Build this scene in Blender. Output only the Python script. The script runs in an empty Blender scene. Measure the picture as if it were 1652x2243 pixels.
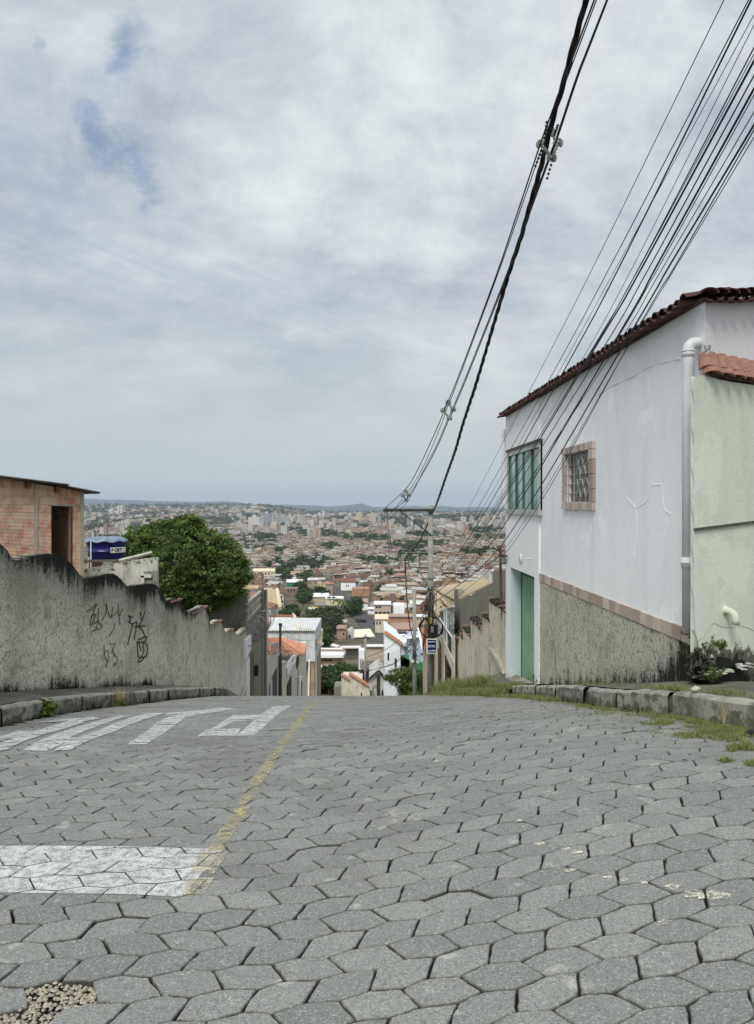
import bpy, math, random
import numpy as np
from mathutils import Vector, Matrix, noise as mnoise
R = math.radians
rnd = random.Random(7)
scene = bpy.context.scene
col = scene.collection
F = 1685.0; HY = 1105.0; CX = 826.0; VX = 782.0; K = (VX-CX)/F
def W(x, y, Y): return ((x-CX)/F*Y, Y, (HY-y)/F*Y)          # image ray at distance Y
def SY(x, a): return F*a/(x-VX)                              # distance on a street-parallel plane at offset a
def S(x, y, a):
    Y = SY(x, a); return W(x, y, Y)
def SP(Y, z, a): return (a+K*Y, Y, z)
def zat(y, Y): return (HY-y)/F*Y
_gp = [(-30,-0.9),(-6,-1.50),(0,-1.60),(2.75,-1.63),(3.67,-1.66),(5.0,-1.78),(6.0,-1.90),(7.4,-2.18),(9,-2.48),(10.5,-2.79),(12,-3.12),(13.7,-3.49),(16,-4.01),(17.5,-4.36),(19,-4.74),
 (22,-5.72),(30,-8.0),(40,-11.2),(60,-16.8),(80,-21.6),(100,-25.3),(130,-30),(180,-36.5),(260,-44.5),(400,-53),(560,-60),(750,-65),(1200,-69),(2150,-71),(3000,-62),(4500,-68),(6500,-74),(9000,-82),(12000,-85),(30000,0)]
_gx = np.array([p[0] for p in _gp]); _gz = np.array([p[1] for p in _gp])
# monotone-ish smooth interpolation (Catmull tangents, cubic Hermite)
_gm = np.gradient(_gz, _gx)
def GY(Y):
    Y = np.clip(np.asarray(Y, float), _gx[0], _gx[-1])
    i = np.clip(np.searchsorted(_gx, Y)-1, 0, len(_gx)-2)
    h = _gx[i+1]-_gx[i]; t = (Y-_gx[i])/h
    return ((2*t**3-3*t**2+1)*_gz[i]+(t**3-2*t**2+t)*h*_gm[i]+(-2*t**3+3*t**2)*_gz[i+1]+(t**3-t**2)*h*_gm[i+1])
def sm(t): 
    t = np.clip(t, 0, 1); return t*t*(3-2*t)
def RG(X, Y):   # road surface near the camera
    c = np.interp(Y, [0, 4.5, 7.8, 10, 13.7, 18, 22], [.30, .28, .20, .15, .09, .02, 0])
    return float(GY(Y) + c*sm((X+0.6)/2.8))
def G(Y): return float(GY(Y))
def Yof(y):     # far ground distance for an image row (beyond the crest)
    t = (y-HY)/F
    ys = np.geomspace(90, 9000, 900); v = -GY(ys)/ys
    k = np.argmin(np.abs(v-t)); return float(ys[k])

# ------------------------------------------------------------------ objects
OFF = {}
def off(o):
    if o is None: return Vector((0,0,0))
    return OFF.get(o.name, Vector((0,0,0)))
def thing(name, loc, label, cat, group=None, kind=None):
    o = bpy.data.objects.new(name, None); col.objects.link(o)
    o.location = loc; o.empty_display_size = .2
    OFF[o.name] = Vector(loc); tag(o, label, cat, group, kind); return o
def tag(o, label=None, cat=None, group=None, kind=None):
    if label: o['label'] = label
    if cat: o['category'] = cat
    if group: o['group'] = group
    if kind: o['kind'] = kind
    return o
class MB:
    def __init__(s): s.v=[]; s.f=[]; s.m=[]; s.uv=[]; s.has_uv=False; s.c=None
    def poly(s, pts, m=0, uv=None):
        n=len(s.v); s.v += [tuple(p) for p in pts]; s.f.append(tuple(range(n,n+len(pts)))); s.m.append(m)
        if uv: s.has_uv=True
        s.uv.append(uv if uv else [(0,0)]*len(pts))
    def faces(s, vs, fs, m=0):
        n=len(s.v); s.v += [tuple(p) for p in vs]
        for f in fs: s.f.append(tuple(i+n for i in f)); s.m.append(m); s.uv.append([(0,0)]*len(f))
    def box(s, c, d, rz=0, m=0, top=None, tilt=None):
        cx,cy,cz=c; dx,dy,dz=[q/2 for q in d]; ca,sa=math.cos(rz),math.sin(rz)
        vs=[]
        for z in (-dz,dz):
            for x,y in ((-dx,-dy),(dx,-dy),(dx,dy),(-dx,dy)):
                q=(x,y,z)
                if tilt is not None: q=tilt@Vector(q)
                vs.append((cx+q[0]*ca-q[1]*sa, cy+q[0]*sa+q[1]*ca, cz+q[2]))
        s.faces(vs, [(3,2,1,0),(0,1,5,4),(1,2,6,5),(2,3,7,6),(3,0,4,7)], m)
        s.faces(vs[4:], [(0,1,2,3)], m if top is None else top)
    def b2(s, x0,x1,y0,y1,z0,z1, m=0): s.box(((x0+x1)/2,(y0+y1)/2,(z0+z1)/2),(abs(x1-x0),abs(y1-y0),abs(z1-z0)),0,m)
    def slab(s, pts, o, m=0):   # polygon extruded by vector o
        pts=[Vector(p) for p in pts]; o=Vector(o); n=len(pts)
        vs=[tuple(p) for p in pts]+[tuple(p+o) for p in pts]
        fs=[tuple(range(n)), tuple(reversed(range(n,2*n)))]+[(i,i+n,(i+1)%n+n,(i+1)%n) for i in range(n)]
        s.faces(vs, fs, m)
    def tube(s, pts, r, n=8, m=0, caps=True):
        pts=[Vector(p) for p in pts]; N=len(pts); rr=r if isinstance(r,(list,tuple)) else [r]*N
        base=len(s.v); up=None
        for i,p in enumerate(pts):
            t=(pts[min(i+1,N-1)]-pts[max(i-1,0)])
            if t.length<1e-9: t=Vector((0,0,1))
            t.normalize()
            if up is None:
                a=Vector((0,0,1)) if abs(t.z)<.9 else Vector((1,0,0))
                up=(a-t*a.dot(t)).normalized()
            else:
                up=(up-t*up.dot(t))
                up=up.normalized() if up.length>1e-6 else Vector((1,0,0))
            w=t.cross(up)
            for k in range(n):
                an=2*math.pi*k/n; s.v.append(tuple(p+(up*math.cos(an)+w*math.sin(an))*rr[i]))
        for i in range(N-1):
            for k in range(n):
                a=base+i*n+k; b=base+i*n+(k+1)%n
                s.f.append((a,b,b+n,a+n)); s.m.append(m); s.uv.append([(0,0)]*4)
        if caps:
            for st,rev in ((base,True),(base+(N-1)*n,False)):
                f=list(range(st,st+n)); 
                if rev: f.reverse()
                s.f.append(tuple(f)); s.m.append(m); s.uv.append([(0,0)]*n)
    def lathe(s, c, prof, n=24, m=0):   # prof: (r,z)
        base=len(s.v)
        for r,z in prof:
            for k in range(n):
                an=2*math.pi*k/n; s.v.append((c[0]+r*math.cos(an),c[1]+r*math.sin(an),c[2]+z))
        for i in range(len(prof)-1):
            for k in range(n):
                a=base+i*n+k; b=base+i*n+(k+1)%n
                s.f.append((a,b,b+n,a+n)); s.m.append(m); s.uv.append([(0,0)]*4)
        s.f.append(tuple(reversed(range(base,base+n)))); s.m.append(m); s.uv.append([(0,0)]*n)
        st=base+(len(prof)-1)*n
        s.f.append(tuple(range(st,st+n))); s.m.append(m); s.uv.append([(0,0)]*n)
    def grid(s, P, m=0):   # P[i][j] points
        ni=len(P); nj=len(P[0]); b=len(s.v)
        for r_ in P: s.v += [tuple(p) for p in r_]
        for i in range(ni-1):
            for j in range(nj-1):
                a=b+i*nj+j; s.f.append((a,a+1,a+nj+1,a+nj)); s.m.append(m); s.uv.append([(0,0)]*4)
    def build(s, name, mats, parent=None, smooth=False, attrs=None):
        if not isinstance(mats,(list,tuple)): mats=[mats]
        me=bpy.data.meshes.new(name); o=off(parent)
        vs=[(x-o.x,y-o.y,z-o.z) for x,y,z in s.v] if parent is not None else s.v
        me.from_pydata(vs,[],s.f)
        for mt in mats: me.materials.append(mt)
        if len(mats)>1: me.polygons.foreach_set('material_index', s.m)
        if s.has_uv:
            ul=me.uv_layers.new(name='UVMap'); flat=[c for f in s.uv for p in f for c in p]; ul.data.foreach_set('uv', flat)
        if attrs:
            for k,(dom,typ,vals) in attrs.items():
                at=me.attributes.new(k, typ, dom)
                if dom=='POINT' and len(vals)<len(s.v): vals=list(vals)+[.3]*(len(s.v)-len(vals))
                at.data.foreach_set('value' if typ=='FLOAT' else 'color', vals)
        if smooth: me.shade_smooth() if hasattr(me,'shade_smooth') else me.polygons.foreach_set('use_smooth',[True]*len(me.polygons))
        me.update()
        ob=bpy.data.objects.new(name,me); col.objects.link(ob)
        if parent is not None: ob.parent=parent; OFF[ob.name]=o
        return ob
def struct(name, mb, mats, **k):
    o=mb.build(name, mats, **k); o['kind']='structure'; return o
def crom(pts, n=8):
    P=[Vector(p) for p in pts]; out=[]
    for i in range(len(P)-1):
        p0=P[i-1] if i>0 else P[0]*2-P[1]; p1=P[i]; p2=P[i+1]; p3=P[i+2] if i+2<len(P) else P[-1]*2-P[-2]
        for k in range(n):
            t=k/n; out.append(0.5*((2*p1)+(p2-p0)*t+(2*p0-5*p1+4*p2-p3)*t*t+(3*p1-p0-3*p2+p3)*t**3))
    out.append(P[-1]); return out
def corr(mb, p00, p10, p11, p01, waves, amp, per=6, rows=1, m=0, thick=.02, up=(0,0,1)):
    """corrugated sheet: waves run across p00->p10, flutes along p00->p01"""
    p00,p10,p11,p01=[Vector(p) for p in (p00,p10,p11,p01)]; up=Vector(up); n=int(waves*per)
    for dz in (0,-thick):
        P=[]
        for j in range(rows*2 if rows>1 else 2):
            if rows>1: t=(j//2 + (j%2))/rows; lift=(-.0 if j%2 else .035)
            else: t=j; lift=0
            row=[]
            for i in range(n+1):
                u=i/n; a=p00.lerp(p10,u); b=p01.lerp(p11,u)
                row.append(a.lerp(b,t)+up*(amp*math.sin(2*math.pi*waves*u)+dz+lift))
            P.append(row)
        mb.grid(P,m)

# ------------------------------------------------------------------ materials
class NT:
    def __init__(s, name, world=False):
        if world: s.mat=bpy.data.worlds.new(name); 
        else: s.mat=bpy.data.materials.new(name)
        s.mat.use_nodes=True; s.t=s.mat.node_tree; s.t.nodes.clear()
    def n(s, typ, ins=None, **kw):
        nd=s.t.nodes.new(typ)
        for k,v in kw.items(): setattr(nd,k,v)
        if ins:
            for k,v in ins.items():
                sk=nd.inputs[k]
                if isinstance(v, bpy.types.NodeSocket): s.t.links.new(v, sk)
                elif isinstance(v, bpy.types.Node): s.t.links.new(v.outputs[0], sk)
                else: sk.default_value=v
        return nd
    def math(s, op, a, b=None, c=None, clamp=False):
        ins={0:a}
        if b is not None: ins[1]=b
        if c is not None: ins[2]=c
        return s.n('ShaderNodeMath', ins, operation=op, use_clamp=clamp).outputs[0]
    def vmath(s, op, a, b=None, out=0):
        ins={0:a}
        if b is not None: ins[1]=b
        return s.n('ShaderNodeVectorMath', ins, operation=op).outputs[out]
    def noise(s, vec, scale, detail=4, rough=.55, dist=0, out='Fac'):
        return s.n('ShaderNodeTexNoise', {'Vector':vec,'Scale':scale,'Detail':detail,'Roughness':rough,'Distortion':dist}).outputs[out]
    def vor(s, vec, scale, feature='F1', out=0, rand=1):
        return s.n('ShaderNodeTexVoronoi', {'Vector':vec,'Scale':scale,'Randomness':rand}, feature=feature).outputs[out]
    def mix(s, fac, a, b, typ='MIX'):
        nd=s.t.nodes.new('ShaderNodeMix'); nd.data_type='RGBA'; nd.blend_type=typ
        for sk,v in ((nd.inputs[0],fac),(nd.inputs[6],a),(nd.inputs[7],b)):
            if isinstance(v,bpy.types.NodeSocket): s.t.links.new(v,sk)
            else: sk.default_value=(tuple(v)+(1,) if isinstance(v,(tuple,list)) and len(v)==3 else v)
        return nd.outputs[2]
    def ramp(s, fac, lo, hi):   # smoothstep
        return s.n('ShaderNodeMapRange', {'Value':fac,'From Min':lo,'From Max':hi}, interpolation_type='SMOOTHSTEP').outputs[0]
    def attr(s, name, out='Fac'):
        return s.n('ShaderNodeAttribute', attribute_name=name).outputs[out]
    def sep(s, v): return s.n('ShaderNodeSeparateXYZ',{0:v}).outputs
    def comb(s, x,y,z): return s.n('ShaderNodeCombineXYZ',{0:x,1:y,2:z}).outputs[0]
    def obj(s): 
        return s.n('ShaderNodeNewGeometry').outputs['Position']
    def bump(s, h, strength=.5, dist=.01):
        return s.n('ShaderNodeBump', {'Height':h,'Strength':strength,'Distance':dist}).outputs[0]
    def out(s, color, rough=.85, bump=None, spec=.3, metal=0, alpha=None, **kw):
        b=s.n('ShaderNodeBsdfPrincipled')
        for k,v in (('Base Color',color),('Roughness',rough),('Specular IOR Level',spec),('Metallic',metal),('Normal',bump),('Alpha',alpha)):
            if v is None: continue
            if isinstance(v,bpy.types.NodeSocket): s.t.links.new(v,b.inputs[k])
            else: b.inputs[k].default_value=(tuple(v)+(1,) if isinstance(v,(tuple,list)) and len(v)==3 else v)
        for k,v in kw.items(): b.inputs[k.replace('_',' ')].default_value=v
        o=s.n('ShaderNodeOutputMaterial'); s.t.links.new(b.outputs[0],o.inputs[0]); return s.mat
MATS={}
def plain(name, c, rough=.8, var=.12, scale=3.0, bump=.15, bscale=60, spec=.3, metal=0, stain=None, streak=0, attr=False):
    key=(name,)
    if key in MATS: return MATS[key]
    t=NT(name); p=t.obj()
    n1=t.noise(p,scale,5,.6); n2=t.noise(p,scale*9,3,.6)
    f=t.math('ADD',t.math('MULTIPLY',n1,.65),t.math('MULTIPLY',n2,.35))
    lo=tuple(q*(1-var*1.6) for q in c); hi=tuple(min(q*(1+var*1.2),1) for q in c)
    cc=t.mix(t.ramp(f,.3,.7),lo,hi)
    if stain:
        sv=t.vmath('MULTIPLY',p,(2.2,2.2,.28) if streak else (1,1,1))
        s1=t.noise(sv,1.6 if streak else 1.1,6,.65)
        cc=t.mix(t.math('MULTIPLY',t.ramp(s1,.52,.72),.75),cc,stain)
    m=t.out(cc,rough,t.bump(t.noise(p,bscale,3,.6),bump,.01),spec,metal)
    MATS[key]=m; return m
HAZE=7e-5; EXPO=0.66
# ---- materials
def m_paver():
    t=NT('paver_concrete'); p=t.obj(); a=t.attr('tint')
    base=t.mix(a,(.212,.221,.210),(.282,.290,.275))
    n1=t.noise(p,1.3,4,.6); base=t.mix(t.math('MULTIPLY',t.ramp(n1,.42,.66),.35),base,(.215,.225,.215))
    sp=t.noise(p,125,2,.8); base=t.mix(t.math('MULTIPLY',t.ramp(sp,.57,.70),.75),base,(.60,.60,.57))
    base=t.mix(t.math('MULTIPLY',t.ramp(sp,.46,.32),.7),base,(.10,.105,.10))
    sp2=t.noise(p,60,3,.7); base=t.mix(t.math('MULTIPLY',t.ramp(sp2,.5,.34),.45),base,(.12,.125,.12)); st=t.noise(p,.55,5,.65,.4); base=t.mix(t.math('MULTIPLY',t.ramp(st,.50,.68),.38),base,(.13,.13,.12))
    pt=t.noise(p,7,5,.6); base=t.mix(t.math('MULTIPLY',t.ramp(pt,.62,.74),.6),base,(.52,.52,.49))
    e=t.attr('edge'); base=t.mix(t.math('MULTIPLY',e,.9),base,(.05,.05,.046))
    h=t.math('ADD',t.noise(p,160,3,.7),t.math('MULTIPLY',t.noise(p,28,3,.6),1.2))
    return t.out(base,.85,t.bump(h,.8,.007),.25)
def m_joint():
    t=NT('joint_soil'); p=t.obj()
    c=t.mix(t.ramp(t.noise(p,5,5),.45,.65),(.010,.010,.008),(.035,.033,.025))
    return t.out(c,.95,t.bump(t.noise(p,120,3),.8,.01))
def m_paint(name,c,lo,hi,under=(.24,.24,.23)):
    t=NT(name); p=t.obj()
    n=t.math('ADD',t.math('MULTIPLY',t.noise(p,22,5,.75),.55),t.math('MULTIPLY',t.noise(p,170,2,.7),.45))
    al=t.ramp(n,lo,hi); g=t.noise(p,3,4)
    cc=t.mix(t.ramp(g,.35,.7),c,tuple(q*.82 for q in c))
    al=t.math('MULTIPLY',al,t.attr('wear'))
    return t.out(cc,.8,t.bump(t.noise(p,160,3),.4,.004),.25,0,al)
def m_chapisco(name,c1=(.91,.87,.73),c2=(.13,.12,.09),mould=(.022,.024,.02),sc=1.0,stk=1.5):
    t=NT(name); p=t.obj(); d=t.attr('dirt')
    ps=t.vmath('MULTIPLY',p,(1,1,.9))
    n1=t.noise(ps,21*sc,6,.78); n2=t.noise(ps,48*sc,4,.78); gm=t.attr('grime')
    f=t.math('ADD',t.math('MULTIPLY',n1,.6),t.math('MULTIPLY',n2,.4))
    base=t.mix(t.ramp(f,.405,.495),c2,c1)
    bl=t.noise(p,2.6,6,.7,.3); base=t.mix(t.math('MULTIPLY',t.ramp(bl,.50,.68),.42),base,(.13,.125,.10))
    base=t.mix(t.math('MULTIPLY',gm,.66),base,(.15,.145,.118))
    big=t.noise(p,.8,4,.6); base=t.mix(t.math('MULTIPLY',t.ramp(big,.45,.7),.35),base,(.25,.25,.19))
    st=t.noise(t.vmath('MULTIPLY',p,(3.4,3.4,.5)),1.5,5,.7)
    df=t.math('ADD',d,t.math('MULTIPLY',t.math('SUBTRACT',st,.5),stk))
    df=t.math('ADD',df,t.math('MULTIPLY',t.math('SUBTRACT',n1,.5),1.9))
    base=t.mix(t.ramp(df,.50,.92),base,mould)
    h=t.math('ADD',t.math('MULTIPLY',n1,1.0),t.math('MULTIPLY',n2,.5))
    return t.out(base,.95,t.bump(h,1.0,.03),.15)
def m_painted(name,c,dark=None,streaks=.5,light=.25):
    """painted plaster wall with faint vertical weather streaks, lighter patches and base dirt from the dirt attribute"""
    t=NT(name); p=t.obj(); d=t.attr('dirt')
    dark=dark or tuple(q*.62 for q in c)
    st=t.noise(t.vmath('MULTIPLY',p,(2.6,2.6,.7)),1.3,7,.7,.3)
    base=t.mix(t.math('MULTIPLY',t.ramp(st,.42,.72),streaks),c,dark)
    pt=t.noise(p,1.1,4,.6,.5); base=t.mix(t.math('MULTIPLY',t.ramp(pt,.55,.60),light),base,tuple(min(1,q*1.12) for q in c))
    fine=t.noise(p,38,4,.65); base=t.mix(t.math('MULTIPLY',t.ramp(fine,.52,.72),.22),base,dark)
    n1=t.noise(p,9,6,.75)
    df=t.math('ADD',d,t.math('MULTIPLY',t.math('SUBTRACT',n1,.5),1.5))
    base=t.mix(t.math('MULTIPLY',t.ramp(df,.42,.58),t.ramp(d,.0,.12)),base,(.11,.115,.085))
    base=t.mix(t.math('MULTIPLY',t.ramp(df,.72,.8),t.ramp(d,.0,.12)),base,(.015,.016,.012))
    h=t.math('ADD',t.noise(p,70,3,.6),t.math('MULTIPLY',t.noise(p,12,4,.6),1.5))
    return t.out(base,.8,t.bump(h,.35,.008),.25)
def m_brick():
    t=NT('hollow_brick'); x,y,z=t.sep(t.obj())
    xx=t.math('ADD',x,y)
    v=t.comb(t.math('MULTIPLY',xx,.7071),z,0.0)
    wob=t.noise(t.obj(),4,3,out='Color'); v=t.vmath('ADD',v,t.vmath('MULTIPLY',t.vmath('SUBTRACT',wob,(.5,.5,.5)),(.03,.03,0)))
    b=t.n('ShaderNodeTexBrick',{'Vector':v,'Color1':(.46,.22,.145,1),'Color2':(.64,.46,.32,1),'Mortar':(.46,.42,.35,1),'Scale':1.0,'Mortar Size':.013,'Mortar Smooth':.2,'Bias':0.0,'Brick Width':.29,'Row Height':.205})
    wv=t.math('SINE',t.math('MULTIPLY',z,2*math.pi/.034))
    c=t.mix(t.math('MULTIPLY',t.ramp(wv,-.2,1),.22),b.outputs[0],(.22,.11,.07))
    nn=t.noise(t.vmath('MULTIPLY',t.obj(),(7,7,4)),1,3); c=t.mix(t.math('MULTIPLY',t.ramp(nn,.48,.58),.6),c,(.66,.50,.36))
    c=t.mix(t.math('MULTIPLY',t.ramp(t.noise(t.obj(),1.3,5,.6),.6,.75),.5),c,(.42,.40,.36))
    h=t.math('SUBTRACT',1.0,b.outputs[1])
    return t.out(c,.9,t.bump(t.math('ADD',h,t.math('MULTIPLY',wv,.25)),.8,.02),.2)
def m_tile(name,c1,c2,dark=(.06,.035,.03),amt=.5,sc=1):
    t=NT(name); p=t.obj(); n1=t.noise(p,3.5*sc,5,.65); n2=t.noise(p,25*sc,4,.65)
    c=t.mix(t.ramp(n1,.35,.65),c1,c2); c=t.mix(t.math('MULTIPLY',t.ramp(n2,.5,.7),amt),c,dark)
    return t.out(c,.85,t.bump(n2,.4,.01),.25)
def m_leaf(name,a,b):
    t=NT(name); v=t.attr('tint')
    c=t.mix(v,a,b); bs=t.n('ShaderNodeBsdfPrincipled',{'Base Color':c,'Roughness':.6,'Specular IOR Level':.3})
    tr=t.n('ShaderNodeBsdfTranslucent',{'Color':c}); ms=t.n('ShaderNodeMixShader',{0:.3,1:bs.outputs[0],2:tr.outputs[0]})
    o=t.n('ShaderNodeOutputMaterial',{0:ms.outputs[0]}); return t.mat
def m_vcol(name, windows=False):
    """city fabric: colour from the 'Col' attribute; metre UVs carry rows of small openings on walls"""
    t=NT(name); c=t.attr('Col','Color'); p=t.obj()
    c=t.mix(1.0,c,(.76,.75,.735),'MULTIPLY'); n=t.noise(p,.5,4,.65); n2=t.noise(p,2.5,4,.7)
    c=t.mix(t.math('MULTIPLY',t.ramp(n2,.45,.7),.4),c,t.mix(1.0,c,(.45,.44,.42),'MULTIPLY'))
    if windows:
        uv=t.n('ShaderNodeUVMap').outputs[0]; u,v,_=t.sep(uv)
        fu=t.math('FRACT',t.math('DIVIDE',u,3.1)); fv=t.math('FRACT',t.math('DIVIDE',v,2.9))
        wu=t.math('MULTIPLY',t.math('GREATER_THAN',fu,.38),t.math('LESS_THAN',fu,.74))
        wv=t.math('MULTIPLY',t.math('GREATER_THAN',fv,.38),t.math('LESS_THAN',fv,.80))
        cell=t.n('ShaderNodeTexWhiteNoise',{'Vector':t.comb(t.math('FLOOR',t.math('DIVIDE',u,3.1)),t.math('FLOOR',t.math('DIVIDE',v,2.9)),0.0)},noise_dimensions='3D').outputs[0]
        w=t.math('MULTIPLY',t.math('MULTIPLY',wu,wv),t.math('LESS_THAN',cell,.62))
        w=t.math('MULTIPLY',w,t.math('GREATER_THAN',v,.05))
        c=t.mix(w,c,(.045,.05,.055))
    return t.out(c,.85,None,.2)
M={}
M['paver']=m_paver(); M['joint']=m_joint()
M['white_paint']=m_paint('white_road_paint',(.60,.61,.62),.35,.56)
M['yellow_paint']=m_paint('yellow_road_paint',(.56,.49,.27),.42,.62)
M['cream_paint']=m_paint('cream_paint',(.76,.73,.58),.44,.60)
M['chap']=m_chapisco('rough_stucco')
M['chap2']=m_chapisco('plinth_stucco',(.60,.585,.485),(.10,.095,.075),(.03,.03,.022),.85)
M['tan_stucco']=m_chapisco('stepped_wall_render',(.72,.66,.55),(.46,.41,.33),(.045,.04,.03),.5,1.9)
M['grey_render']=m_painted('grey_cement_render',(.25,.24,.20),(.11,.105,.088),.7,.2)
M['white_wall']=m_painted('bluish_white_paint',(.86,.875,.90),(.70,.715,.74),.45,.6)
M['pink_wall']=m_painted('pinkish_white_paint',(.72,.69,.72),(.55,.54,.56),.35,.2)
M['bright_white']=m_painted('fresh_white_paint',(.86,.88,.90),(.72,.74,.77),.25,.1)
M['reveal']=m_painted('pale_aqua_paint',(.56,.66,.68),(.46,.55,.56),.2,.1)
M['green_wall']=m_painted('pale_green_paint',(.68,.72,.61),(.53,.57,.475),.55,.6)
M['old_white']=m_painted('mouldy_white_paint',(.62,.62,.57),(.16,.17,.13),.85,.2)
M['kerb']=m_painted('kerb_concrete',(.33,.325,.28),(.055,.055,.042),.85,.2)
M['walk']=plain('sidewalk_concrete',(.13,.128,.108),.95,.35,2.5,.6,40,stain=(.06,.065,.04))
M['ramp']=plain('ramp_concrete',(.27,.25,.20),.95,.25,2.5,.6,40,stain=(.12,.12,.09))
M['brick']=m_brick()
M['mortar']=plain('grey_mortar',(.36,.33,.27),.9,.15,6,.4)
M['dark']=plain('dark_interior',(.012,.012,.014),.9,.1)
M['gate_green']=plain('green_enamel',(.20,.34,.24),.5,.12,2,.05,spec=.4)
M['pvc']=plain('grey_white_pvc',(.66,.66,.67),.5,.08,5,.05)
M['pvc_green']=plain('painted_pvc',(.54,.59,.49),.5,.08,5,.05)
M['tile_dark']=m_tile('dark_weathered_tile',(.068,.036,.031),(.12,.060,.050),(.02,.012,.011),.6,3)
M['tile_red']=m_tile('red_clay_tile',(.25,.125,.095),(.36,.20,.15),(.05,.035,.03),.65,4)
M['tile_orange']=m_tile('orange_clay_tile',(.50,.22,.13),(.60,.33,.22),(.28,.12,.07),.35)
M['tile_far']=m_tile('faded_clay_tile',(.33,.22,.175),(.42,.30,.24),(.22,.14,.11),.4)
M['tile_cream']=m_tile('cream_clay_tile',(.70,.59,.41),(.84,.75,.56),(.26,.19,.12),.5)
M['stone']=None
def m_stone():
    t=NT('pink_stone'); v=t.attr('tint'); p=t.obj(); c=t.mix(v,(.32,.245,.21),(.58,.52,.46))
    n=t.noise(t.vmath('MULTIPLY',p,(1,1,6)),9,4,.7); c=t.mix(t.math('MULTIPLY',t.ramp(n,.45,.75),.5),c,(.50,.36,.31))
    return t.out(c,.8,t.bump(t.noise(p,60,3),.5,.01),.3)
M['stone']=m_stone()
M['iron']=plain('dark_iron',(.05,.05,.05),.6,.2)
M['iron_light']=plain('grey_painted_iron',(.33,.33,.31),.6,.15)
M['rust']=plain('rusty_steel',(.10,.055,.04),.8,.3,8)
M['alu']=plain('greenish_aluminium',(.06,.11,.085),.4,.1)
M['alu_light']=plain('pale_frame',(.42,.44,.42),.5,.1)
M['cable']=plain('black_cable',(.012,.012,.013),.5,.1)
M['cable_grey']=plain('dark_grey_cable',(.035,.037,.042),.5,.1)
M['wire_metal']=plain('galvanised_wire',(.22,.22,.22),.45,.2,metal=.5)
M['polymer']=plain('grey_polymer',(.24,.25,.24),.6,.15)
M['pole']=plain('pole_concrete',(.27,.275,.24),.9,.18,4,.3,50,stain=(.15,.15,.13),streak=1)
M['timber']=plain('dark_crossarm_timber',(.05,.042,.036),.8,.25,8)
M['blue_tank']=plain('blue_plastic',(.007,.016,.13),.35,.08,3,.02,spec=.5)
M['tank_lid']=plain('faded_blue_lid',(.17,.24,.33),.45,.15,5,.05,spec=.5)
M['sheet']=plain('dark_fibre_sheet',(.12,.11,.10),.9,.25,4,.3)
M['sheet_white']=plain('white_roof_sheet',(.80,.80,.80),.6,.05,1,.05)
M['sheet_cream']=plain('cream_roof_sheet',(.80,.78,.62),.6,.05,1,.05)
M['cream_render']=m_painted('cream_plaster',(.66,.62,.52),(.33,.305,.24),.8,.3)
M['beige']=m_painted('beige_plaster',(.50,.43,.35),(.36,.31,.25),.4,.2)
M['green_paint']=plain('green_wall_paint',(.07,.22,.10),.8,.12,1.5)
M['blue_paint']=plain('blue_wall_paint',(.03,.06,.32),.8,.12,1.5)
M['pale_blue']=m_painted('pale_blue_plaster',(.48,.56,.66),(.30,.35,.42),.6,.3)
M['ochre']=plain('ochre_wall_paint',(.55,.33,.06),.8,.12,1.5)
M['brown_wood']=plain('brown_boards',(.13,.065,.035),.7,.3,7)
M['sign_blue']=plain('navy_sign_enamel',(.004,.012,.075),.4,.05)
M['sign_white']=plain('white_sign_enamel',(.80,.80,.76),.5,.05)
M['paper']=plain('white_paper',(.78,.78,.78),.8,.05)
M['box_black']=plain('black_plastic',(.015,.016,.018),.5,.1)
M['asphalt']=plain('worn_asphalt',(.085,.085,.085),.95,.2,.4,.2,8)
M['soil']=plain('valley_soil',(.12,.105,.075),1,.45,.08,.2,2)
M['soil_near']=plain('yard_soil',(.11,.095,.06),1,.4,.8,.5,12)
M['bark']=plain('bark',(.07,.055,.04),.95,.3,9,.8,40)
M['leaf']=m_leaf('fresh_foliage',(.028,.062,.012),(.175,.255,.060))
M['leaf_city']=m_leaf('valley_foliage',(.028,.050,.018),(.075,.115,.040))
M['grass']=m_leaf('grass_blade',(.085,.125,.028),(.30,.32,.13))
M['city']=m_vcol('city_fabric',True); M['house']=m_vcol('house_fabric',False)
M['pane']=plain('dark_window_opening',(.03,.033,.036),.3,.1)
def m_glass():
    t=NT('green_tinted_glass'); x,y,z=t.sep(t.obj())
    n=t.noise(t.comb(t.math('MULTIPLY',y,3.0),0.0,t.math('MULTIPLY',z,.3)),1.2,3)
    c=t.mix(t.ramp(n,.4,.62),(.10,.19,.16),(.36,.54,.49)); return t.out(c,.12,None,.6)
M['glass']=m_glass()
def m_glass2():
    t=NT('balcony_glass'); p=t.obj()
    n=t.noise(t.vmath('MULTIPLY',p,(3,3,.8)),1.5,4,.7)
    c=t.mix(t.ramp(n,.4,.65),(.045,.085,.06),(.20,.29,.24)); return t.out(c,.1,None,.6)
M['glass2']=m_glass2()
M['hill']=plain('wooded_hill',(.025,.045,.05),1,.25,.002,.1,.02)

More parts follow.
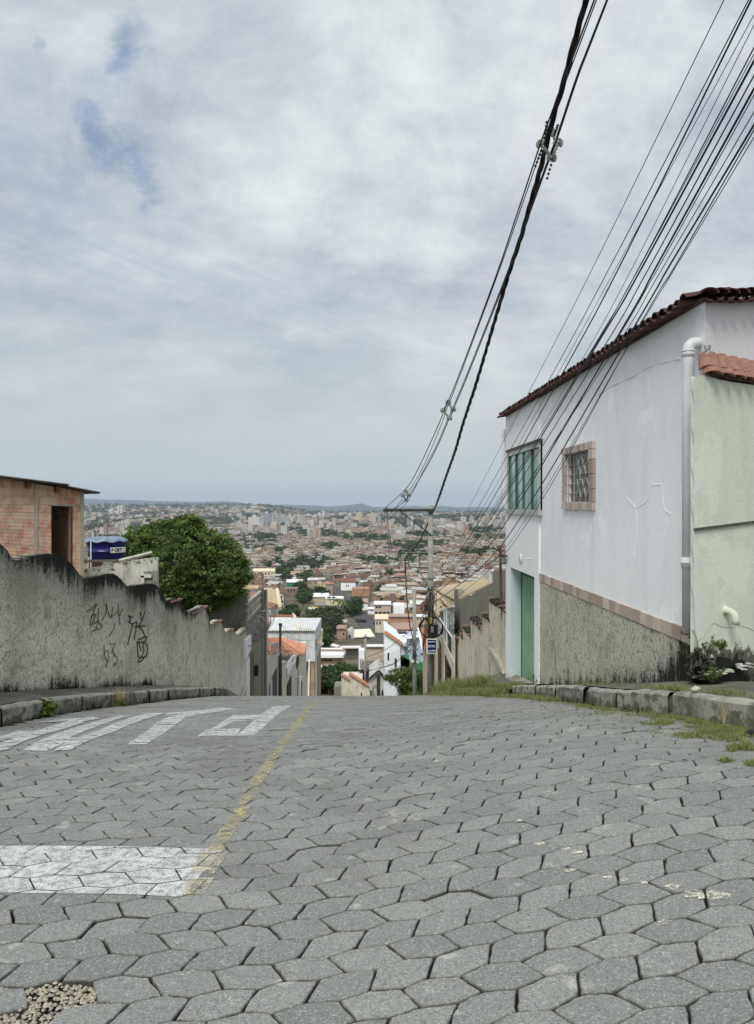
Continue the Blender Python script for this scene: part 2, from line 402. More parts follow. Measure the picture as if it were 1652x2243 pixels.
# ---- near road of interlocking pavers
PA=R(9.5); UX,UY=math.cos(PA),math.sin(PA); w_=.205; p_=w_*.675; am=w_*.062; LEAN=w_*.125
def tw(u,v): return (u*UX-v*UY, u*UY+v*UX)
def hsh(a,b,s=0):
    r=random.Random((a*73856093)^(b*19349663)^(s*83492791)); return r.uniform(-1,1), r.uniform(-1,1)
def PV(k,j):
    ju,jv=hsh(k,j); pk=(j+k)%2==0
    u=j*w_/2 + (-(LEAN if k%2==0 else -LEAN) if pk else (LEAN if (k-1)%2==0 else -LEAN)) + ju*.0075
    v=k*p_+(am if pk else -am)+jv*.006 + .02*math.sin(u*1.3+1)*math.sin(k*.21)
    return tw(u,v)
def left_kerb(Y): return float(np.interp(Y,[-6,2,5,7.8,8.8,10.3,13.6,16.2,19,24],[-7.6,-4.9,-4.05,-3.82,-3.86,-3.83,-3.72,-3.66,-3.70,-3.95]))
def right_kerb(Y): return float(np.interp(Y,[-6,2,3.5,4.5,5.2,5.8,6.45,7.8,10,13,24],[9,5,3.5,2.88,2.56,2.38,2.24,2.2,2.18,2.10,1.95]))
pav=MB(); tints=[]; edges=[]; TILES=[]
r2=random.Random(3)
hole=W(62,2225,0); 
def gpt(x,y):   # ground point for an image pixel on the near road
    t=(y-HY)/F; lo,hi=1.0,17.4
    for _ in range(40):
        m=(lo+hi)/2
        if -RG((x-CX)/F*m,m)/m>t: lo=m
        else: hi=m
    return ((x-CX)/F*lo, lo)
HX,HYY=gpt(60,2222)
for k in range(-6,235):
    for j in range(-105,120):
        if (j+k)%2: continue
        c=[PV(k,j),PV(k,j+1),PV(k,j+2),PV(k+1,j+2),PV(k+1,j+1),PV(k+1,j)]
        cx=sum(p[0] for p in c)/6; cy=sum(p[1] for p in c)/6
        if cy<.7 or cy>23.5 or cx<-7.5: continue
        if cx<left_kerb(cy)+.04 or cx>min(right_kerb(cy)-.02,6.5): continue
        if ((cx-HX)/.17)**2+((cy-HYY)/.13)**2<1: continue
        gap=r2.uniform(.020,.031)
        near=cy<9
        sx,sy=hsh(k,j,5); dz=r2.uniform(-.002,.002); sx*=.009; sy*=.009
        if r2.random()<.03: dz-=.006
        def zz(x,y): return RG(x,y)+dz+(x-cx)*sx+(y-cy)*sy
        ring=[]
        for i in range(6):
            a=c[i]; b=c[(i+1)%6]; nsub=4 if near else 1
            for q in range(nsub):
                t=q/nsub; x=a[0]+(b[0]-a[0])*t; y=a[1]+(b[1]-a[1])*t
                s=1-gap
                if near:
                    jj=.0034; x+=r2.uniform(-jj,jj); y+=r2.uniform(-jj,jj)
                    if q==0: s-=r2.uniform(.0,.035)
                ring.append((cx+(x-cx)*s, cy+(y-cy)*s))
        n=len(ring); b0=len(pav.v)
        for sc,dzz in ((.955,0),(1,-.007),(1.0,-.035)):
            for x,y in ring:
                X=cx+(x-cx)*sc; Y=cy+(y-cy)*sc; pav.v.append((X,Y,zz(X,Y)+dzz))
        ti=r2.random(); tints += [ti]*(3*n); edges += [0]*n+[.95]*n+[1]*n
        fs=[tuple(range(b0,b0+n))]
        for q in (0,1):
            for i in range(n):
                a=b0+q*n+i; b=b0+q*n+(i+1)%n; fs.append((a,a+n,b+n,b))
        pav.f+=fs; pav.m+=[0]*len(fs); pav.uv+=[[(0,0)]*len(f) for f in fs]
        TILES.append(([(cx+(x-cx)*(1-gap)*.985, cy+(y-cy)*(1-gap)*.985) for x,y in c],cx,cy,dz,sx,sy))
o=struct('road',pav,M['paver'],attrs={'tint':('POINT','FLOAT',tints),'edge':('POINT','FLOAT',edges)})
# bed under the pavers (the visible joints) and the whole near ground
g=MB(); P=[]
ys=list(np.arange(-10,24.01,.5)); xs=list(np.arange(-9,7.01,.5))
for Y in ys: P.append([(x,Y,RG(x,Y)-.022) for x in xs])
g.grid(P); struct('ground',g,M['joint'],smooth=True)

def clip(subj, clipr):
    out=subj
    ar=sum(clipr[i][0]*clipr[(i+1)%len(clipr)][1]-clipr[(i+1)%len(clipr)][0]*clipr[i][1] for i in range(len(clipr)))
    C=clipr if ar>0 else clipr[::-1]
    for i in range(len(C)):
        ax,ay=C[i]; bx,by=C[(i+1)%len(C)]; inp=out; out=[]
        if not inp: return []
        def ins(p): return (bx-ax)*(p[1]-ay)-(by-ay)*(p[0]-ax)>=0
        for q in range(len(inp)):
            p=inp[q]; r_=inp[q-1]
            if ins(p)!=ins(r_):
                dx,dy=p[0]-r_[0],p[1]-r_[1]; den=(bx-ax)*dy-(by-ay)*dx
                if abs(den)>1e-12:
                    t=((by-ay)*(r_[0]-ax)-(bx-ax)*(r_[1]-ay))/den; out.append((r_[0]+dx*t,r_[1]+dy*t))
            if ins(p): out.append(p)
    return out
def paint(name, polys, mat, lift=.0022, wear=None):
    mb=MB(); wr=[]
    for pi,pg in enumerate(polys):
        x0=min(p[0] for p in pg)-.2; x1=max(p[0] for p in pg)+.2; y0=min(p[1] for p in pg)-.2; y1=max(p[1] for p in pg)+.2
        for c,cx,cy,dz,sx,sy in TILES:
            if cx<x0 or cx>x1 or cy<y0 or cy>y1: continue
            q=clip(pg,c)
            if len(q)<3: continue
            mb.poly([(x,y,RG(x,y)+dz+(x-cx)*sx+(y-cy)*sy+lift+pi*.0004) for x,y in q])
            wv=(wear(cx,cy) if wear else 1); wr+= [wv]*len(q)
    return struct(name,mb,mat,attrs={'wear':('POINT','FLOAT',wr)})
def gp(pts): return [gpt(x,y) for x,y in pts]
paint('road_marking_stop_bar',[gp([(-1150,1846),(-150,1853),(-150,1954),(-1150,1946)]),gp([(-150,1853),(120,1853),(120,1957),(-150,1954)]),gp([(120,1853),(300,1855),(300,1960),(120,1957)]),gp([(300,1855),(490,1862),(398,1966),(300,1960)])],M['white_paint'])
yl=[((690,1534),9),((678,1549),11),((655,1580),13),((632,1612),16),((612,1640),18),((590,1672),20),((568,1705),22),((545,1745),24),((522,1788),26),((505,1812),27),((488,1838),29),((472,1866),30)]
ylp=[]
for (a,wa),(b,wb) in zip(yl[:-1],yl[1:]): ylp.append(gp([(a[0]-wa*.6,a[1]),(a[0]+wa*.6,a[1]),(b[0]+wb*.6,b[1]),(b[0]-wb*.6,b[1])]))
yw=random.Random(5)
paint('road_marking_centre_line',ylp,M['yellow_paint'],wear=lambda x,y:(1.0 if yw.random()>.12 else .4))
paint('road_marking_line_end',[gp([(440,1868),(500,1868),(470,1915),(415,1915)]),gp([(412,1925),(470,1925),(445,1962),(398,1962)])],m_paint('worn_yellow_paint',(.58,.53,.40),.42,.60),lift=.0045)
def z3(pts): return gp([(x*.4379,1513.6+y*.4379) for x,y in pts])
L=[z3(q) for q in (
 [(1375,75),(1458,74),(1270,222),(1175,226)],[(985,228),(1030,193),(1205,188),(1180,226)],[(985,228),(1165,123),(1240,123),(1085,196)],[(1165,124),(1320,118),(1290,142),(1130,150)],
 [(640,268),(735,268),(885,165),(780,165)],[(780,165),(885,165),(945,125),(850,125)],[(850,126),(945,130),(1185,90),(1090,86)],[(835,124),(820,112),(990,99),(1090,93)],
 [(115,300),(235,303),(330,262),(175,262)],[(175,262),(300,262),(420,205),(300,210)],[(300,210),(400,210),(560,152),(470,158)],[(470,158),(540,158),(655,126),(600,126)],
 [(270,300),(350,300),(520,225),(420,225)],[(420,225),(520,225),(660,165),(560,170)],[(560,170),(660,168),(830,112),(740,112)],[(230,268),(420,262),(470,238),(300,240)],
 [(-60,318),(40,295),(240,215),(130,205)],[(130,215),(240,215),(420,160),(330,155)],[(330,156),(400,160),(500,140),(460,133)],[(180,160),(330,156),(430,140),(340,142)],[(-60,250),(20,250),(150,210),(90,205)])]
paint('road_marking_pare_letters',L,M['white_paint'],lift=.0022)
sp=[]; r5=random.Random(11)
for x,y,s in ((1183,1848,12),(1210,1853,8),(1240,1860,10),(1262,1868,11),(1203,1894,9),(1245,1908,12),(1334,1924,10),(1365,1930,9),(1413,1936,8),(1473,1946,16),(1517,1959,20),(1547,1962,22),(1577,1966,24),(1453,2023,14),(700,1720,8),(735,1735,7),(965,1640,7),(952,1671,9),(1140,1800,7),(1150,1814,6),(760,1640,5)):
    cx,cy=gpt(x,y); rr=s/F*cy*.9
    sp.append([(cx+rr*math.cos(t)*r5.uniform(.6,1.3)*1.3, cy+rr*math.sin(t)*r5.uniform(.5,1.1)) for t in [i*math.pi/4 for i in range(8)]])
paint('paint_splashes',sp,M['cream_paint'],lift=.0026)
sp=[]
for x,y,s in ((998,2221,16),(35,2075,18),(395,2065,16),(420,2135,15),(360,2180,13),(180,2090,9),(160,2065,7),(770,1745,7),(440,1770,8),(470,1735,7),(375,1705,8)):
    cx,cy=gpt(x,y); rr=s/F*cy*.9
    sp.append([(cx+rr*math.cos(t)*r5.uniform(.6,1.2), cy+rr*math.sin(t)*r5.uniform(.6,1.3)) for t in [i*math.pi/4 for i in range(8)]])
paint('paint_spots',sp,m_paint('faint_white_paint',(.52,.53,.50),.42,.66),lift=.003)
# gravel patch where pavers are missing
gm=MB(); r6=random.Random(4)
for i in range(1500):
    x=HX+r6.uniform(-.26,.26); y=HYY+r6.uniform(-.19,.19); s=r6.uniform(.003,.012); z=RG(x,y)-.02+r6.uniform(0,.012)
    if ((x-HX)/.26)**2+((y-HYY)/.19)**2>1: continue
    vs=[(x+s*r6.uniform(.6,1.3)*math.cos(a),y+s*r6.uniform(.6,1.3)*math.sin(a),z) for a in (0,1.2,2.5,3.7,5)]
    n=len(gm.v); gm.v+=vs+[(x,y,z+s*.8)]; 
    for q in range(5): gm.f.append((n+q,n+(q+1)%5,n+5)); gm.m.append(0); gm.uv.append([(0,0)]*3)
o=gm.build('gravel',[plain('pale_gravel',(.36,.33,.27),.9,.4,60)]); tag(o,'loose pale gravel where a paver is missing at the bottom left','gravel',kind='stuff')

# ---- kerbs and sidewalks
def kerb(name, fn, side, Y0, Y1, h, w, step=.25):
    mb=MB(); P=[]; d=[]; Y=Y0; kr=random.Random(9); nb=Y0+1; ox=oz=0
    prof=[(0,-.06),(0,.2*h),(0,.55*h),(0,.86*h),(.02,h),(w*.5,h+.006),(w,h)]
    while Y<=Y1+1e-6:
        x=fn(Y)+ox; row=[]
        j=kr.uniform(-.008,.008)
        for q,(dx,dz) in enumerate(prof):
            row.append((x+side*(dx+(j if q in(1,2) else 0)), Y, RG(x,Y)+dz+(oz+kr.uniform(-.007,.007) if q>2 else 0)))
            d.append([.95,.62,.42,.42,.12,.0,.15][q]+kr.uniform(-.15,.15))
        P.append(row); Y+=step*kr.uniform(.8,1.2)
        if Y>nb:
            mb.grid(P); P=[]; nb=Y+kr.uniform(.9,1.3); ox=kr.uniform(-.018,.012)*(1 if side>0 else .6); oz=kr.uniform(-.018,.008)*(1 if side>0 else .5); Y+=-step*.8+.004
    mb.grid(P); core=MB(); CP=[]
    for Y in np.arange(Y0,Y1,.3):
        x=fn(Y)+side*.03; CP.append([(x,Y,RG(x,Y)-.05),(x,Y,RG(x,Y)+h-.03),(x+side*(w-.03),Y,RG(x,Y)+h-.03)])
    core.grid(CP,1); mb.v+=core.v; nv=len(mb.v)-len(core.v); mb.f+=[tuple(i+nv for i in f) for f in core.f]; mb.m+=core.m; mb.uv+=core.uv
    return struct(name,mb,[M['kerb'],M['walk']],attrs={'dirt':('POINT','FLOAT',d)})
kerb('kerb_left',left_kerb,-1,-6,26,.20,.16)
kerb('kerb_right',right_kerb,1,-6,12.2,.185,.16,.2)
def lw_y(Y): return -4.4+K*Y
s=MB(); P=[]
for Y in np.arange(-6,26.1,.5):
    xk=left_kerb(Y)-.155; xw=min(lw_y(Y)+.02,xk-.05) if Y>5 else xk-3
    zk=RG(left_kerb(Y),Y)+.198; zw=zk+.05
    if Y<12: zw=zk+.05+.03*(12-Y)/6
    P.append([(xk,Y,zk),(xk*.5+xw*.5,Y,zk*.5+zw*.5+.01),(xw,Y,zw)])
s.grid(P); struct('sidewalk_left',s,M['walk'],smooth=True)
def RW(Y): return 3.28+K*Y
s=MB(); P=[]
for Y in np.arange(-6,17.6,.25):
    xk=right_kerb(Y)+.155; xw=RW(Y)+.1 if Y>7 else 3.3
    if Y<7.2: xw=3.6 if Y>4.6 else xk+1.5
    zk=RG(right_kerb(Y),Y)+.198
    zw=float(np.interp(Y,[4,6.3,7.76,10,13.7,15,16.8],[zk+.05 if Y<4.2 else -1.12,-1.47,-1.77,-2.36,-3.24,-3.45,-3.75]))
    P.append([(xk,Y,zk),(xk*.6+xw*.4,Y,zk*.6+zw*.4+.008),(xw,Y,zw)])
s.grid(P); struct('sidewalk_right',s,M['walk'],smooth=True)
# driveway ramp before the green gate
rm=MB(); P=[]
for i in range(9):
    t=i/8; Y=13.9+t*4.3
    hz=.16*math.sin(math.pi*min(1,t*1.1))
    P.append([(2.15,Y,RG(2.1,Y)+.02),(2.6,Y,RG(2.1,Y)+.10+hz*.6),(3.35+K*Y*1.0,Y,float(np.interp(Y,[13.9,16.8,18.5],[-3.28,-3.66,-4.35])) if Y<16.9 else RG(2.1,Y)+.25)])
rm.grid(P); struct('driveway_ramp',rm,M['ramp'],smooth=True)
# side ground: yards behind the walls, falling away with the hill
s=MB(); P=[]
def HL(Y): return float(np.interp(Y,[-6,8,12,15,18,20.5,23.5,26,29,32,40,60],[-1.3,-2.2,-2.25,-2.6,-3.1,-3.6,-4.3,-5.0,-5.8,-7.2,-10.5,-16.5]))
for Y in list(np.arange(-10,30,1.0))+list(np.arange(30,62,4)):
    xw=(lw_y(Y)-.1) if Y>5 else -7.5
    hb=max(HL(Y),-2.9) if Y<27.5 else HL(Y); P.append([(xw,Y,HL(Y)),(min(xw-.5,-7.5),Y,HL(Y)),(-9.5,Y,hb),(-14,Y,hb+.1),(-30,Y,hb+.3),(-60,Y,hb-1)])
s.grid(P); struct('yard_ground_left',s,M['soil_near'],smooth=True)
s=MB(); P=[]
for Y in list(np.arange(-10,30,1.0))+list(np.arange(30,62,4)):
    zz=G(Y)+.15
    P.append([(RW(Y)-.05 if Y>7 else 3.5,Y,zz),(9,Y,zz),(20,Y,zz),(50,Y,zz-2)])
s.grid(P); struct('yard_ground_right',s,M['soil_near'],smooth=True)
# street beyond the crest, then the valley terrain in one sheet to the horizon
s=MB(); P=[]
for Y in list(np.arange(23,100,2.0)):
    c=-1+K*Y*.9; P.append([(c-3.4,Y,G(Y)-.02),(c,Y,G(Y)+.02),(c+3.4,Y,G(Y)-.02)])
s.grid(P); struct('street_downhill',s,plain('grey_paving_far',(.20,.20,.19),.9,.15,2),smooth=True)
def und(X,Y):
    a=min(1,max(0,(Y-900)/2500))
    if a<=0: return 0
    lf=54*float(sm((Y-3000)/2500)*sm((-X/max(Y,1)-.07)/.08))
    return lf+a*(16*mnoise.noise(Vector((X/900,Y/1300,3)))+7*mnoise.noise(Vector((X/300,Y/400,9))))
s=MB(); P=[]
Ys=[24,30,36,44,52,60,70,80,90,100,115,130,150,180,220,260,320,400,480,560,650,750,900,1050,1200,1450,1700,2000,2300,2700,3100,3600,4100,4700,5400,6200,7100,8200,9500,11000,13000,16000,20000]
for Y in Ys:
    wd=max(70,.9*Y); P.append([(X,Y,G(Y)-.35+und(X,Y)) for X in np.linspace(-wd,wd,61)])
s.grid(P); struct('terrain',s,M['soil'],smooth=True)
# distant hills with depth
prof=[(-600,1094),(-300,1090),(0,1091),(181,1091.7),(237,1094),(299,1095),(332,1097.6),(379,1098),(426,1099.5),(480,1098.3),(517,1098.8),(547,1104.8),(642,1105.8),(693,1107),(719,1109),(763,1106.8),(790,1102.0),(808,1107),(818,1111),(871,1112),(910,1107),(930,1110.5),(967,1108),(1009,1111.5),(1042,1110.6),(1097,1113.8),(1300,1108),(1652,1110),(2200,1106)]
s=MB(); P=[]
hx=np.array([p[0] for p in prof]); hy=np.array([p[1] for p in prof])
pxs=np.arange(-600,2201,8)
for YY,fr in ((9800,.0),(10800,.45),(12000,.85),(13000,1.0),(14200,.7),(16000,.0)):
    row=[]
    for px in pxs:
        h=(HY-np.interp(px,hx,hy))/F*13000
        h+=7*mnoise.noise(Vector((px/22,YY/900,1)))+4*mnoise.noise(Vector((px/8,YY/500,5)))
        base=-110; row.append(((px-CX)/F*13000*(YY/13000)**.3,YY,base+(h-base)*fr))
    P.append(row)
s.grid(P); struct('hills',s,M['hill'],smooth=True)
# ================================================================= right-hand white house
def wall_holes(mb, a, Y0, Y1, z0, z1, holes, thick=.2, zb=None, m=0, mr=None, res=.35, zt=None):
    """street-parallel wall skin with rectangular openings (Ya,Yb,za,zb); dirt list returned"""
    if mr is None: mr=m
    def cuts(lo,hi,extra):
        c=sorted(set([lo,hi]+[e for e in extra if lo<e<hi])); out=[]
        for p,q in zip(c[:-1],c[1:]):
            n=max(1,int(round((q-p)/res))); out+=[p+(q-p)*i/n for i in range(n)]
        return out+[hi]
    yc=cuts(Y0,Y1,[h[0] for h in holes]+[h[1] for h in holes]); zc=cuts(z0,z1,[h[2] for h in holes]+[h[3] for h in holes])
    base=len(mb.v)
    for side in (0,1):
        for y in yc:
            for z in zc: mb.v.append(SP(y,z,a+side*thick))
    nz=len(zc); ns=len(yc)*nz
    def inh(y,z): return any(h[0]<y<h[1] and h[2]<z<h[3] for h in holes)
    for i in range(len(yc)-1):
        for j in range(nz-1):
            if inh((yc[i]+yc[i+1])/2,(zc[j]+zc[j+1])/2): continue
            q=base+i*nz+j
            mb.f.append((q,q+1,q+nz+1,q+nz)); mb.m.append(m); mb.uv.append([(0,0)]*4)
            q+=ns; mb.f.append((q,q+nz,q+nz+1,q+1)); mb.m.append(m); mb.uv.append([(0,0)]*4)
    for h in holes:
        A=lambda y,z,s: SP(y,z,a+s*thick)
        for (ya,za,yb,zb_) in ((h[0],h[2],h[0],h[3]),(h[0],h[3],h[1],h[3]),(h[1],h[3],h[1],h[2]),(h[1],h[2],h[0],h[2])):
            mb.poly([A(ya,za,0),A(yb,zb_,0),A(yb,zb_,1),A(ya,za,1)],mr)
    for (ya,za,yb,zb_) in ((Y0,z0,Y0,z1),(Y0,z1,Y1,z1),(Y1,z1,Y1,z0),(Y1,z0,Y0,z0)):
        mb.poly([SP(ya,za,a),SP(yb,zb_,a),SP(yb,zb_,a+thick),SP(ya,za,a+thick)],m)
def dirt_base(mb, zf, span=.5, k=1.0):
    return [max(0,min(1,(1-(v[2]-zf(v[1]))/span)))*k for v in mb.v]
AH=3.28
wh=thing('white_house',SP(10,-2.6,AH),'bluish white two storey house with stone framed window and green gate right of the street','house')
Yn,Yf,Yb=7.24,16.8,13.75
def zat_h(x,y,a=AH): return S(x,y,a)[2]
# stone framed window opening and glass window opening, in wall coordinates
sw0,sw1=SY(1296,AH),SY(1243.5,AH); swz1=zat_h(1296,984); swz0=zat_h(1243.5,1100.5)
gw0,gw1=SY(1188,AH),SY(1116,AH); gwz1=zat_h(1188,967); gwz0=zat_h(1188,1117)
w=MB(); wall_holes(w,AH,Yn,Yb,-1.36,1.93,[(sw0,sw1,swz0,swz1)],.22)
w.v=[((x,Yn+.70*(x-(AH+K*Yn))+.012,z) if (abs(y-Yn)<1e-4 and x>AH+K*Yn+.1) else (x,y,z)) for x,y,z in w.v]
w.build('wall',M['white_wall'],wh,attrs={'dirt':('POINT','FLOAT',[0]*len(w.v))})
w=MB(); gd0,gd1,gdz=14.10,16.3,-1.33
wall_holes(w,AH-.03,Yb,Yf,-5.0,1.93,[(gw0,gw1,gwz0,gwz1),(gd0,gd1,-4.9,gdz)],.24)
w.build('wall',M['bright_white'],wh,attrs={'dirt':('POINT','FLOAT',dirt_base(w,lambda Y:-3.3-(Y-13.7)*.13,.12,.5))})
# lining of the door recess in pale aqua
w=MB(); 
w.poly([SP(gd1-.003,gdz,AH-.028),SP(gd1-.003,-4.4,AH-.028),SP(gd1-.003,-4.4,AH+.34),SP(gd1-.003,gdz,AH+.34)])
w.poly([SP(gd0,gdz-.003,AH-.028),SP(gd1,gdz-.003,AH-.028),SP(gd1,gdz-.003,AH+.34),SP(gd0,gdz-.003,AH+.34)])
w.build('door_lining',M['reveal'],wh,attrs={'dirt':('POINT','FLOAT',[.0,.25,.25,0,0,0,0,0])})
# corrugated green gate
w=MB(); n=28; gz0,gz1=-3.75,gdz-.04; P0=[];P1=[]
for i in range(n*4+1):
    Y=gd0+.01+(gd1-gd0-.02)*i/(n*4); dd=.016*(1 if (i%4) in (1,2) else 0)
    P0.append(SP(Y,gz0-.1,AH+.22-dd)); P1.append(SP(Y,gz1-.10,AH+.22-dd))
w.grid([P0,P1]); w.build('gate',M['gate_green'],wh)
w=MB()
for (ya,yb,za,zb) in ((gd0,gd1,gz1-.10,gz1+.02),(gd1-.07,gd1-.006,gz0,gz1-.1)):
    w.slab([SP(ya,za,AH+.195),SP(yb,za,AH+.195),SP(yb,zb,AH+.195),SP(ya,zb,AH+.195)],(.03,0,0))
w.slab([SP(gd0,gz0+.05,AH+.24),SP(gd1,gz0+.05,AH+.24),SP(gd1,gz0-.1,AH+.24),SP(gd0,gz0-.1,AH+.24)],(.03,0,0))
w.build('gate_frame',plain('dark_green_enamel',(.025,.075,.045),.5,.15),wh)
# far end wall and hidden body
w=MB(); w.b2(RW(Yf)+.22,9.5,Yf-.2,Yf,-6,1.92); w.build('end_wall',M['bright_white'],wh,attrs={'dirt':('POINT','FLOAT',[0]*len(w.v))})
# gable wall facing the corner (slightly receding)
GM=.70; GYc=lambda X: Yn+GM*(X-RW(Yn))
w=MB(); xa=RW(Yn); pts=[]
for X in np.linspace(xa,7.0,13):
    pts.append([(X,GYc(X),z) for z in np.linspace(-1.9,1.93+.20*(X-xa),12)])
w.grid(pts); w.build('gable_wall',M['pink_wall'],wh,attrs={'dirt':('POINT','FLOAT',[max(0,.30-(v[2]-1.3)*1.2)*(1 if v[2]>1.1 else 1) if v[0]<xa+.9 else 0 for v in w.v])})
# cement ledge on the gable
w=MB(); w.slab([(xa-.01,GYc(xa)-.02,1.27),(7.0,GYc(7.0)-.02,1.27),(7.0,GYc(7.0)-.02,1.325),(xa-.01,GYc(xa)-.02,1.325)],(-.02,-.035,0)); w.build('ledge',M['pink_wall'],wh,attrs={'dirt':('POINT','FLOAT',[.2]*len(w.v))})
w=MB(); rr=random.Random(3)
for i in range(40):   # broken mortar at the corner between both houses
    z=1.50-rr.random()*.42; q=rr.uniform(.008,.020); xx=xa+rr.uniform(-.03,.05)*(1.9-z)
    w.box((xx,Yn-.015+rr.uniform(-.02,.01),z),(q*1.4,q,q*2),rr.uniform(0,3),0)
w.build('broken_mortar',plain('crumbled_mortar',(.40,.40,.39),.95,.5,20),wh)
# roof: barrel tiles with real thickness, eave over the street and along the gable
def barrel(mb, c, d, L, r, up=(0,0,1), convex=True, th=.014, m=0, n=6):
    c=Vector(c); d=Vector(d).normalized(); up=Vector(up); sd=d.cross(up).normalized(); up=sd.cross(d).normalized()
    rows=[]
    for rad in (r,r-th):
        for t,sc in ((0,1.0),(1,.86)):
            row=[]
            for k in range(n+1):
                an=math.pi*k/n; s=math.cos(an)*rad*sc; h=math.sin(an)*rad*sc*(.62 if convex else -.45)
                row.append(c+d*(L*t)+sd*s+up*h)
            rows.append(row)
    b=len(mb.v)
    for rw in rows: mb.v+=[tuple(p) for p in rw]
    N=n+1
    def q(a,b_,c_,d_): mb.f.append((a,b_,c_,d_)); mb.m.append(m); mb.uv.append([(0,0)]*4)
    for k in range(n):
        q(b+k,b+k+1,b+N+k+1,b+N+k); q(b+2*N+k+1,b+2*N+k,b+3*N+k,b+3*N+k+1)
        q(b+k+1,b+k,b+2*N+k,b+2*N+k+1); q(b+N+k,b+N+k+1,b+3*N+k+1,b+3*N+k)
rf=MB(); tr_=random.Random(8); slope=Vector((1,0,.16)).normalized()
Y=Yn+.13; i=0
while Y<Yf+.14:
    x0=RW(Y)-.17+tr_.uniform(-.015,.015); z0=1.905+tr_.uniform(-.008,.008)
    barrel(rf,(x0+.02,Y,z0+.052),slope+Vector((0,tr_.uniform(-.03,.03),0)),.44,.088,convex=True)
    barrel(rf,(x0-.02,Y+.088,z0+.03),slope,.44,.085,convex=False)
    Y+=.176
gd=Vector((-GM,1,0)).normalized()
sl2=Vector((.12,1,.14)).normalized()
X=xa-.10
while X<5.4:
    c=Vector((X+.06,GYc(X)-.12,1.90+.20*(X-xa)+tr_.uniform(-.01,.01)))
    barrel(rf,c+Vector((0,0,.05)),sl2,.44,.088); barrel(rf,c+Vector((.07,.05,.028)),sl2,.44,.085,convex=False)
    X+=.145
rf.build('roof_tiles',M['tile_dark'],wh,smooth=False)
w=MB()  # roof boards behind the tiles
w.slab([(RW(Yn)+.02,Yn+.03,1.925),(RW(Yf)+.02,Yf,1.925),(RW(Yf)+2.6,Yf,2.33),(RW(Yn)+2.6,GYc(RW(Yn)+2.6)+.03,2.33)],(0,0,.03)); w.build('roof_deck',M['tile_dark'],wh)
# mortar stub row under the eave (grubby line)
w=MB(); w.slab([SP(Yn,1.91,AH-.03),SP(Yf,1.91,AH-.03),SP(Yf,1.95,AH-.03),SP(Yn,1.95,AH-.03)],(.03,0,0)); w.build('eave_mortar',plain('grubby_mortar',(.10,.075,.06),.95,.4,12),wh)
# raised weathered seam across the wall
w=MB(); seam=[(1310,866),(1345,843),(1380,828),(1420,805),(1460,792),(1492,786)]
w.tube([S(x,y,AH-.002) for x,y in crom([(a,b,0) for a,b in seam],4) for _ in [0]] if False else [S(p.x,p.y,AH-.001) for p in crom([(a,b,0) for a,b in seam],4)],[.007+.005*math.sin(i*1.7) for i in range(21)],5); w.build('plaster_seam',M['white_wall'],wh,attrs={'dirt':('POINT','FLOAT',[0]*len(w.v))})
for pts_,r_ in (([(1372.7,1089),(1384,1103),(1393,1113)],.016),([(1393,1113),(1394,1152),(1391,1190),(1390,1223)],.011),([(1393,1113),(1417,1096),(1428,1065),(1449,1061)],.016),([(1449,1061),(1452,1090),(1456,1115),(1469,1126)],.012)):
    w=MB(); pp=crom([(a,b,0) for a,b in pts_],5); w.tube([Vector(S(p.x,p.y,AH-.0005)) for p in pp],[r_*.7*(.6+.8*math.sin(i*1.9)**2) for i in range(len(pp))],6)
    w.v=[(x if x>AH+K*y-.0035 else AH+K*y-.0035,y,z) for x,y,z in w.v]; w.build('lime_run',plain('lime_run_mat',(.82,.835,.86),.8,.02),wh)
# stone band
def stones(mb, t, Yr, zr, a, outv=.028, size=.16, horiz=True, rg=None):
    rg=rg or random.Random(2); y,z=Yr[0],zr[0]
    if horiz:
        while y<Yr[1]-.02:
            d=min(rg.uniform(size*.8,size*1.35),Yr[1]-y); th=outv+rg.uniform(-.006,.008)
            k=len(mb.v); e=.004; mb.slab([SP(y+e,zr[0]+rg.uniform(0,.008),a),SP(y+d-e,zr[0]+rg.uniform(0,.008),a),SP(y+d-e,zr[1]-rg.uniform(0,.006),a),SP(y+e,zr[1]-rg.uniform(0,.006),a)],(-th,0,0))
            t+= [rg.random()]*(len(mb.v)-k); y+=d
    else:
        while z<zr[1]-.02:
            d=min(rg.uniform(size*.8,size*1.35),zr[1]-z); th=outv+rg.uniform(-.006,.008)
            k=len(mb.v); e=.004; mb.slab([SP(Yr[0]+rg.uniform(0,.006),z+e,a),SP(Yr[1]-rg.uniform(0,.006),z+e,a),SP(Yr[1]-rg.uniform(0,.006),z+d-e,a),SP(Yr[0]+rg.uniform(0,.006),z+d-e,a)],(-th,0,0))
            t+= [rg.random()]*(len(mb.v)-k); z+=d
w=MB(); t=[]; stones(w,t,(Yn+.05,Yb-.01),(-1.375,-1.225),AH,.022,.19)
w.build('stone_band',M['stone'],wh,attrs={'tint':('POINT','FLOAT',t)})
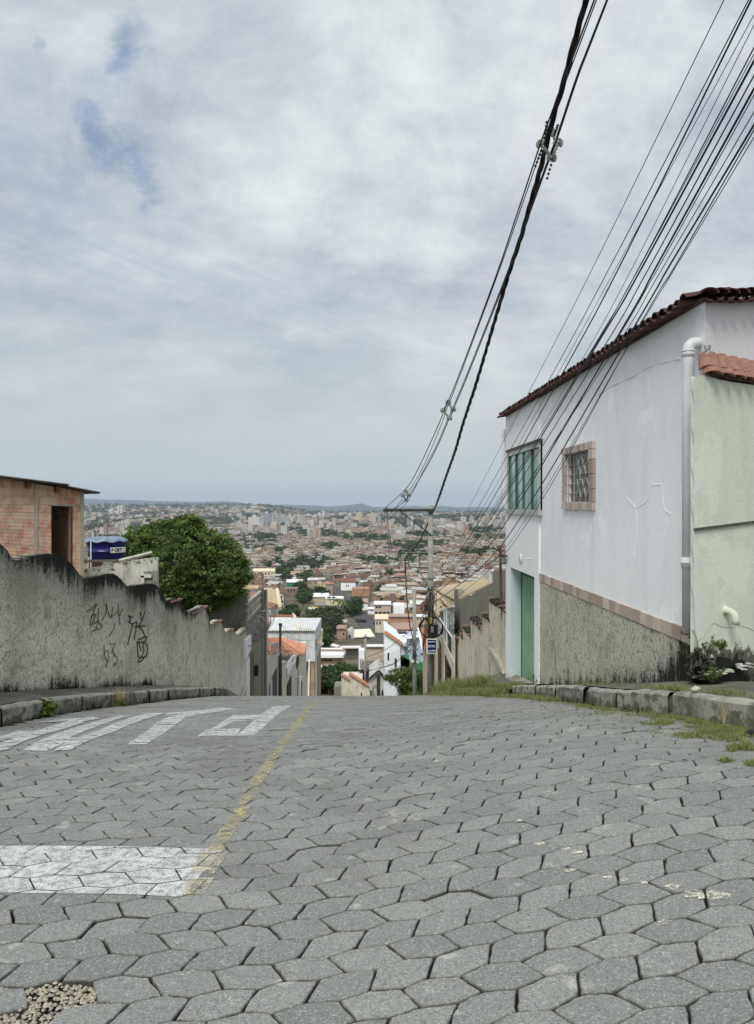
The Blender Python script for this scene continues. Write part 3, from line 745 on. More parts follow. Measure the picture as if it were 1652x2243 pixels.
# lower stucco wall
w=MB(); P=[]; d=[]
def zbase(Y): return float(np.interp(Y,[6.3,7.76,10,13.75],[-1.47,-1.77,-2.36,-3.24]))
for Y in np.linspace(Yn-.0,Yb-.01,52):
    row=[]
    for i in range(19):
        zz=zbase(Y)-.15+(-1.38-zbase(Y)+.15)*i/18; row.append(SP(Y,zz,AH-.012))
        near=max(0,1-(Y-Yn)/1.3)
        d.append(max(0,min(1, .62*max(0,1-(zz-zbase(Y))/.5)*1.3+.75*near*(.5+.5*max(0,1-(zz-zbase(Y))/.8)) + .15*max(0,1-(-1.38-zz)/.15))))
    P.append(row)
w.grid(P); w.build('lower_wall',M['chap2'],wh,attrs={'dirt':('POINT','FLOAT',d)})
w=MB(); w.b2(RW(Yn)+.02,RW(Yn)+.25,Yn+.25,Yb,-3.6,-1.37); w.build('wall_core',M['grey_render'],wh,attrs={'dirt':('POINT','FLOAT',[.5]*len(w.v))})
# stone framed window
sf=MB(); t=[]; fw0,fw1=SY(1305,AH),SY(1237,AH); fz1=zat_h(1305,965); fz0=zat_h(1303,1118)
rg=random.Random(6)
stones(sf,t,(fw0,fw1),(fz0,swz0),AH,.045,.13,True,rg); stones(sf,t,(fw0,fw1),(swz1,fz1),AH,.045,.11,True,rg)
stones(sf,t,(fw0,sw0),(swz0,swz1),AH,.045,.16,False,rg); stones(sf,t,(sw1,fw1),(swz0,swz1),AH,.045,.16,False,rg)
sfo=sf.build('stone_window',M['stone'],wh,attrs={'tint':('POINT','FLOAT',t)}); sfo['label']='small barred window framed in pink stone'
w=MB(); w.slab([SP(sw0,swz0,AH+.05),SP(sw1,swz0,AH+.05),SP(sw1,swz1,AH+.05),SP(sw0,swz1,AH+.05)],(.02,0,0)); w.build('pane',plain('dull_glass',(.085,.085,.08),.25,.5,3,.05,spec=.6),sfo)
w=MB(); dy=sw1-sw0; dz=swz1-swz0; ag=AH+.015
def bar(mb,ya,za,yb,zb,a,r=.009): mb.tube([SP(ya,za,a),SP(yb,zb,a)],r,5)
for q in (0,.27,.5,.74,1): bar(w,sw0+dy*q,swz0,sw0+dy*q,swz1,ag,.011)
for q in (0,.19,.38,.57,.76,1): bar(w,sw0,swz0+dz*q,sw1,swz0+dz*q,ag+.012,.009)
for zq in (.10,.55):
    for yq in (.02,.22,.42):
        bar(w,sw0+dy*yq,swz0+dz*zq,sw0+dy*(yq+.16),swz0+dz*(zq+.36),ag-.012,.011); bar(w,sw0+dy*(yq+.16),swz0+dz*zq,sw0+dy*yq,swz0+dz*(zq+.36),ag-.02,.011)
w.build('grille',M['iron_light'],sfo)
# glass sliding window
w=MB(); t_=.045; a0=AH-.05
def fr(ya,yb,za,zb,a=a0,th=.07): w.slab([SP(ya,za,a),SP(yb,za,a),SP(yb,zb,a),SP(ya,zb,a)],(th,0,0))
fr(gw0-.02,gw1+.03,gwz0-.10,gwz0,a0-.03,.1); fr(gw0,gw1,gwz1-.09,gwz1,a0); fr(gw0,gw0+.04,gwz0,gwz1-.09); fr(gw1-.06,gw1+.02,gwz0,gwz1-.09)
gfo=w.build('glass_window',M['alu_light'],wh)
w=MB(); fr(gw0-.04,gw1+.05,gwz1,gwz1+.05,a0-.02,.08)
w.build('lintel_strip',plain('dark_lintel',(.10,.095,.085),.8,.2),gfo)
pan=[gw0+.04+(gw1-.06-gw0-.04)*i/4 for i in range(5)]
for i in range(4):
    w=MB(); w.slab([SP(pan[i]+.005,gwz0,AH-.0-.008*(i%2)),SP(pan[i+1]-.005,gwz0,AH-.0-.008*(i%2)),SP(pan[i+1]-.005,gwz1-.09,AH-.008*(i%2)),SP(pan[i]+.005,gwz1-.09,AH-.008*(i%2))],(.012,0,0))
    w.build('pane',M['glass'],gfo)
for i in range(5):
    w=MB(); r_=.02 if i!=2 else .045
    w.slab([SP(pan[i]-r_,gwz0,AH-.03),SP(pan[i]+r_,gwz0,AH-.03),SP(pan[i]+r_,gwz1-.09,AH-.03),SP(pan[i]-r_,gwz1-.09,AH-.03)],(.03,0,0))
    w.build('mullion',M['alu'],gfo)
# rain pipes
def elbow(c0,dirA,dirB,R_,n=7):
    c0=Vector(c0); A=Vector(dirA); B=Vector(dirB); out=[]
    for i in range(n+1):
        t=i/n*math.pi/2; out.append(c0 + B*R_ - B*R_*math.cos(t) + A*R_*math.sin(t))
    return out
ap=AH-.115; Yp=SY(1507.5,ap); zt=zat(752,Yp)-.07; zbm=zat(1387,Yp)
base=SP(Yp,zbm,ap)
w=MB(); pth=[base,SP(Yp,zt,ap)]+elbow(SP(Yp,zt,ap),(0,0,1),(1,0,0),.075)[1:]+[tuple(Vector(SP(Yp,zt+.075,ap))+Vector((.14,0,0)))]
w.tube(pth,.055,18); 
zc=zat(1232,Yp)
w.tube([SP(Yp,zc-.05,ap),SP(Yp,zc+.05,ap)],.063,18); w.tube([SP(Yp,zc-.012,ap),SP(Yp,zc+.012,ap)],.068,18)
w.tube([SP(Yp,zt-.06,ap),SP(Yp,zt+.0,ap)],.0605,18); w.tube([SP(Yp,zt-.012,ap),SP(Yp,zt+.004,ap)],.065,18)
w.build('drainpipe',M['pvc'],wh,smooth=True)
w=MB(); w.tube([SP(Yp+.02,zbm-.012,ap),SP(Yp+.02,zbm+.025,ap)],.0575,18); w.build('pipe_collar',M['rust'],wh); w=MB(); w.tube([SP(Yp,zat(1336,Yp),ap-.06),SP(Yp-.03,zat(1336,Yp),ap+.02),SP(Yp-.15,zat(1335,Yp),ap+.1)],.004,5)
w.build('pipe_bracket',M['rust'],wh)
Yq=Yf+.10; xq=(1104.5-CX)/F*Yq; zt=zat(945,Yq)-.06; zb_=zat(1108,Yq)
w=MB(); w.tube([(xq+.09,Yq,zb_-.05),(xq+.03,Yq,zb_-.035),(xq,Yq,zb_+.03),(xq,Yq,zt),(xq+.02,Yq,zt+.045),(xq+.07,Yq,zt+.07),(xq+.16,Yq,zt+.07)],.056,14)
w.build('drainpipe',M['pvc'],wh,smooth=True)
# little wall fittings
w=MB(); c=S(1143,1224,AH-.03); 
w.lathe((0,0,0),[(.0,0),(.075,0),(.085,.015),(.075,.04),(.0,.045)],14); vs=w.v; w.v=[(c[0]-z_, c[1]+x_*.8, c[2]+y_*1.25) for x_,y_,z_ in vs]
w.build('wall_lamp',M['pvc'],wh,smooth=True)
w=MB(); c=S(1166,1224,AH-.03); w.tube([c,(c[0]-.12,c[1],c[2])],.016,8); w.build('pipe_stub',M['pvc'],wh)
w=MB(); c=W(1107,1225,16.85); w.b2(c[0]-.06,c[0]+.10,16.82,16.98,c[2]-.10,c[2]+.10); w.b2(c[0]-.09,c[0]+.02,16.72,16.85,c[2]-.06,c[2]+.03); w.tube([(c[0]-.06,16.78,c[2]+.05),(c[0]-.14,16.8,c[2]+.02),(c[0]-.13,16.8,c[2]-.07)],.012,6)
w.build('meter_box',plain('grey_box',(.24,.24,.22),.7,.3,20),wh)

# ================================================================= pale green neighbour
GN=.714; NX0=2.842; NY0=6.9
def NYc(X): return NY0+GN*(X-NX0)
def NP(px,z=None,y=None,o=0.0):   # point on the green wall for a pixel column
    t=(px-CX)/F; Y=(NY0-GN*NX0)/(1-GN*t); X=t*Y
    zz=z if z is not None else (HY-y)/F*Y
    return Vector((X,Y,zz))+Vector((.581,-.814,0))*o
nh=thing('green_house',(4.2,NYc(4.2),-1.5),'pale green plastered house with red tile edge at the right border','house')
w=MB(); P=[]; cols=[1520+ (1652-1520)*i/10 for i in range(11)]
def ntop(px): return float(np.interp(px,[1520,1545,1570,1604,1652],[832,828,837,844,850]))
Xs=[NP(px,z=0).x for px in cols]+[4.2,5,6,7.5]
for i,X in enumerate(Xs):
    if i<11: ztp=(HY-ntop(cols[i]))/F*NYc(X)+.03
    else: ztp=(HY-850)/F*NP(1652,z=0).y+.03
    zb0=-1.75
    row=[]
    for j in range(25):
        zz=zb0+(ztp-zb0)*j/24
        jx=.0
        if i==0: jx=.012*math.sin(j*2.1)+(.16*max(0,(-.95-zz))**1.0 if zz<-.95 else 0)
        row.append((X+jx,NYc(X+jx),zz))
    P.append(row)
w.grid(P)
back=[[((p[0]+.035,p[1]+.085,p[2]) if i==0 else (p[0]-.05,p[1]+.085,p[2])) for p in r_] for i,r_ in enumerate(P)]
w.grid(back); w.grid([[P[0][j],back[0][j]] for j in range(25)]); w.grid([[r_[-1],b_[-1]] for r_,b_ in zip(P,back)])
w.build('wall',M['green_wall'],nh,attrs={'dirt':('POINT','FLOAT',[max(0,min(1,1-(v[2]+1.52)/.36))*(.95 if v[0]<3.5 else .7)+.25*max(0,1-abs(v[2]-1.15)/.25)*(1 if v[0]<3.0 else 0) for v in w.v])})
w=MB(); # projecting slab edge
a_=NP(1519,y=1160,o=.0); b_=NP(1652,y=1143,o=.0); e=Vector((6.5,NYc(6.5),b_.z))
w.slab([a_+Vector((0,0,-.012)),b_+Vector((0,0,-.012)),e+Vector((0,0,-.012)),e+Vector((0,0,.012)),b_+Vector((0,0,.012)),a_+Vector((0,0,.012))],Vector((.581,-.814,0))*.018)
w.build('slab_line',plain('dark_gap_line',(.10,.115,.085),.9,.4,20),nh)
# tiles
w=MB(); kk=0
n_=Vector((.581,-.814,0)); al=Vector((.814,.581,0)); 
for row in range(3):
    s_=0.10 if row==0 else .05
    while s_<3.6:
        p0=NP(1545,y=826)+al*(s_-.06)-n_*(-.05+.0)+Vector((0,0,.012))
        c=p0+Vector((.035,.09,0))*row+Vector((0,0,.055*row)); c.z=p0.z+.06*row
        barrel(w,c,(Vector((.20,.62,.60))),.17,.092,convex=True,th=.018); s_+=.195
w.build('roof_tiles',M['tile_red'],nh)
w=MB(); a1=NP(1541,y=815); w.slab([a1+n_*.02,a1+al*3.8+n_*.02,a1+al*3.8+Vector((.08,.2,.06)),a1+Vector((.08,.2,.06))],(0,0,-.03)); w.build('roof_deck',M['tile_dark'],nh)
w=MB(); c=NP(1588,y=1337); o1=c+n_*.11; pth=[c-n_*.02,c+n_*.03]+[c+n_*(.03+.075*math.sin(t))+Vector((0,0,-.075*(1-math.cos(t)))) for t in (.3,.6,.9,1.2,1.57)]+[c+n_*.105+Vector((0,0,-.12))]
pth=[p-al*.0 for p in pth]; w.tube(pth,.034,14); w.tube([c-n_*.01,c+n_*.02],.042,14); w.build('drain_elbow',M['pvc_green'],nh,smooth=True)
w=MB() # hairline crack
for pts in ([(1528,1405),(1540,1395),(1553,1378),(1563,1365),(1580,1372),(1600,1375),(1618,1370),(1640,1376),(1652,1382)],):
    w.tube([NP(p.x,y=p.y,o=.001) for p in crom([(a,b,0) for a,b in pts],3)],.0022,4)
w.build('crack',plain('crack_line',(.30,.33,.26),.9,.2),nh)
# dark mossy rubble in the gap between both houses
w=MB(); rr=random.Random(12); dt=[]
def lump(mb, c, r, rg, sq=.7, n=7):
    b=len(mb.v); rings=[(0,-.6),(.75,-.45),(1,0),(.8,.5),(.35,.85)]
    ph=rg.uniform(0,6)
    for i,(q,h) in enumerate(rings):
        for k in range(n):
            a=2*math.pi*k/n+ph; jr=rg.uniform(.75,1.25)
            mb.v.append((c[0]+math.cos(a)*q*r*jr, c[1]+math.sin(a)*q*r*jr, c[2]+h*r*sq*rg.uniform(.85,1.15)))
    for i in range(len(rings)-1):
        for k in range(n):
            a=b+i*n+k; d=b+i*n+(k+1)%n; mb.f.append((a,d,d+n,a+n)); mb.m.append(0); mb.uv.append([(0,0)]*4)
    mb.f.append(tuple(range(b+4*n,b+5*n))); mb.m.append(0); mb.uv.append([(0,0)]*n)
for i in range(150):
    z=-1.66+.42*(rr.random()**1.7); X=2.93+rr.uniform(-.05,.20)*(1-(z+1.66)/.7); Y=7.10+rr.uniform(-.18,.12)
    lump(w,(X,Y,z),rr.uniform(.015,.042),rr)
mo=w.build('mossy_rubble',plain('mossy_rubble_mat',(.045,.042,.028),.95,.5,14,1,30,stain=(.10,.095,.07))); tag(mo,'dark mossy broken masonry at the foot of the gap between both houses','rubble')
w=MB()
for i in range(60):
    X=rr.uniform(2.95,4.2); Y=NYc(X)-rr.uniform(.01,.16)
    lump(w,(X,Y,-1.53-.0*(X)+rr.uniform(-.02,.015)),rr.uniform(.012,.04),rr,.35)
mo=w.build('fallen_plaster',plain('flaked_plaster',(.42,.44,.38),.95,.5,20,.6,40,stain=(.07,.08,.04))); tag(mo,'flakes of fallen pale plaster along the foot of the green wall','debris',kind='stuff')

# ================================================================= stepped wall and neighbours further down on the right
AS=3.28
def wtop(tops, Y):  # tops: list of (Y0,Y1,z0,z1)
    for a,b,c,d in tops:
        if a<=Y<=b: return c+(d-c)*(Y-a)/(b-a)
    return tops[-1][3]
def stepwall(name, a, tops, zb, mat, thick, side, dirtf, res=.12, nz=22):
    mb=MB(); P=[]; d=[]; ysx=[]
    for (y0,y1,z0,z1) in tops:
        n=max(2,int((y1-y0)/res)); ysx+= [(y0+(y1-y0)*i/n, z0+(z1-z0)*i/n) for i in range(n+1)]
    for Y,zt in ysx:
        row=[]
        for i in range(nz+1):
            q=i/nz; zz=zb(Y)+(zt-zb(Y))*q; row.append(SP(Y,zz,a)); d.append(dirtf(Y,zz,zt,zb(Y)))
        row.append(SP(Y,zt,a+side*thick)); d.append(.6); row.append(SP(Y,zb(Y),a+side*thick)); d.append(.3)
        P.append(row)
    mb.grid(P); mb.poly(P[0][::-1]); mb.poly(P[-1])
    return mb,d
stp=[(1071,1315.4,1099,1329.7),(1056.7,1349.5,1072.4,1357),(1031.5,1357.7,1056.7,1378.2),(1014.4,1374.7,1031.5,1393),(1005,1383,1014.4,1402),(993.3,1389.8,1005,1407.5)]
tops=[]
for x0,y0,x1,y1 in stp:
    ya,yb=SY(x1,AS),SY(x0,AS); z=(S(x0,y0,AS)[2]+S(x1,y1,AS)[2])/2; tops.append((ya,yb,z-.02,z+.02))
tops[0]=(16.85,)+tops[0][1:]
mb,d=stepwall('stepped_wall',AS,tops,lambda Y:G(Y)+.05,M['tan_stucco'],.16,1,lambda Y,z,zt,zb:max(0,.62-(zt-z)*.55)*(.6+.5*math.sin(Y*7.3)*math.sin(Y*2.9+1))+max(0,.25-(z-zb)))
sw=thing('stepped_wall',SP(20,G(20),AS),'tan weathered wall stepping down beside the white house, mossy tiles on top','wall')
mb.build('wall',M['tan_stucco'],sw,attrs={'dirt':('POINT','FLOAT',d)})
w=MB(); rr=random.Random(5); kc=0
for ya,yb,z0,z1 in tops:
    Y=ya+.03
    while Y<yb:
        c=SP(Y,z0+.03+rr.uniform(0,.04),AS+.07); w.box(c,(rr.uniform(.18,.26),rr.uniform(.1,.18),rr.uniform(.05,.08)),rr.uniform(-.3,.3),rr.choice([0,0,1]),tilt=Matrix.Rotation(rr.uniform(-.25,.25),3,'Y')); Y+=rr.uniform(.13,.24)
w.build('coping_tiles',[plain('mossy_tile',(.05,.05,.03),.95,.5,14,.6),plain('old_pink_tile',(.30,.19,.14),.95,.4,14,.6)],sw)
# broken sloping rib on the wall
w=MB(); w.tube([S(x,y,AS-.03) for x,y in ((1073,1422),(1083,1431),(1093,1446),(1101,1462),(1106,1478))],[.05,.07,.08,.075,.05],7); w.build('sloping_rib',plain('pale_broken_render',(.40,.37,.30),.95,.3,12,.9),sw)
# cement-rendered side house with cream tiled roof
th=thing('tiled_roof_house',SP(26,G(26),3.6),'house with cream tiled roof and grey rendered side wall behind the stepped wall','house')
A2=3.5
def pl(pts,a): return [S(x,y,a) for x,y in pts]
w=MB(); w.slab(pl([(994.7,1290.5),(994.7,1560),(1111,1560),(1111,1248),(1080,1250),(1079,1277),(1020,1310),(1004.6,1312),(1003.5,1290.5)],A2),(.18,0,0))
w.build('side_wall',M['grey_render'],th,attrs={'dirt':('POINT','FLOAT',[.0]*len(w.v))})
w=MB(); corr(w,W(1000,1316,27.9),W(1081,1279,20.3),W(1074,1267,27.5),W(950,1289,38),26,.035,6,9)
w.build('roof',M['tile_cream'],th)
w=MB(); 
corr(w,W(958.5,1340.5,31),W(999,1326,28.3),W(1003,1300,31),W(950,1291,38.2),14,.035,6,9)
w.build('roof',M['tile_cream'],th)
w=MB(); w.tube([W(957,1343,31),W(975,1337,29.6),W(996,1329,28.2)],.075,10); w.tube([W(952,1331,31),W(955,1340,30.2),W(959,1344,29.4)],.09,10); w.build('eave_tiles',M['tile_cream'],th)
w=MB(); w.b2(3.75,8,28.5,35,-12,-4.6); w.build('body',M['cream_render'],th,attrs={'dirt':('POINT','FLOAT',[0.1]*len(w.v))})
w=MB(); c=W(1068,1258,21); w.lathe((0,0,0),[(.0,-.03),(.08,-.02),(.13,.0),(.145,.015)],18); rot=Matrix.Rotation(R(75),3,'X')@Matrix.Rotation(R(-30),3,'Y'); w.v=[tuple(rot@Vector(v)+Vector(c)) for v in w.v]; w.tube([c,(c[0]+.2,c[1],c[2]-.45)],.015,6)
so=w.build('satellite_dish',M['iron_light']); tag(so,'small grey satellite dish above the cream tiled roof','satellite dish')
w=MB(); w.tube([W(1075.5,1278,20),W(1075.5,1251,20),W(1080,1250,19.9)],.05,10); w.build('vent_pipe',M['pvc'],th)
# glass balcony on the same house
w=MB(); 
for x,y0,y1 in ((960,1338,1420),(974,1333,1425),(979,1335,1430)):
    w.tube([S(x,y0,3.2),S(x,y1,3.2)],.035,6)
w.tube([S(961,1351,3.17),S(994,1401,3.17)],.03,6); w.tube([S(960,1338,3.2),S(994,1328,3.2)],.03,6); w.build('balcony_frame',M['sheet_white'],th)
w=MB(); w.slab(pl([(960,1340),(995,1329),(995,1450),(960,1395)],3.3),(.02,0,0)); w.build('balcony_glass',M['glass2'],th)
w=MB(); w.slab(pl([(956,1385),(963,1383),(995,1452),(995,1482)],3.12),(.03,0,0)); w.build('stair_beam',M['cream_render'],th,attrs={'dirt':('POINT','FLOAT',[0.1]*len(w.v))})
w=MB(); 
for x0,x1 in ((953.5,957.5),(967,973),(989,995)):
    w=MB(); w.slab(pl([(x0,1390),(x1,1390),(x1,1600),(x0,1600)],3.15),(.03,0,0)); w.build('gate_post',M['cream_render'],th,attrs={'dirt':('POINT','FLOAT',[0.15]*len(w.v))})
w=MB(); w.slab(pl([(957,1395),(995,1430),(995,1600),(957,1600)],3.42),(.05,0,0)); w.build('wooden_gate',M['brown_wood'],th)
w=MB()
for i in range(14):
    z=-3.9-.28*i; w.slab([SP(26,z,3.41),SP(31.5,z,3.41),SP(31.5,z+.05,3.41),SP(26,z+.05,3.41)],(-.02,0,0))
w.build('gate_slats',plain('dark_slat',(.05,.025,.015),.8,.2),th)
# rusty steel upright on the wall
w=MB(); w.tube([S(1098,1322,3.2),S(1096,1198,3.2)],.03,8); w.tube([S(1096,1214,3.2),S(1110,1218,3.2)],.022,6)
so=w.build('steel_post',M['rust']); tag(so,'rusty upright steel post on top of the stepped wall by the white house','post')
# ================================================================= left stucco wall
AL=-4.4
prof_l=[(34,130,-.72),(185,249,-1.23),(280,337,-1.65),(364,389,-2.28),(413,447,-2.87),(462,480,-3.62),(494,506,-4.29),(521,539.5,-4.84)]
pl_=[]   # (Y, z) silhouette with sloping shoulders like the photograph
def YL(x): return SY(x,AL)
seq=[(-6.0,.9),(7.9,.25),(8.3,.2),(9.45,-.46),(YL(34),-.73)]
sil=[(34,1225.7),(80,1217),(130,1213.3),(145,1222),(185,1269.5),(225,1260),(249,1257),(262,1265),(280,1286.4),(310,1281),(337,1278),(347,1285),(364,1317),(378,1312),(389,1310.5),(396,1317),(413,1343),(430,1335),(447,1326.5),(452,1338),(462,1367),(480,1357),(484,1363),(494,1384),(506,1376),(511,1380),(521,1391),(538,1374.5),(540,1376)]
seq+=[(YL(x),zat(y,YL(x))) for x,y in sil[1:]]
sw2=thing('stucco_wall',SP(14,-3.6,AL),'long rough grey stucco wall with black scribbles stepping down along the left sidewalk','wall')
mb=MB(); P=[]; d=[]; gr_=[]; rr=random.Random(2)
def zwb(Y):
    xk=left_kerb(Y); return RG(xk,Y)+.198+.0+(.05 if Y>=12 else .05+.03*(12-Y)/6)
pts=[]
for (y0,z0),(y1,z1) in zip(seq[:-1],seq[1:]):
    n=max(1,int((y1-y0)/(.10 if y0>6 else .5)))
    pts+=[(y0+(y1-y0)*i/n, z0+(z1-z0)*i/n+rr.uniform(-.012,.012)) for i in range(n)]
pts.append(seq[-1])
for Y,zt in pts:
    zb=zwb(Y)-.06; row=[]; H=zt-zb
    fadet=1.0 if Y<18 else max(.45,1-(Y-18)/14)
    for i in range(29):
        zz=zb+H*i/28; row.append(SP(Y,zz,AL+rr.uniform(-.006,.006))); dt=zt-zz; db=zz-zb-.06
        top=max(0,1-dt/(.62+.2*math.sin(Y*1.7)))*fadet; bot=max(0,1-db/(.36+.12*math.sin(Y*2.3)))*(1 if Y<17 else .6)
        d.append(min(1.1,1.05*top*(1.12+.5*mnoise.noise(Vector((Y*1.1,zz*.8,3))))+1.0*bot*(.85+.5*mnoise.noise(Vector((Y*.9,7,3))))))
    [gr_.append(max(0,min(1,1.12-1.75*(1-i/28)))*(1 if Y<19 else .7)) for i in range(29)]; gr_+=[.6,.3]; row.append(SP(Y,zt,AL-.20)); d.append(.75*fadet); row.append(SP(Y,zb-1.5,AL-.20)); d.append(.3); P.append(row)
mb.grid(P); mb.poly(P[0][::-1]); mb.poly(P[-1])
mb.build('wall',M['chap'],sw2,attrs={'dirt':('POINT','FLOAT',d),'grime':('POINT','FLOAT',gr_)})
# terracotta lips where the render has fallen from the steps
w=MB()
for x0,y0,x1,y1 in ((364,1316,389,1310),(413,1342,447,1326),(462,1366,480,1357),(494,1383,506,1376),(521,1390,538,1375)):
    a,b=S(x0,y0,AL-.1),S(x1,y1,AL-.1); w.slab([a,b,(b[0],b[1],b[2]-.05),(a[0],a[1],a[2]-.05)],(.125,0,0))
w.build('brick_lip',plain('exposed_brick',(.30,.17,.11),.95,.4,14,.6),sw2)
# scribbles: written strokes on the wall surface, traced in wall coordinates
def cr(x,y): return (x*.33690, 1001.7+y*.33690)
scr=[[(565,1000),(595,990),(628,955),(610,1005),(590,1060),(592,1100)],[(592,1040),(625,1020),(600,1085),(640,1060)],[(642,978),(640,1060),(665,1105),(600,1130)],[(640,1060),(625,1120)],
 [(692,950),(690,1010),(665,1060)],[(692,955),(720,1045),(735,975)],[(720,1045),(775,990)],[(770,950),(775,1030),(800,985)],[(775,1020),(780,1090)],[(745,1080),(740,1115),(710,1165)],
 [(838,1030),(850,1060),(838,1070),(860,1085),(855,1120),(832,1215)],[(838,1030),(865,1040)],[(860,1085),(890,1070),(885,1120),(875,1185)],[(915,1005),(925,1060),(945,1000)],[(925,1060),(905,1100),(925,1120),(945,1165)],[(880,1100),(945,1095)],[(900,1185),(958,1165),(930,1215)],
 [(893,1200),(900,1290),(915,1300),(950,1290),(962,1240),(945,1205),(893,1200)],[(930,1215),(935,1270),(895,1330),(925,1320),(945,1290)],[(905,1205),(920,1260)],
 [(678,1215),(680,1275),(700,1330)],[(678,1275),(700,1255),(705,1310),(690,1370)],[(715,1215),(752,1215),(730,1260),(765,1310),(740,1360)],[(735,1240),(750,1300)]]
w=MB(); 
for k,st in enumerate(scr):
    pp=crom([cr(*q)+(0,) for q in st],5); thin=.007 if k<10 else (.012 if k<20 else .006)
    w.tube([Vector(S(p.x,p.y,AL+.012)) for p in pp],[thin*(.7+.5*math.sin(i*1.3+k)**2) for i in range(len(pp))],5)
# flatten strokes onto the wall
w.v=[(min(x,AL+K*y+.018),y,z) for x,y,z in w.v]
so=w.build('graffiti',plain('black_spray_paint',(.028,.03,.028),.9,.5,30),sw2); so['label']='black spray scribbles in a hurried hand'
# ================================================================= brick shed
bh=thing('brick_house',(-9.5,20,-2.4),'unfinished bare brick shed with a dark doorway and thin sheet roof at the left border','house')
YB=20.0
TH=math.radians(43); CT,STH=math.cos(TH),math.sin(TH); XRW=(178-CX)/F*YB
def bx(x):
    t=(x-CX)/F; return XRW+(20*t-XRW)/(CT-t*STH)
class MR(MB):
    def build(s,*a,**k):
        s.v=[(XRW+(x-XRW)*CT-(y-YB)*STH, YB+(x-XRW)*STH+(y-YB)*CT, z) for x,y,z in s.v]; return super().build(*a,**k)
def bz(y,x=178): return (HY-y)/F*(YB+(bx(x)-XRW)*STH)
# front wall with a doorway, drawn facing the street
dx0,dx1=bx(112.5),bx(160); dzt=bz(1107,135); xr=bx(178); xl=-13.5
def rz_(X): return float(np.interp(X,[-13.5,bx(0),bx(205)],[1.05,bz(1044,0),bz(1079,205)]))
w=MR()
def fw(x0,x1,zlo0,zhi):
    n=max(1,int((x1-x0)/.5)); xs=[x0+(x1-x0)*i/n for i in range(n+1)]
    for side in (0,.14):
        w.grid([[(x,YB+side,zlo0),(x,YB+side,(rz_(x)-.02 if zhi is None else zhi))] for x in xs])
fw(xl,dx0,-2.8,None); fw(dx1,xr,-2.8,None)
n=4
for side in (0,.14): w.grid([[(x,YB+side,dzt),(x,YB+side,rz_(x)-.02)] for x in np.linspace(dx0,dx1,4)])
w.poly([(dx0,YB,-2.8),(dx0,YB+.14,-2.8),(dx0,YB+.14,dzt),(dx0,YB,dzt)]); w.poly([(dx1,YB,-2.8),(dx1,YB,dzt),(dx1,YB+.14,dzt),(dx1,YB+.14,-2.8)])
# side and back walls
w.b2(xr-.14,xr-.002,YB+.141,YB+4,-2.8,rz_(xr)-.03); w.b2(xl,xr,YB+4,YB+4.14,-2.8,.3); w.b2(xl-.14,xl,YB,YB+4,-2.8,1.0)
w.build('wall',M['brick'],bh)
w=MR(); dr=random.Random(1)   # open cells of the hollow bricks in the door jamb
jx=bx(155); 
w.b2(bx(154.5),dx1-.001,YB+.02,YB+.13,-2.8,dzt-.002)
w.build('door_jamb',plain('hollow_brick_end',(.30,.17,.11),.9,.25,12),bh)
w=MR(); z=-2.7
while z<dzt-.05:
    for k in range(2):
        w.b2(bx(155.3)+k*.028,bx(155.3)+k*.028+.018,YB+.012,YB+.03,z,z+.04)
    z+=.058
w.build('brick_cell',M['dark'],bh)
w=MR()
for x0,x1 in ((75,82.5),): w.b2(bx(x0),bx(x1),YB-.02,YB+.16,-2.8,rz_(bx(78))-.03)
w.build('concrete_column',M['mortar'],bh); w=MR()
w.b2(xr-.02,xr+.07,YB-.015,YB+.17,-2.8,rz_(xr)-.04)
w.build('concrete_column',M['mortar'],bh)
w=MR(); w.slab([(dx0-.06,YB-.008,dzt),(bx(166),YB-.008,dzt-.03),(bx(166),YB-.008,dzt+.02),(dx0-.06,YB-.008,dzt+.04)],(0,.1,0)); w.build('lintel',M['mortar'],bh)
w=MR(); 
for x in (58,122):
    w=MR(); w.b2(bx(x)-.05,bx(x)+.05,YB-.22,YB+.3,rz_(bx(x))-.16,rz_(bx(x))-.02)
    w.build('rafter_end',plain('old_rafter',(.12,.06,.035),.9,.3,10),bh)
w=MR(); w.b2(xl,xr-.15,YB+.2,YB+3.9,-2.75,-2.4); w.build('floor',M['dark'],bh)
# thin roof sheets
w=MR(); e=YB-.30
def rs(x,k=0): return rz_(x)+.03+k
corr(w,(xl-.3,e,rs(xl)+.05),(xl-.3,YB+4.6,rs(xl)+.05),(bx(143),YB+4.6,rs(bx(143))+.045),(bx(143),e,rs(bx(143))+.045),26,.022,6,1,thick=.018)
corr(w,(bx(120),e+.03,rs(bx(120))+.0),(bx(120),YB+4.6,rs(bx(120))),(bx(212),YB+4.6,rs(bx(212))-.03),(bx(212),e+.03,rs(bx(212))-.03),26,.022,6,1,thick=.018)
w.build('roof',M['sheet'],bh)
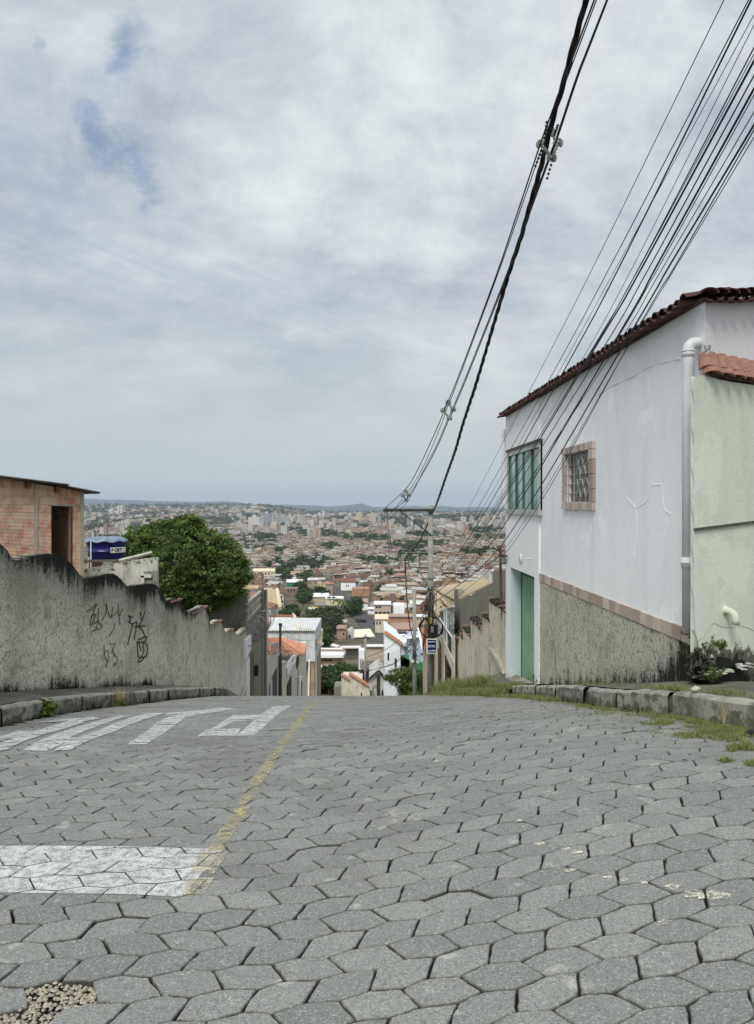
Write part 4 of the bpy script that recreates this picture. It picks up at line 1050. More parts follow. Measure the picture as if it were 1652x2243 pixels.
# ================================================================= water tank on bricks
YT=26.0
def T(x,y,Y=YT): return W(x,y,Y)
cx=(233.5-CX)/F*YT; rt=(276-191)/2/F*YT; zt=zat(1184,YT); zb=zat(1223,YT)
wt=thing('water_tank',(cx,YT,zb),'round blue plastic water tank with a wavy lid beside the brick shed','water tank')
w=MB(); H=zt-zb; w.lathe((cx,YT,zb),[(rt*.86,0),(rt*.885,.02),(rt*.90,H*.38),(rt*.93,H*.40),(rt*.94,H*.44),(rt*.91,H*.46),(rt*.95,H*.80),(rt*.985,H*.84),(rt*1.0,H*.97),(rt*1.04,H)],48)
w.build('body',M['blue_tank'],wt,smooth=True)
w=MB(); n=64; rows=[]
for q,h in ((1.07,-.02),(1.06,.02),(.86,.075),(.62,.11),(.3,.13),(.0,.135)):
    rows.append([(cx+rt*q*math.cos(2*math.pi*k/n),YT+rt*q*math.sin(2*math.pi*k/n),zt+h+(.028*math.sin(2*math.pi*k/n*9+1)*(1 if q>.5 else .3) if q>.1 else 0)) for k in range(n+1)])
w.grid(rows); w.build('lid',M['tank_lid'],wt,smooth=True)
def arc_text(txt, parent, name, mat, cxx, cyy, z, r, a_start, size, adv):
    for i,ch in enumerate(txt):
        cu=bpy.data.curves.new(name,'FONT'); cu.body=ch; cu.size=size; cu.extrude=.004; cu.offset=.006
        tmp=bpy.data.objects.new('tmp',cu); col.objects.link(tmp); dg=bpy.context.evaluated_depsgraph_get()
        me=bpy.data.meshes.new_from_object(tmp.evaluated_get(dg)); bpy.data.objects.remove(tmp)
        a=a_start+adv*i; me.materials.append(mat)
        for v in me.vertices:
            x,y=v.co.x,v.co.y; aa=a+x/r; v.co=Vector((cxx+math.sin(aa)*(r+v.co.z), cyy-math.cos(aa)*(r+v.co.z), z+y))-off(parent)
        ob=bpy.data.objects.new(name,me); col.objects.link(ob); ob.parent=parent
zl=zat(1206.5,YT); a1=math.asin(((254-233.5)/F*YT)/(rt*.95)); a2=math.asin(min(.99,((272-233.5)/F*YT)/(rt*.95)))
w=MB(); zz0,zz1=zat(1209,YT),zat(1197.5,YT); n=10
w.grid([[(cx+rt*1.0*math.sin(a1+(a2+.25-a1)*i/n), YT-rt*1.0*math.cos(a1+(a2+.25-a1)*i/n), z) for z in (zz0,zz1)] for i in range(n+1)])
w.build('name_plate',M['sign_white'],wt)
arc_text('FORT',wt,'lettering',plain('black_lettering',(.01,.01,.03),.6,.1),cx,YT,zz0+.035,rt*1.006,a1+.03,.155,.155)
w=MB(); px=(215-CX)/F*YT; w.tube([(px,YT-rt*.98,zat(1181,YT)),(px-.0,YT-rt*.99,zat(1183,YT)),(px,YT-rt*.99,zat(1221,YT)),(px,YT-rt*.99,zat(1241,YT))],.024,8)
w.tube([(px,YT-rt,zat(1219,YT)),((210-CX)/F*YT,YT-rt,zat(1219.5,YT)),((209-CX)/F*YT,YT-rt,zat(1241,YT))],.024,8); w.build('pipe',M['pvc'],wt)
w=MB(); w.box((cx+.02,YT,zb-.035),(rt*2.15,rt*2.1,.06)); so=w.build('support_slab',M['sheet']); 
st=thing('tank_stand',(cx,YT,zb-1),'low stand of dark hollow bricks and planks under the blue tank','stand'); so.parent=st; so.location=-Vector(st.location)
w=MB(); 
for X in (cx-.55,cx+.62):
    w=MB(); w.box((X,YT-.5,zb-.56),(.40,.30,.98),0); w.build('brick_pier',M['brick'],st)
    w=MB(); w.box((X,YT+.5,zb-.55),(.40,.30,.95)); w.build('brick_pier',M['brick'],st)
# ================================================================= mouldy white low wall
lw=thing('low_white_wall',W(270,1300,24.3),'mould streaked low white wall in front of the blue water tank','wall')
w=MB(); YW=24.0
pw=[(183,1247),(240,1236),(275,1230),(318,1222),(345,1221),(347,1226),(345,1320),(183,1320)]
n=14; xs=np.linspace(183,345,18); rows=[];dd=[]
for side in (0,.15):
    g_=[]
    for x in xs:
        yt=float(np.interp(x,[183,240,275,318,345],[1247,1236,1230,1223,1221])); g_.append([(W(x,0,YW)[0],YW+side,zat(yt,YW)-1.7*i/8) for i in range(9)])
        dd+=[max(0,.5-.18*i+.2*math.sin(x*.21)*math.sin(i*1.3)) for i in range(9)]
    w.grid(g_); rows.append(g_)
w.grid([[rows[0][i][0],rows[1][i][0]] for i in range(18)]); dd+=[.4]*36; w.grid([[rows[0][-1][i],rows[1][-1][i]] for i in range(9)]); dd+=[.3]*18
w.build('wall',M['old_white'],lw,attrs={'dirt':('POINT','FLOAT',dd)})
w=MB(); w.tube([W(262,1228,24.1),W(300,1219,24.1),W(333,1210.5,24.1)],.055,4); w.build('loose_plank',plain('grey_plank',(.42,.41,.37),.8,.2,8),lw)
w=MB(); w.slab([W(315,1252,23.97),W(345,1250,23.97),W(345,1282,23.97),W(315,1284,23.97)],(0,.02,0)); w.build('niche',plain('niche_grey',(.22,.22,.19),.95,.3,6),lw)
w=MB(); w.box(W(320,1262,23.93),(.34,.08,.09)); w.box(W(313,1274,23.93),(.10,.08,.38)); w.build('niche_frame',M['old_white'],lw,attrs={'dirt':('POINT','FLOAT',[.2]*len(w.v))})
# ================================================================= downhill row on the left
def D0(w,v=.1): return {'dirt':('POINT','FLOAT',[v]*len(w.v))}
def fac(mb,x0,yt0,x1,yt1,a,thick=.25,yb=1640,m=0,side=-1):
    """facade on street-parallel plane a between columns x0..x1; top rows given at both ends"""
    A,B=S(x0,yt0,a),S(x1,yt1,a); n=6; P=[]
    for i in range(n+1):
        t=i/n; X=A[0]+(B[0]-A[0])*t; Y=A[1]+(B[1]-A[1])*t; zt=A[2]+(B[2]-A[2])*t; P.append((X,Y,zt))
    zb=[min(G(p[1])-.4, p[2]-.5) for p in P]
    fr=[[(p[0],p[1],zb[i]+(p[2]-zb[i])*j/8) for j in range(9)] for i,p in enumerate(P)]
    bk=[[(q[0]+side*thick,q[1],q[2]) for q in r_] for r_ in fr]
    for g_ in (fr,bk): mb.grid(g_,m)
    mb.grid([[fr[i][8],bk[i][8]] for i in range(n+1)],m); mb.grid([fr[0],bk[0]],m); mb.grid([fr[n],bk[n]],m)
# rear grey wall
w=MB(); P=[[(W(x,0,31.0)[0],31.0+s_,z) for z in np.linspace(-8.6,zat(yt,31),9)] for s_ in (0,) for x,yt in ((440,1318),(470,1316),(495,1309),(517,1301),(541,1300))]
w.grid(P); w.grid([[(a,b+.2,c) for a,b,c in r_] for r_ in P]); w.grid([[r_[-1],(r_[-1][0],31.2,r_[-1][2])] for r_ in P])
dd=[max(0,.62-(zat(1303,31)-v[2])*.5)*(.6+.4*math.sin(v[0]*9)) for v in w.v]
rw=thing('rear_wall',(W(490,0,31)[0],31,-8),'dark stained grey wall between the leafy tree and the balustrade','wall')
w.build('wall',m_painted('stained_grey_render',(.22,.225,.20),(.10,.105,.09),.8,.2),rw,attrs={'dirt':('POINT','FLOAT',dd)})
# balustrade house
bh2=thing('balustrade_house',SP(34,G(34),-4.5),'grey house with concrete balustrade, white downpipe and coiled razor wire','house')
w=MB(); fac(w,540.5,1361,583,1322,-4.42); w.build('wall',M['grey_render'],bh2,attrs=D0(w,.1))
w=MB(); zr1,zr0=-3.98,-4.62; Y0,Y1=SY(541,-4.42),SY(577,-4.42)
for z,h in ((zr1,.09),(zr0,.08),(-4.28,.05)):
    w.slab([SP(Y0,z,-4.40),SP(Y1,z,-4.40),SP(Y1,z-h,-4.40),SP(Y0,z-h,-4.40)],(-.12,0,0))
n=13
for i in range(n):
    ya=Y0+(Y1-Y0)*i/n; yb=Y0+(Y1-Y0)*(i+1)/n
    w.tube([SP(ya,zr0,-4.46),SP(yb,zr1-.06,-4.46)],.025,4); w.tube([SP(yb,zr0,-4.46),SP(ya,zr1-.06,-4.46)],.025,4)
w.build('balustrade',plain('grey_cast_concrete',(.40,.39,.34),.9,.2,3),bh2)
w=MB(); c=S(572,1296,-4.45); w.b2(c[0]-.12,c[0]+.12,c[1]-.12,c[1]+.12,-5.2,c[2]); w.lathe((c[0],c[1],c[2]),[(.05,0),(.06,.03),(.12,.10),(.135,.18),(.10,.27),(.03,.31)],14); w.build('ball_post',plain('brown_cement',(.20,.16,.12),.9,.3,9),bh2)
w=MB(); fac(w,575,1290,580.5,1288,-4.38,.3); w.build('pillar',M['grey_render'],bh2,attrs=D0(w,.1))
w=MB(); w.tube([S(583.2,1600,-4.30),S(583.2,1291,-4.30),S(578,1291,-4.35)],.065,10); w.build('downpipe',M['pvc'],bh2,smooth=True)
w=MB(); w.slab(pl([(540,1402),(551,1390),(551,1420),(540,1445)],-4.3),(-.15,0,0)); w.slab(pl([(540,1450),(547.5,1438),(547.5,1640),(540,1640)],-4.36),(-.1,0,0)); w.build('door_surround',M['bright_white'],bh2,attrs=D0(w,0))
w=MB(); w.slab(pl([(547.6,1440),(557,1428),(557,1640),(547.6,1640)],-4.40),(-.05,0,0)); w.build('door',plain('brown_grey_door',(.15,.12,.09),.8,.2),bh2)
w=MB(); c=S(561,1462,-4.33); w.b2(c[0]-.05,c[0]+.10,c[1]-.12,c[1]+.12,c[2]-.35,c[2]+.10); w.build('wall_lantern',M['box_black'],bh2)
w=MB(); w.slab(pl([(540,1506),(543,1500),(540.4,1535),(520,1550)],-4.28),(-.08,0,0)); w.build('ramp_edge',M['cream_render'],bh2,attrs=D0(w,.2))
# cream roof behind it
ch=thing('cream_roof_house',(-7.5,47,-13),'house showing only its cream tiled roof behind the balustrade','house')
w=MB(); corr(w,W(584,1319,43),W(612,1326.5,43),W(607,1292,52),W(584,1288,52),9,.05,6,5); corr(w,W(530,1293,43),W(574,1290,43),W(570,1283,50),W(534,1281,50),14,.05,6,3); w.build('roof',M['tile_cream'],ch)
w=MB(); w.b2(W(534,0,44)[0],W(587,0,51)[0],44.5,51,G(48)-1,zat(1325,43)-.15); w.build('body',M['cream_render'],ch,attrs=D0(w))
w=MB(); w.tube([W(613,1326,42.8),W(607.5,1291,52)],.12,6); w.build('ridge_tiles',M['tile_cream'],ch)
# razor wire coils
def coil(name,pts,r,turns,label,th=.010):
    w=MB(); P=crom(pts,10); n=turns*14; out=[]
    for i in range(n+1):
        t=i/n*(len(P)-1); k=min(int(t),len(P)-2); c=P[k].lerp(P[k+1],t-k); an=2*math.pi*i/14
        rr_=r*(1+.18*math.sin(i*.37)); out.append(c+Vector((math.cos(an)*rr_*.8,math.cos(an)*rr_*.35,math.sin(an)*rr_)))
    w.tube(out,th,3); o=w.build(name,M['wire_metal']); tag(o,label,'razor wire',group='razor wire coils on the walls'); return o
coil('razor_wire',[S(545,1395,-4.25),S(556,1384,-4.25),S(566,1372,-4.25),S(578,1358,-4.2),S(588,1346,-4.1)],.42,24,'dense razor wire coil climbing under the concrete balustrade',.012)
coil('razor_wire',[S(587,1424,-4.5),S(598,1423,-4.5),S(611,1423,-4.5)],.33,22,'razor wire coil lying on the cream wall before the orange roof',.012)
coil('razor_wire',[S(612,1428,-4.5),S(620,1438,-4.5),S(628,1441,-4.5),S(634,1438,-4.5)],.40,14,'ragged razor wire coil just past the dark mast',.012)
# walls with doors
cw=thing('cream_gate_wall',SP(40,G(40),-4.4),'cream stained wall with a recessed door left of the dark mast','wall')
w=MB(); fac(w,585,1438,612,1433.5,-4.4); w.build('wall',M['cream_render'],cw,attrs=D0(w,.12))
w=MB(); w.slab(pl([(597,1487),(607,1464),(607,1640),(597,1640)],-4.33),(-.05,0,0)); w.build('door',plain('olive_shadow_door',(.085,.08,.06),.9,.2),cw)
w=MB(); w.slab(pl([(593,1497),(597,1487),(597,1640),(593,1640)],-4.32),(-.05,0,0)); w.build('door_edge',M['pale_blue'],cw,attrs=D0(w))
w=MB(); w.tube([S(613.8,1640,-4.25),S(613.8,1434,-4.25)],.10,10); w.tube([S(613.8,1434,-4.25),S(614.3,1366,-4.25)],.07,10); w.tube([S(614.3,1371,-4.25),S(614.3,1365.5,-4.25)],.1,10)
so=w.build('mast',plain('dark_purple_steel',(.045,.04,.05),.6,.3,4)); tag(so,'dark steel mast standing on the left row before the orange roof','mast')
gw=thing('grey_gate_wall',SP(52,G(52),-4.4),'grey wall with sloping white coping under the right corner of the orange roof','wall')
w=MB(); fac(w,617,1451,629,1450,-4.4); fac(w,629.5,1480,656,1433,-4.4); w.build('wall',M['cream_render'],gw,attrs=D0(w,.28))
w=MB(); w.slab(pl([(616.5,1448),(629,1447),(629,1451),(616.5,1452)],-4.35),(-.4,0,0)); w.slab(pl([(629.5,1462),(647,1434),(652,1434),(631,1480)],-4.3),(-.2,0,0)); w.build('white_coping',M['bright_white'],gw,attrs=D0(w,.1))
w=MB(); w.slab(pl([(631,1500),(639,1480),(639,1640),(631,1640)],-4.32),(-.05,0,0)); w.slab(pl([(651,1434),(655,1434),(655,1452),(651,1465)],-4.33),(-.05,0,0)); w.build('dark_opening',plain('deep_shadow_opening',(.04,.037,.03),.9,.2),gw)
w=MB(); w.slab(pl([(656,1500),(662.5,1478),(662.5,1640),(656,1640)],-4.25),(-.1,0,0)); w.tube([S(657,1640,-4.1),S(657,1483,-4.1),S(661,1483,-4.1)],.09,8); w.build('white_door_frame',M['bright_white'],gw,attrs=D0(w))
w=MB(); 
for x in (657.5,659.5,661): w.tube([S(x,1640,-4.2),S(x,1492,-4.2)],.03,4)
w.build('gate_bar',M['iron'],gw)
# orange roofed house
oh=thing('orange_roof_house',(-7,60,-17),'house with bright orange hipped tile roof on the left row','house')
w=MB(); corr(w,W(577,1436,56),W(662,1436,56),W(613,1397.5,63),W(577,1397.5,63),26,.06,6,5)
corr(w,W(666.5,1433,56),W(672,1411,61),W(625,1398.5,63.6),W(612,1397.2,63),7,.05,6,1); w.build('roof',M['tile_orange'],oh)
w=MB(); w.tube([W(612,1397,62.8),W(664,1433,56)],.13,6); w.build('ridge_tiles',M['tile_orange'],oh)
w=MB(); w.slab([W(577,1439,56),W(667,1437,56),W(667,1433.5,56),W(577,1434.5,56)],(0,.2,0)); w.build('eave_board',plain('eave_brown',(.24,.20,.15),.9,.2),oh)
w=MB(); w.b2(W(575,0,57)[0],W(655,0,57)[0],57,63,G(60)-1,zat(1437,57)); w.build('body',M['cream_render'],oh,attrs=D0(w,.2))
# white block behind
YV=78.
wb=thing('white_block_house',(-8.5,80,-21),'white windowless block with wavy tile edge and white sheet roof behind the orange roof','house')
w=MB(); x0,x1=W(586,0,YV)[0],W(690,0,YV)[0]; w.b2(x0,x1,YV,YV+9,zat(1449,YV),zat(1382,YV)); w.build('wall',m_painted('stained_white_render',(.62,.64,.65),(.30,.31,.31),.7,.2),wb,attrs=D0(w,.08))
w=MB(); w.b2(x0,x1-.05,YV+.1,YV+9,G(YV)-2,zat(1449,YV)-.002); w.build('lower_wall',m_painted('brown_drip_wall',(.40,.29,.19),(.12,.09,.06),.95,.3),wb,attrs=D0(w,.1))
w=MB(); corr(w,W(585,1382,YV-.2),W(690,1382,YV-.2),W(690,1380,YV+.8),W(585,1380,YV+.8),21,.07,6,1,thick=.06); w.build('tile_edge',plain('tile_edge_cream',(.45,.40,.30),.9,.3,2),wb)
w=MB(); w.slab([W(590,1380.5,YV+1),W(650,1380,YV+1),W(640.5,1354.5,93),W(590,1354,93)],(0,0,.1)); w.build('roof_sheet',M['sheet_white'],wb)
w=MB(); w.slab([W(651,1381,YV+.5),W(657,1381,YV+.5),W(648,1352,96),W(640.5,1346.5,96)],(0,0,.3)); corr(w,W(657,1379,YV+1),W(684,1379,YV+1),W(678,1371,84),W(652,1367,86),8,.08,6,2)
corr(w,W(690,1409,YV+.3),W(705,1411,YV+.3),W(708,1377,90),W(691,1375,90),5,.09,6,4); w.build('cream_tiles',M['tile_cream'],wb)
w=MB(); w.b2(W(589,0,94)[0],W(642,0,94)[0],93.5,94,zat(1354,94)-1,zat(1346.5,94)); w.build('brick_parapet',plain('parapet_brick',(.32,.16,.11),.9,.3,2),wb)
w=MB(); w.slab([W(690,1420,79),W(693.5,1430,79),W(693.5,1600,79),W(690,1600,79)],(0,.3,0)); w.slab([W(676,1445,77.9),W(679,1445,77.9),W(676,1600,77.9),W(672,1600,77.9)],(0,.1,0)); w.build('white_edge',M['bright_white'],wb,attrs=D0(w))
w=MB(); w.slab([W(658,1500,77.8),W(676,1452,77.8),W(672,1452,77.8),W(658,1480,77.8)],(0,.1,0)); w.build('shadow_band',plain('shadow_band_brown',(.10,.075,.055),.9,.4,2),wb)  # diagonal dark strip on the lower wall; the shade is put into its colour
# ================================================================= mid-distance houses beyond the crest
SCR=[]; FOOT=[]   # occupied footprints (x0,x1,y0,y1)
def house_px(name,label,x0,x1,yt,Y,dep,mat,wins=(),zb=None,foot=True,cat='house'):
    X0,X1=W(x0,0,Y)[0],W(x1,0,Y)[0]; zt=zat(yt,Y); zg=(G(Y+dep)-1.2) if zb is None else zb
    h=thing(name,((X0+X1)/2,Y,max(zg,G(Y))),label,cat)
    w=MB(); w.b2(X0,X1,Y,Y+dep,zg,zt); w.build('wall',mat,h,attrs=D0(w,.05))
    for (a,b,c,d) in wins:
        q=MB(); f=.06*Y/60; q.slab([W(a,d,Y-.01),W(c,d,Y-.01),W(c,b,Y-.01),W(a,b,Y-.01)],(0,-.05,0)); wo=q.build('window',M['pane'],h)
    if foot: FOOT.append((X0-1,X1+1,Y-1,Y+dep+1)); SCR.append((x0,x1,yt,HY-G(Y)/Y*F,Y))
    return h,X0,X1,zt
def slab_roof(h,mat,pts,th=.12,name='roof'):
    w=MB(); w.slab(pts,(0,0,th)); return w.build(name,mat,h)
def corr_roof(h,mat,p00,p10,p11,p01,n,amp=.08,rows=4,name='roof'):
    w=MB(); corr(w,p00,p10,p11,p01,n,amp,6,rows,thick=.08); return w.build(name,mat,h)
# tall white house with sloping red coping
h,X0,X1,zt=house_px('white_gable_house','white two window house with a slanting red coping right of the far street pole',842,877,1412,85,9,M['bright_white'],[(849,1430,852.5,1446),(864.5,1442,869,1461)])
w=MB(); w.slab([W(842,1412,85.004),W(877,1412,85.004),W(842,1386,85.004)],(0,8.9,0)); w.build('gable',M['bright_white'],h,attrs=D0(w))
w=MB(); w.slab([W(841.5,1387,84.7),W(880,1413.5,84.7),W(882.5,1409.5,84.7),W(845,1383.5,84.7)],(0,1.0,0)); w.build('coping_tiles',M['tile_orange'],h)
w=MB(); w.b2(W(877,0,85)[0],W(897,0,85)[0],85.3,92,G(90)-1,zat(1412,85)); w.build('side_wing',M['bright_white'],h,attrs=D0(w))
w=MB(); corr(w,W(884,1419.5,84),W(905,1421,84),W(897,1403.5,90),W(876,1406,90),8,.08,6,1); w.build('awning',plain('dark_corrugated',(.13,.12,.10),.9,.2),h)
w=MB(); w.slab([W(856,1384,93),W(922,1384,93),W(922,1397,93),W(880,1402,93)],(0,.3,0)); corr(w,W(850,1384.5,92.7),W(920,1384.5,92.7),W(920,1382,94),W(850,1382,94),14,.09,6,1); w.build('rear_wall',M['grey_render'],h,attrs=D0(w))
h,*_=house_px('green_walled_house','house with deep green stepped walls behind the round street tree',878,897,1436,76,.5,M['green_paint'],[(880.5,1458,886.5,1475)],zb=None)
w=MB(); w.slab([W(878,1436,76),W(897,1446,76),W(897,1600,76),W(878,1600,76)],(0,.01,0)); w.slab([W(897,1446,75.9),W(918,1455,75.9),W(930,1600,75.9),W(897,1600,75.9)],(0,.3,0)); w.slab([W(918,1452,77),W(931,1449,77),W(931,1560,77),W(918,1560,77)],(0,.3,0)); w.build('garden_wall',M['green_paint'],h)
w=MB(); w.slab([W(881.5,1462,75.8),W(886.5,1462,75.8),W(886.5,1472,75.8),W(881.5,1472,75.8)],(0,.05,0)); w.build('window_board',M['sheet_white'],h)
h,*_=house_px('pale_blue_house','pale blue washed house between the white gable house and the slender orange roof',895,931,1400,80,5,M['pale_blue'],[(922,1431,929,1434)])
slab_roof(h,M['sheet_white'],[W(893,1400,79.5),W(921,1396,79.5),W(921,1390,86),W(880,1393,86)])
# slender orange roof on the right row
oh=thing('slender_roof_house',SP(39,G(39),3.6),'pinkish house with a narrow steep orange roof just left of the blue sign','house')
w=MB(); corr(w,W(926.5,1422,36),W(941,1425,34),W(945,1371,44),W(917,1377,46),9,.04,6,8); w.build('roof',M['tile_orange'],oh)
w=MB(); w.tube([W(916.8,1376.5,46),W(920,1394,41),W(926.5,1422,36)],.075,5); w.build('barge_board',M['bright_white'],oh,attrs=D0(w))
w=MB(); w.slab(pl([(926.5,1424),(937,1422),(937,1640),(926.5,1640)],3.25),(.25,0,0)); w.build('wall',plain('pinkish_plaster',(.56,.46,.36),.9,.15,2,stain=(.33,.27,.22),streak=1),oh)
w=MB(); w.b2(3.5,8,38,46,-14,zat(1424,38)-.2); w.build('body',M['beige'],oh,attrs=D0(w))
w=MB(); w.tube([S(938.5,1425,3.15),S(938.5,1640,3.15)],.06,6); w.build('downpipe',M['pvc'],oh)
# beige block
h,*_=house_px('beige_block','plain beige rendered block with white left end beside the far street pole',801,842,1417,118,2.5,M['beige'])
w=MB(); w.b2(W(786,0,118)[0],W(801,0,118)[0]-.01,117.8,120.4,G(124)-1,zat(1425,118)); w.build('white_end',M['bright_white'],h,attrs=D0(w))
for a in (789,793): 
    w=MB(); w.slab([W(a,1462,117.75),W(a+1.2,1462,117.75),W(a+1.2,1443,117.75),W(a,1443,117.75)],(0,-.05,0)); w.build('window',M['pane'],h)
slab_roof(h,M['bright_white'],[W(800,1417,117.6),W(842.5,1417,117.6),W(842.5,1415,118.5),W(800,1415,118.5)],.2,'parapet').data.attributes.new('dirt','FLOAT','POINT')
# dark flat roofs and gable wall at the bottom
h,X0,X1,zt=house_px('dark_roof_house','low house with a dark flat roof above the white arch window house',790,842,1470,104,7,plain('shadow_grey_wall',(.16,.14,.12),.9,.2,1,stain=(.07,.06,.05)))
slab_roof(h,plain('dark_eave',(.05,.04,.035),.9,.2),[W(786,1471,103),W(843,1471,103),W(843,1468,112),W(797,1468,112)],.25)
slab_roof(h,M['bright_white'],[W(812,1472.5,102.5),W(842,1461,102.5),W(842,1457.5,102.5),W(831,1457.5,102.5)],.1,'white_parapet').data.attributes.new('dirt','FLOAT','POINT')
h,X0,X1,zt=house_px('arch_window_house','white streaked gable house with a small arched window near the crest',808,842,1487,96,8,M['old_white'],[(811,1512,814.5,1524)])
w=MB(); w.slab([W(808,1487,95.99),W(824,1474,95.99),W(829,1470,95.99),W(842,1484,95.99),W(842,1487,95.99)],(0,8,0)); w.build('gable',M['old_white'],h,attrs=D0(w,.1))
w=MB(); w.tube([W(807,1489,95.7),W(826,1472,95.7),W(829,1468.5,95.7),W(843,1484,95.7)],.14,5); w.build('dark_verge',plain('dark_verge_mat',(.05,.045,.04),.9,.2),h)
w=MB(); w.slab([W(836,1524,95.9),W(840,1524,95.9),W(840,1514,95.9),W(838,1511,95.9),W(836,1514,95.9)],(0,-.05,0)); w.build('arched_window',M['pane'],h)
w=MB(); w.tube([W(817,1526,95.8),W(817,1502,95.8),W(827,1502,95.8)],.05,5); w.tube([W(828.5,1530,95.8),W(828.5,1478,95.8)],.22,5); w.build('soil_pipe',M['iron'],h)
h,*_=house_px('brown_shed','brown boarded shed with white verge behind the round street tree',853,871,1491,92,5,M['brown_wood'])
w=MB(); w.slab([W(852,1488,91.8),W(873,1509,91.8),W(873,1530,91.8),W(870,1530,91.8),W(870,1509,91.8),W(852,1491,91.8)],(0,.2,0)); w.build('verge',M['bright_white'],h,attrs=D0(w))
h,*_=house_px('white_narrow_house','plain white narrow wall between the arch window house and the round tree',843,853,1436,94,5,M['bright_white'])
# cream house with stepped red coping
h,*_=house_px('stepped_coping_house','cream wall with red tiled coping stepping down beside the dark far pole',748,793,1494,98,6,M['cream_render'],[(790.5,1517,793,1525)])
w=MB(); w.slab([W(748,1478.5,98),W(764,1489,98),W(764,1494.1,98),W(748,1494.1,98)],(0,.3,0)); w.slab([W(764.5,1477,98.01),W(803,1502,98.01),W(808,1508,98.01),(W(808,0,98.01)[0],98.01,-27),(W(764.5,0,98.01)[0],98.01,-27)],(0,.3,0)); w.build('stepped_wall',M['cream_render'],h,attrs=D0(w))
w=MB(); w.slab([W(747,1479,97.7),W(763.5,1490,97.7),W(765.5,1487,97.7),W(750,1477,97.7)],(0,.9,0)); w.slab([W(764,1477,97.7),W(807,1504,97.7),W(808.5,1501,97.7),W(766,1474.5,97.7)],(0,.9,0)); w.build('coping_tiles',M['tile_orange'],h)
h,*_=house_px('grey_yard_wall','low grey yard wall at the foot of the leafy tree left of the cream stepped wall',732,749,1504,101,3,M['grey_render'])
# white roof building on brick
h,*_=house_px('white_roof_building','brick and white building with broad white sheet roof left of the valley trees',695,752,1441,150,9,plain('faded_brick_render',(.36,.26,.20),.9,.2,.8,stain=(.24,.2,.17)),[(698,1458,702,1464),(709,1458,713,1464),(720,1458,728,1465),(695,1444,706,1448),(709,1444,717,1448),(720,1444,727,1448)])
slab_roof(h,M['sheet_white'],[W(694,1441,149),W(752,1441,149),W(758,1431,160),W(748,1424,165),W(694,1424,165)],.5)
w=MB(); w.b2(W(695,0,150)[0],W(752,0,150)[0],149.85,149.95,zat(1465,150),zat(1456,150)); w.build('white_band',M['bright_white'],h,attrs=D0(w))
w=MB(); corr(w,W(694,1477,140),W(745,1477,140),W(748,1464,149),W(694,1464,149),24,.12,4,3); w.build('lower_roof',M['tile_red'],h)
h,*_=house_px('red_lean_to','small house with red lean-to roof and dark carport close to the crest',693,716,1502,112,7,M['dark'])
corr_roof(h,M['tile_red'],W(692,1503,111),W(728,1503,111),W(724,1494,119),W(692,1494,119),14,.1,3)
slab_roof(h,M['sheet_white'],[W(692,1494,119.5),W(709,1494,119.5),W(696,1476,127),W(692,1476,127)],.2,'white_sheet')
w=MB(); w.slab([W(708,1494,118),W(712,1494,118),W(697,1475,127.5),W(694,1475,127.5)],(0,0,.35)); w.build('red_verge',M['tile_red'],h)
w=MB(); w.b2(W(714,0,112)[0],W(727,0,112)[0],112.5,117,G(116)-1,zat(1504,112)); w.build('brick_bay',plain('soft_red_brick',(.33,.17,.12),.9,.25,1.2),h)
# cream-roofed house with ochre balcony
YC=255.
h,X0,X1,zt=house_px('cream_roof_villa','two storey house with large pale cream sheet roof and ochre balcony by the valley street',757,820,1410,YC,14,M['bright_white'])
zrf=zat(1396,YC)
w=MB(); w.slab([W(758,1431,YC-.2),W(777,1431,YC-.2),W(777,1397,YC-.2),W(769,1384,YC-.2),W(757,1391,YC-.2)],(0,12,0)); w.build('gable_wall',m_painted('pale_grey_plaster',(.50,.50,.49),(.34,.34,.34),.4,.2),h,attrs=D0(w))
slab_roof(h,M['sheet_cream'],[W(777,1397,YC-1.5),W(821.5,1395.5,YC-1.5),W(811,1379,YC+14),W(766,1381,YC+14)],.3)
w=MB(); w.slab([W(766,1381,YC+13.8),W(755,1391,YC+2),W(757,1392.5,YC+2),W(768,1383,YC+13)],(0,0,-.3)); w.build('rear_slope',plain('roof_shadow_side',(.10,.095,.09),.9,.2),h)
w=MB(); w.slab([W(777,1406,YC-.5),W(820,1405,YC-.5),W(820,1397,YC-.5),W(777,1398,YC-.5)],(0,-.1,0)); w.build('balcony_opening',plain('brown_shadow',(.06,.045,.04),.9,.2),h)
w=MB(); w.slab([W(777,1411,YC-1.4),W(820,1409,YC-1.4),W(820,1402,YC-1.4),W(777,1403.5,YC-1.4)],(0,.2,0)); w.build('balcony_wall',M['ochre'],h)
w=MB(); corr(w,W(777,1415.5,YC-2),W(820.5,1412.5,YC-2),W(820,1409,YC-1),W(777,1411,YC-1),20,.1,4,1); w.build('canopy',M['tile_cream'],h)
for a,b,c,d in ((764.5,1391,768.5,1396.5),(765,1403,770,1411)):
    w=MB(); w.slab([W(a,d,YC-.25),W(c,d,YC-.25),W(c,b+1,YC-.25),W(a,b,YC-.25)],(0,-.1,0)); w.build('window',M['pane'],h)
w=MB(); w.b2(W(806,0,YC)[0],W(826,0,YC)[0],YC-2.6,YC-2.5,zat(1428,YC),zat(1413,YC)); w.build('green_netting',plain('green_netting_mat',(.03,.14,.08),.9,.3,1),h)
# grey flat buildings just in front
h,*_=house_px('flat_grey_block','long low grey block with white sheet strip in front of the cream roofed house',729,792,1421,190,4,M['grey_render'])
slab_roof(h,M['sheet_white'],[W(744,1420.5,188),W(790,1420,188),W(791,1417,193),W(749,1417.5,193)],.3)
slab_roof(h,M['sheet_white'],[W(730,1412,195),W(744,1416,190),W(738,1419,189),W(724,1415,192)],.3,'roof_sheet')
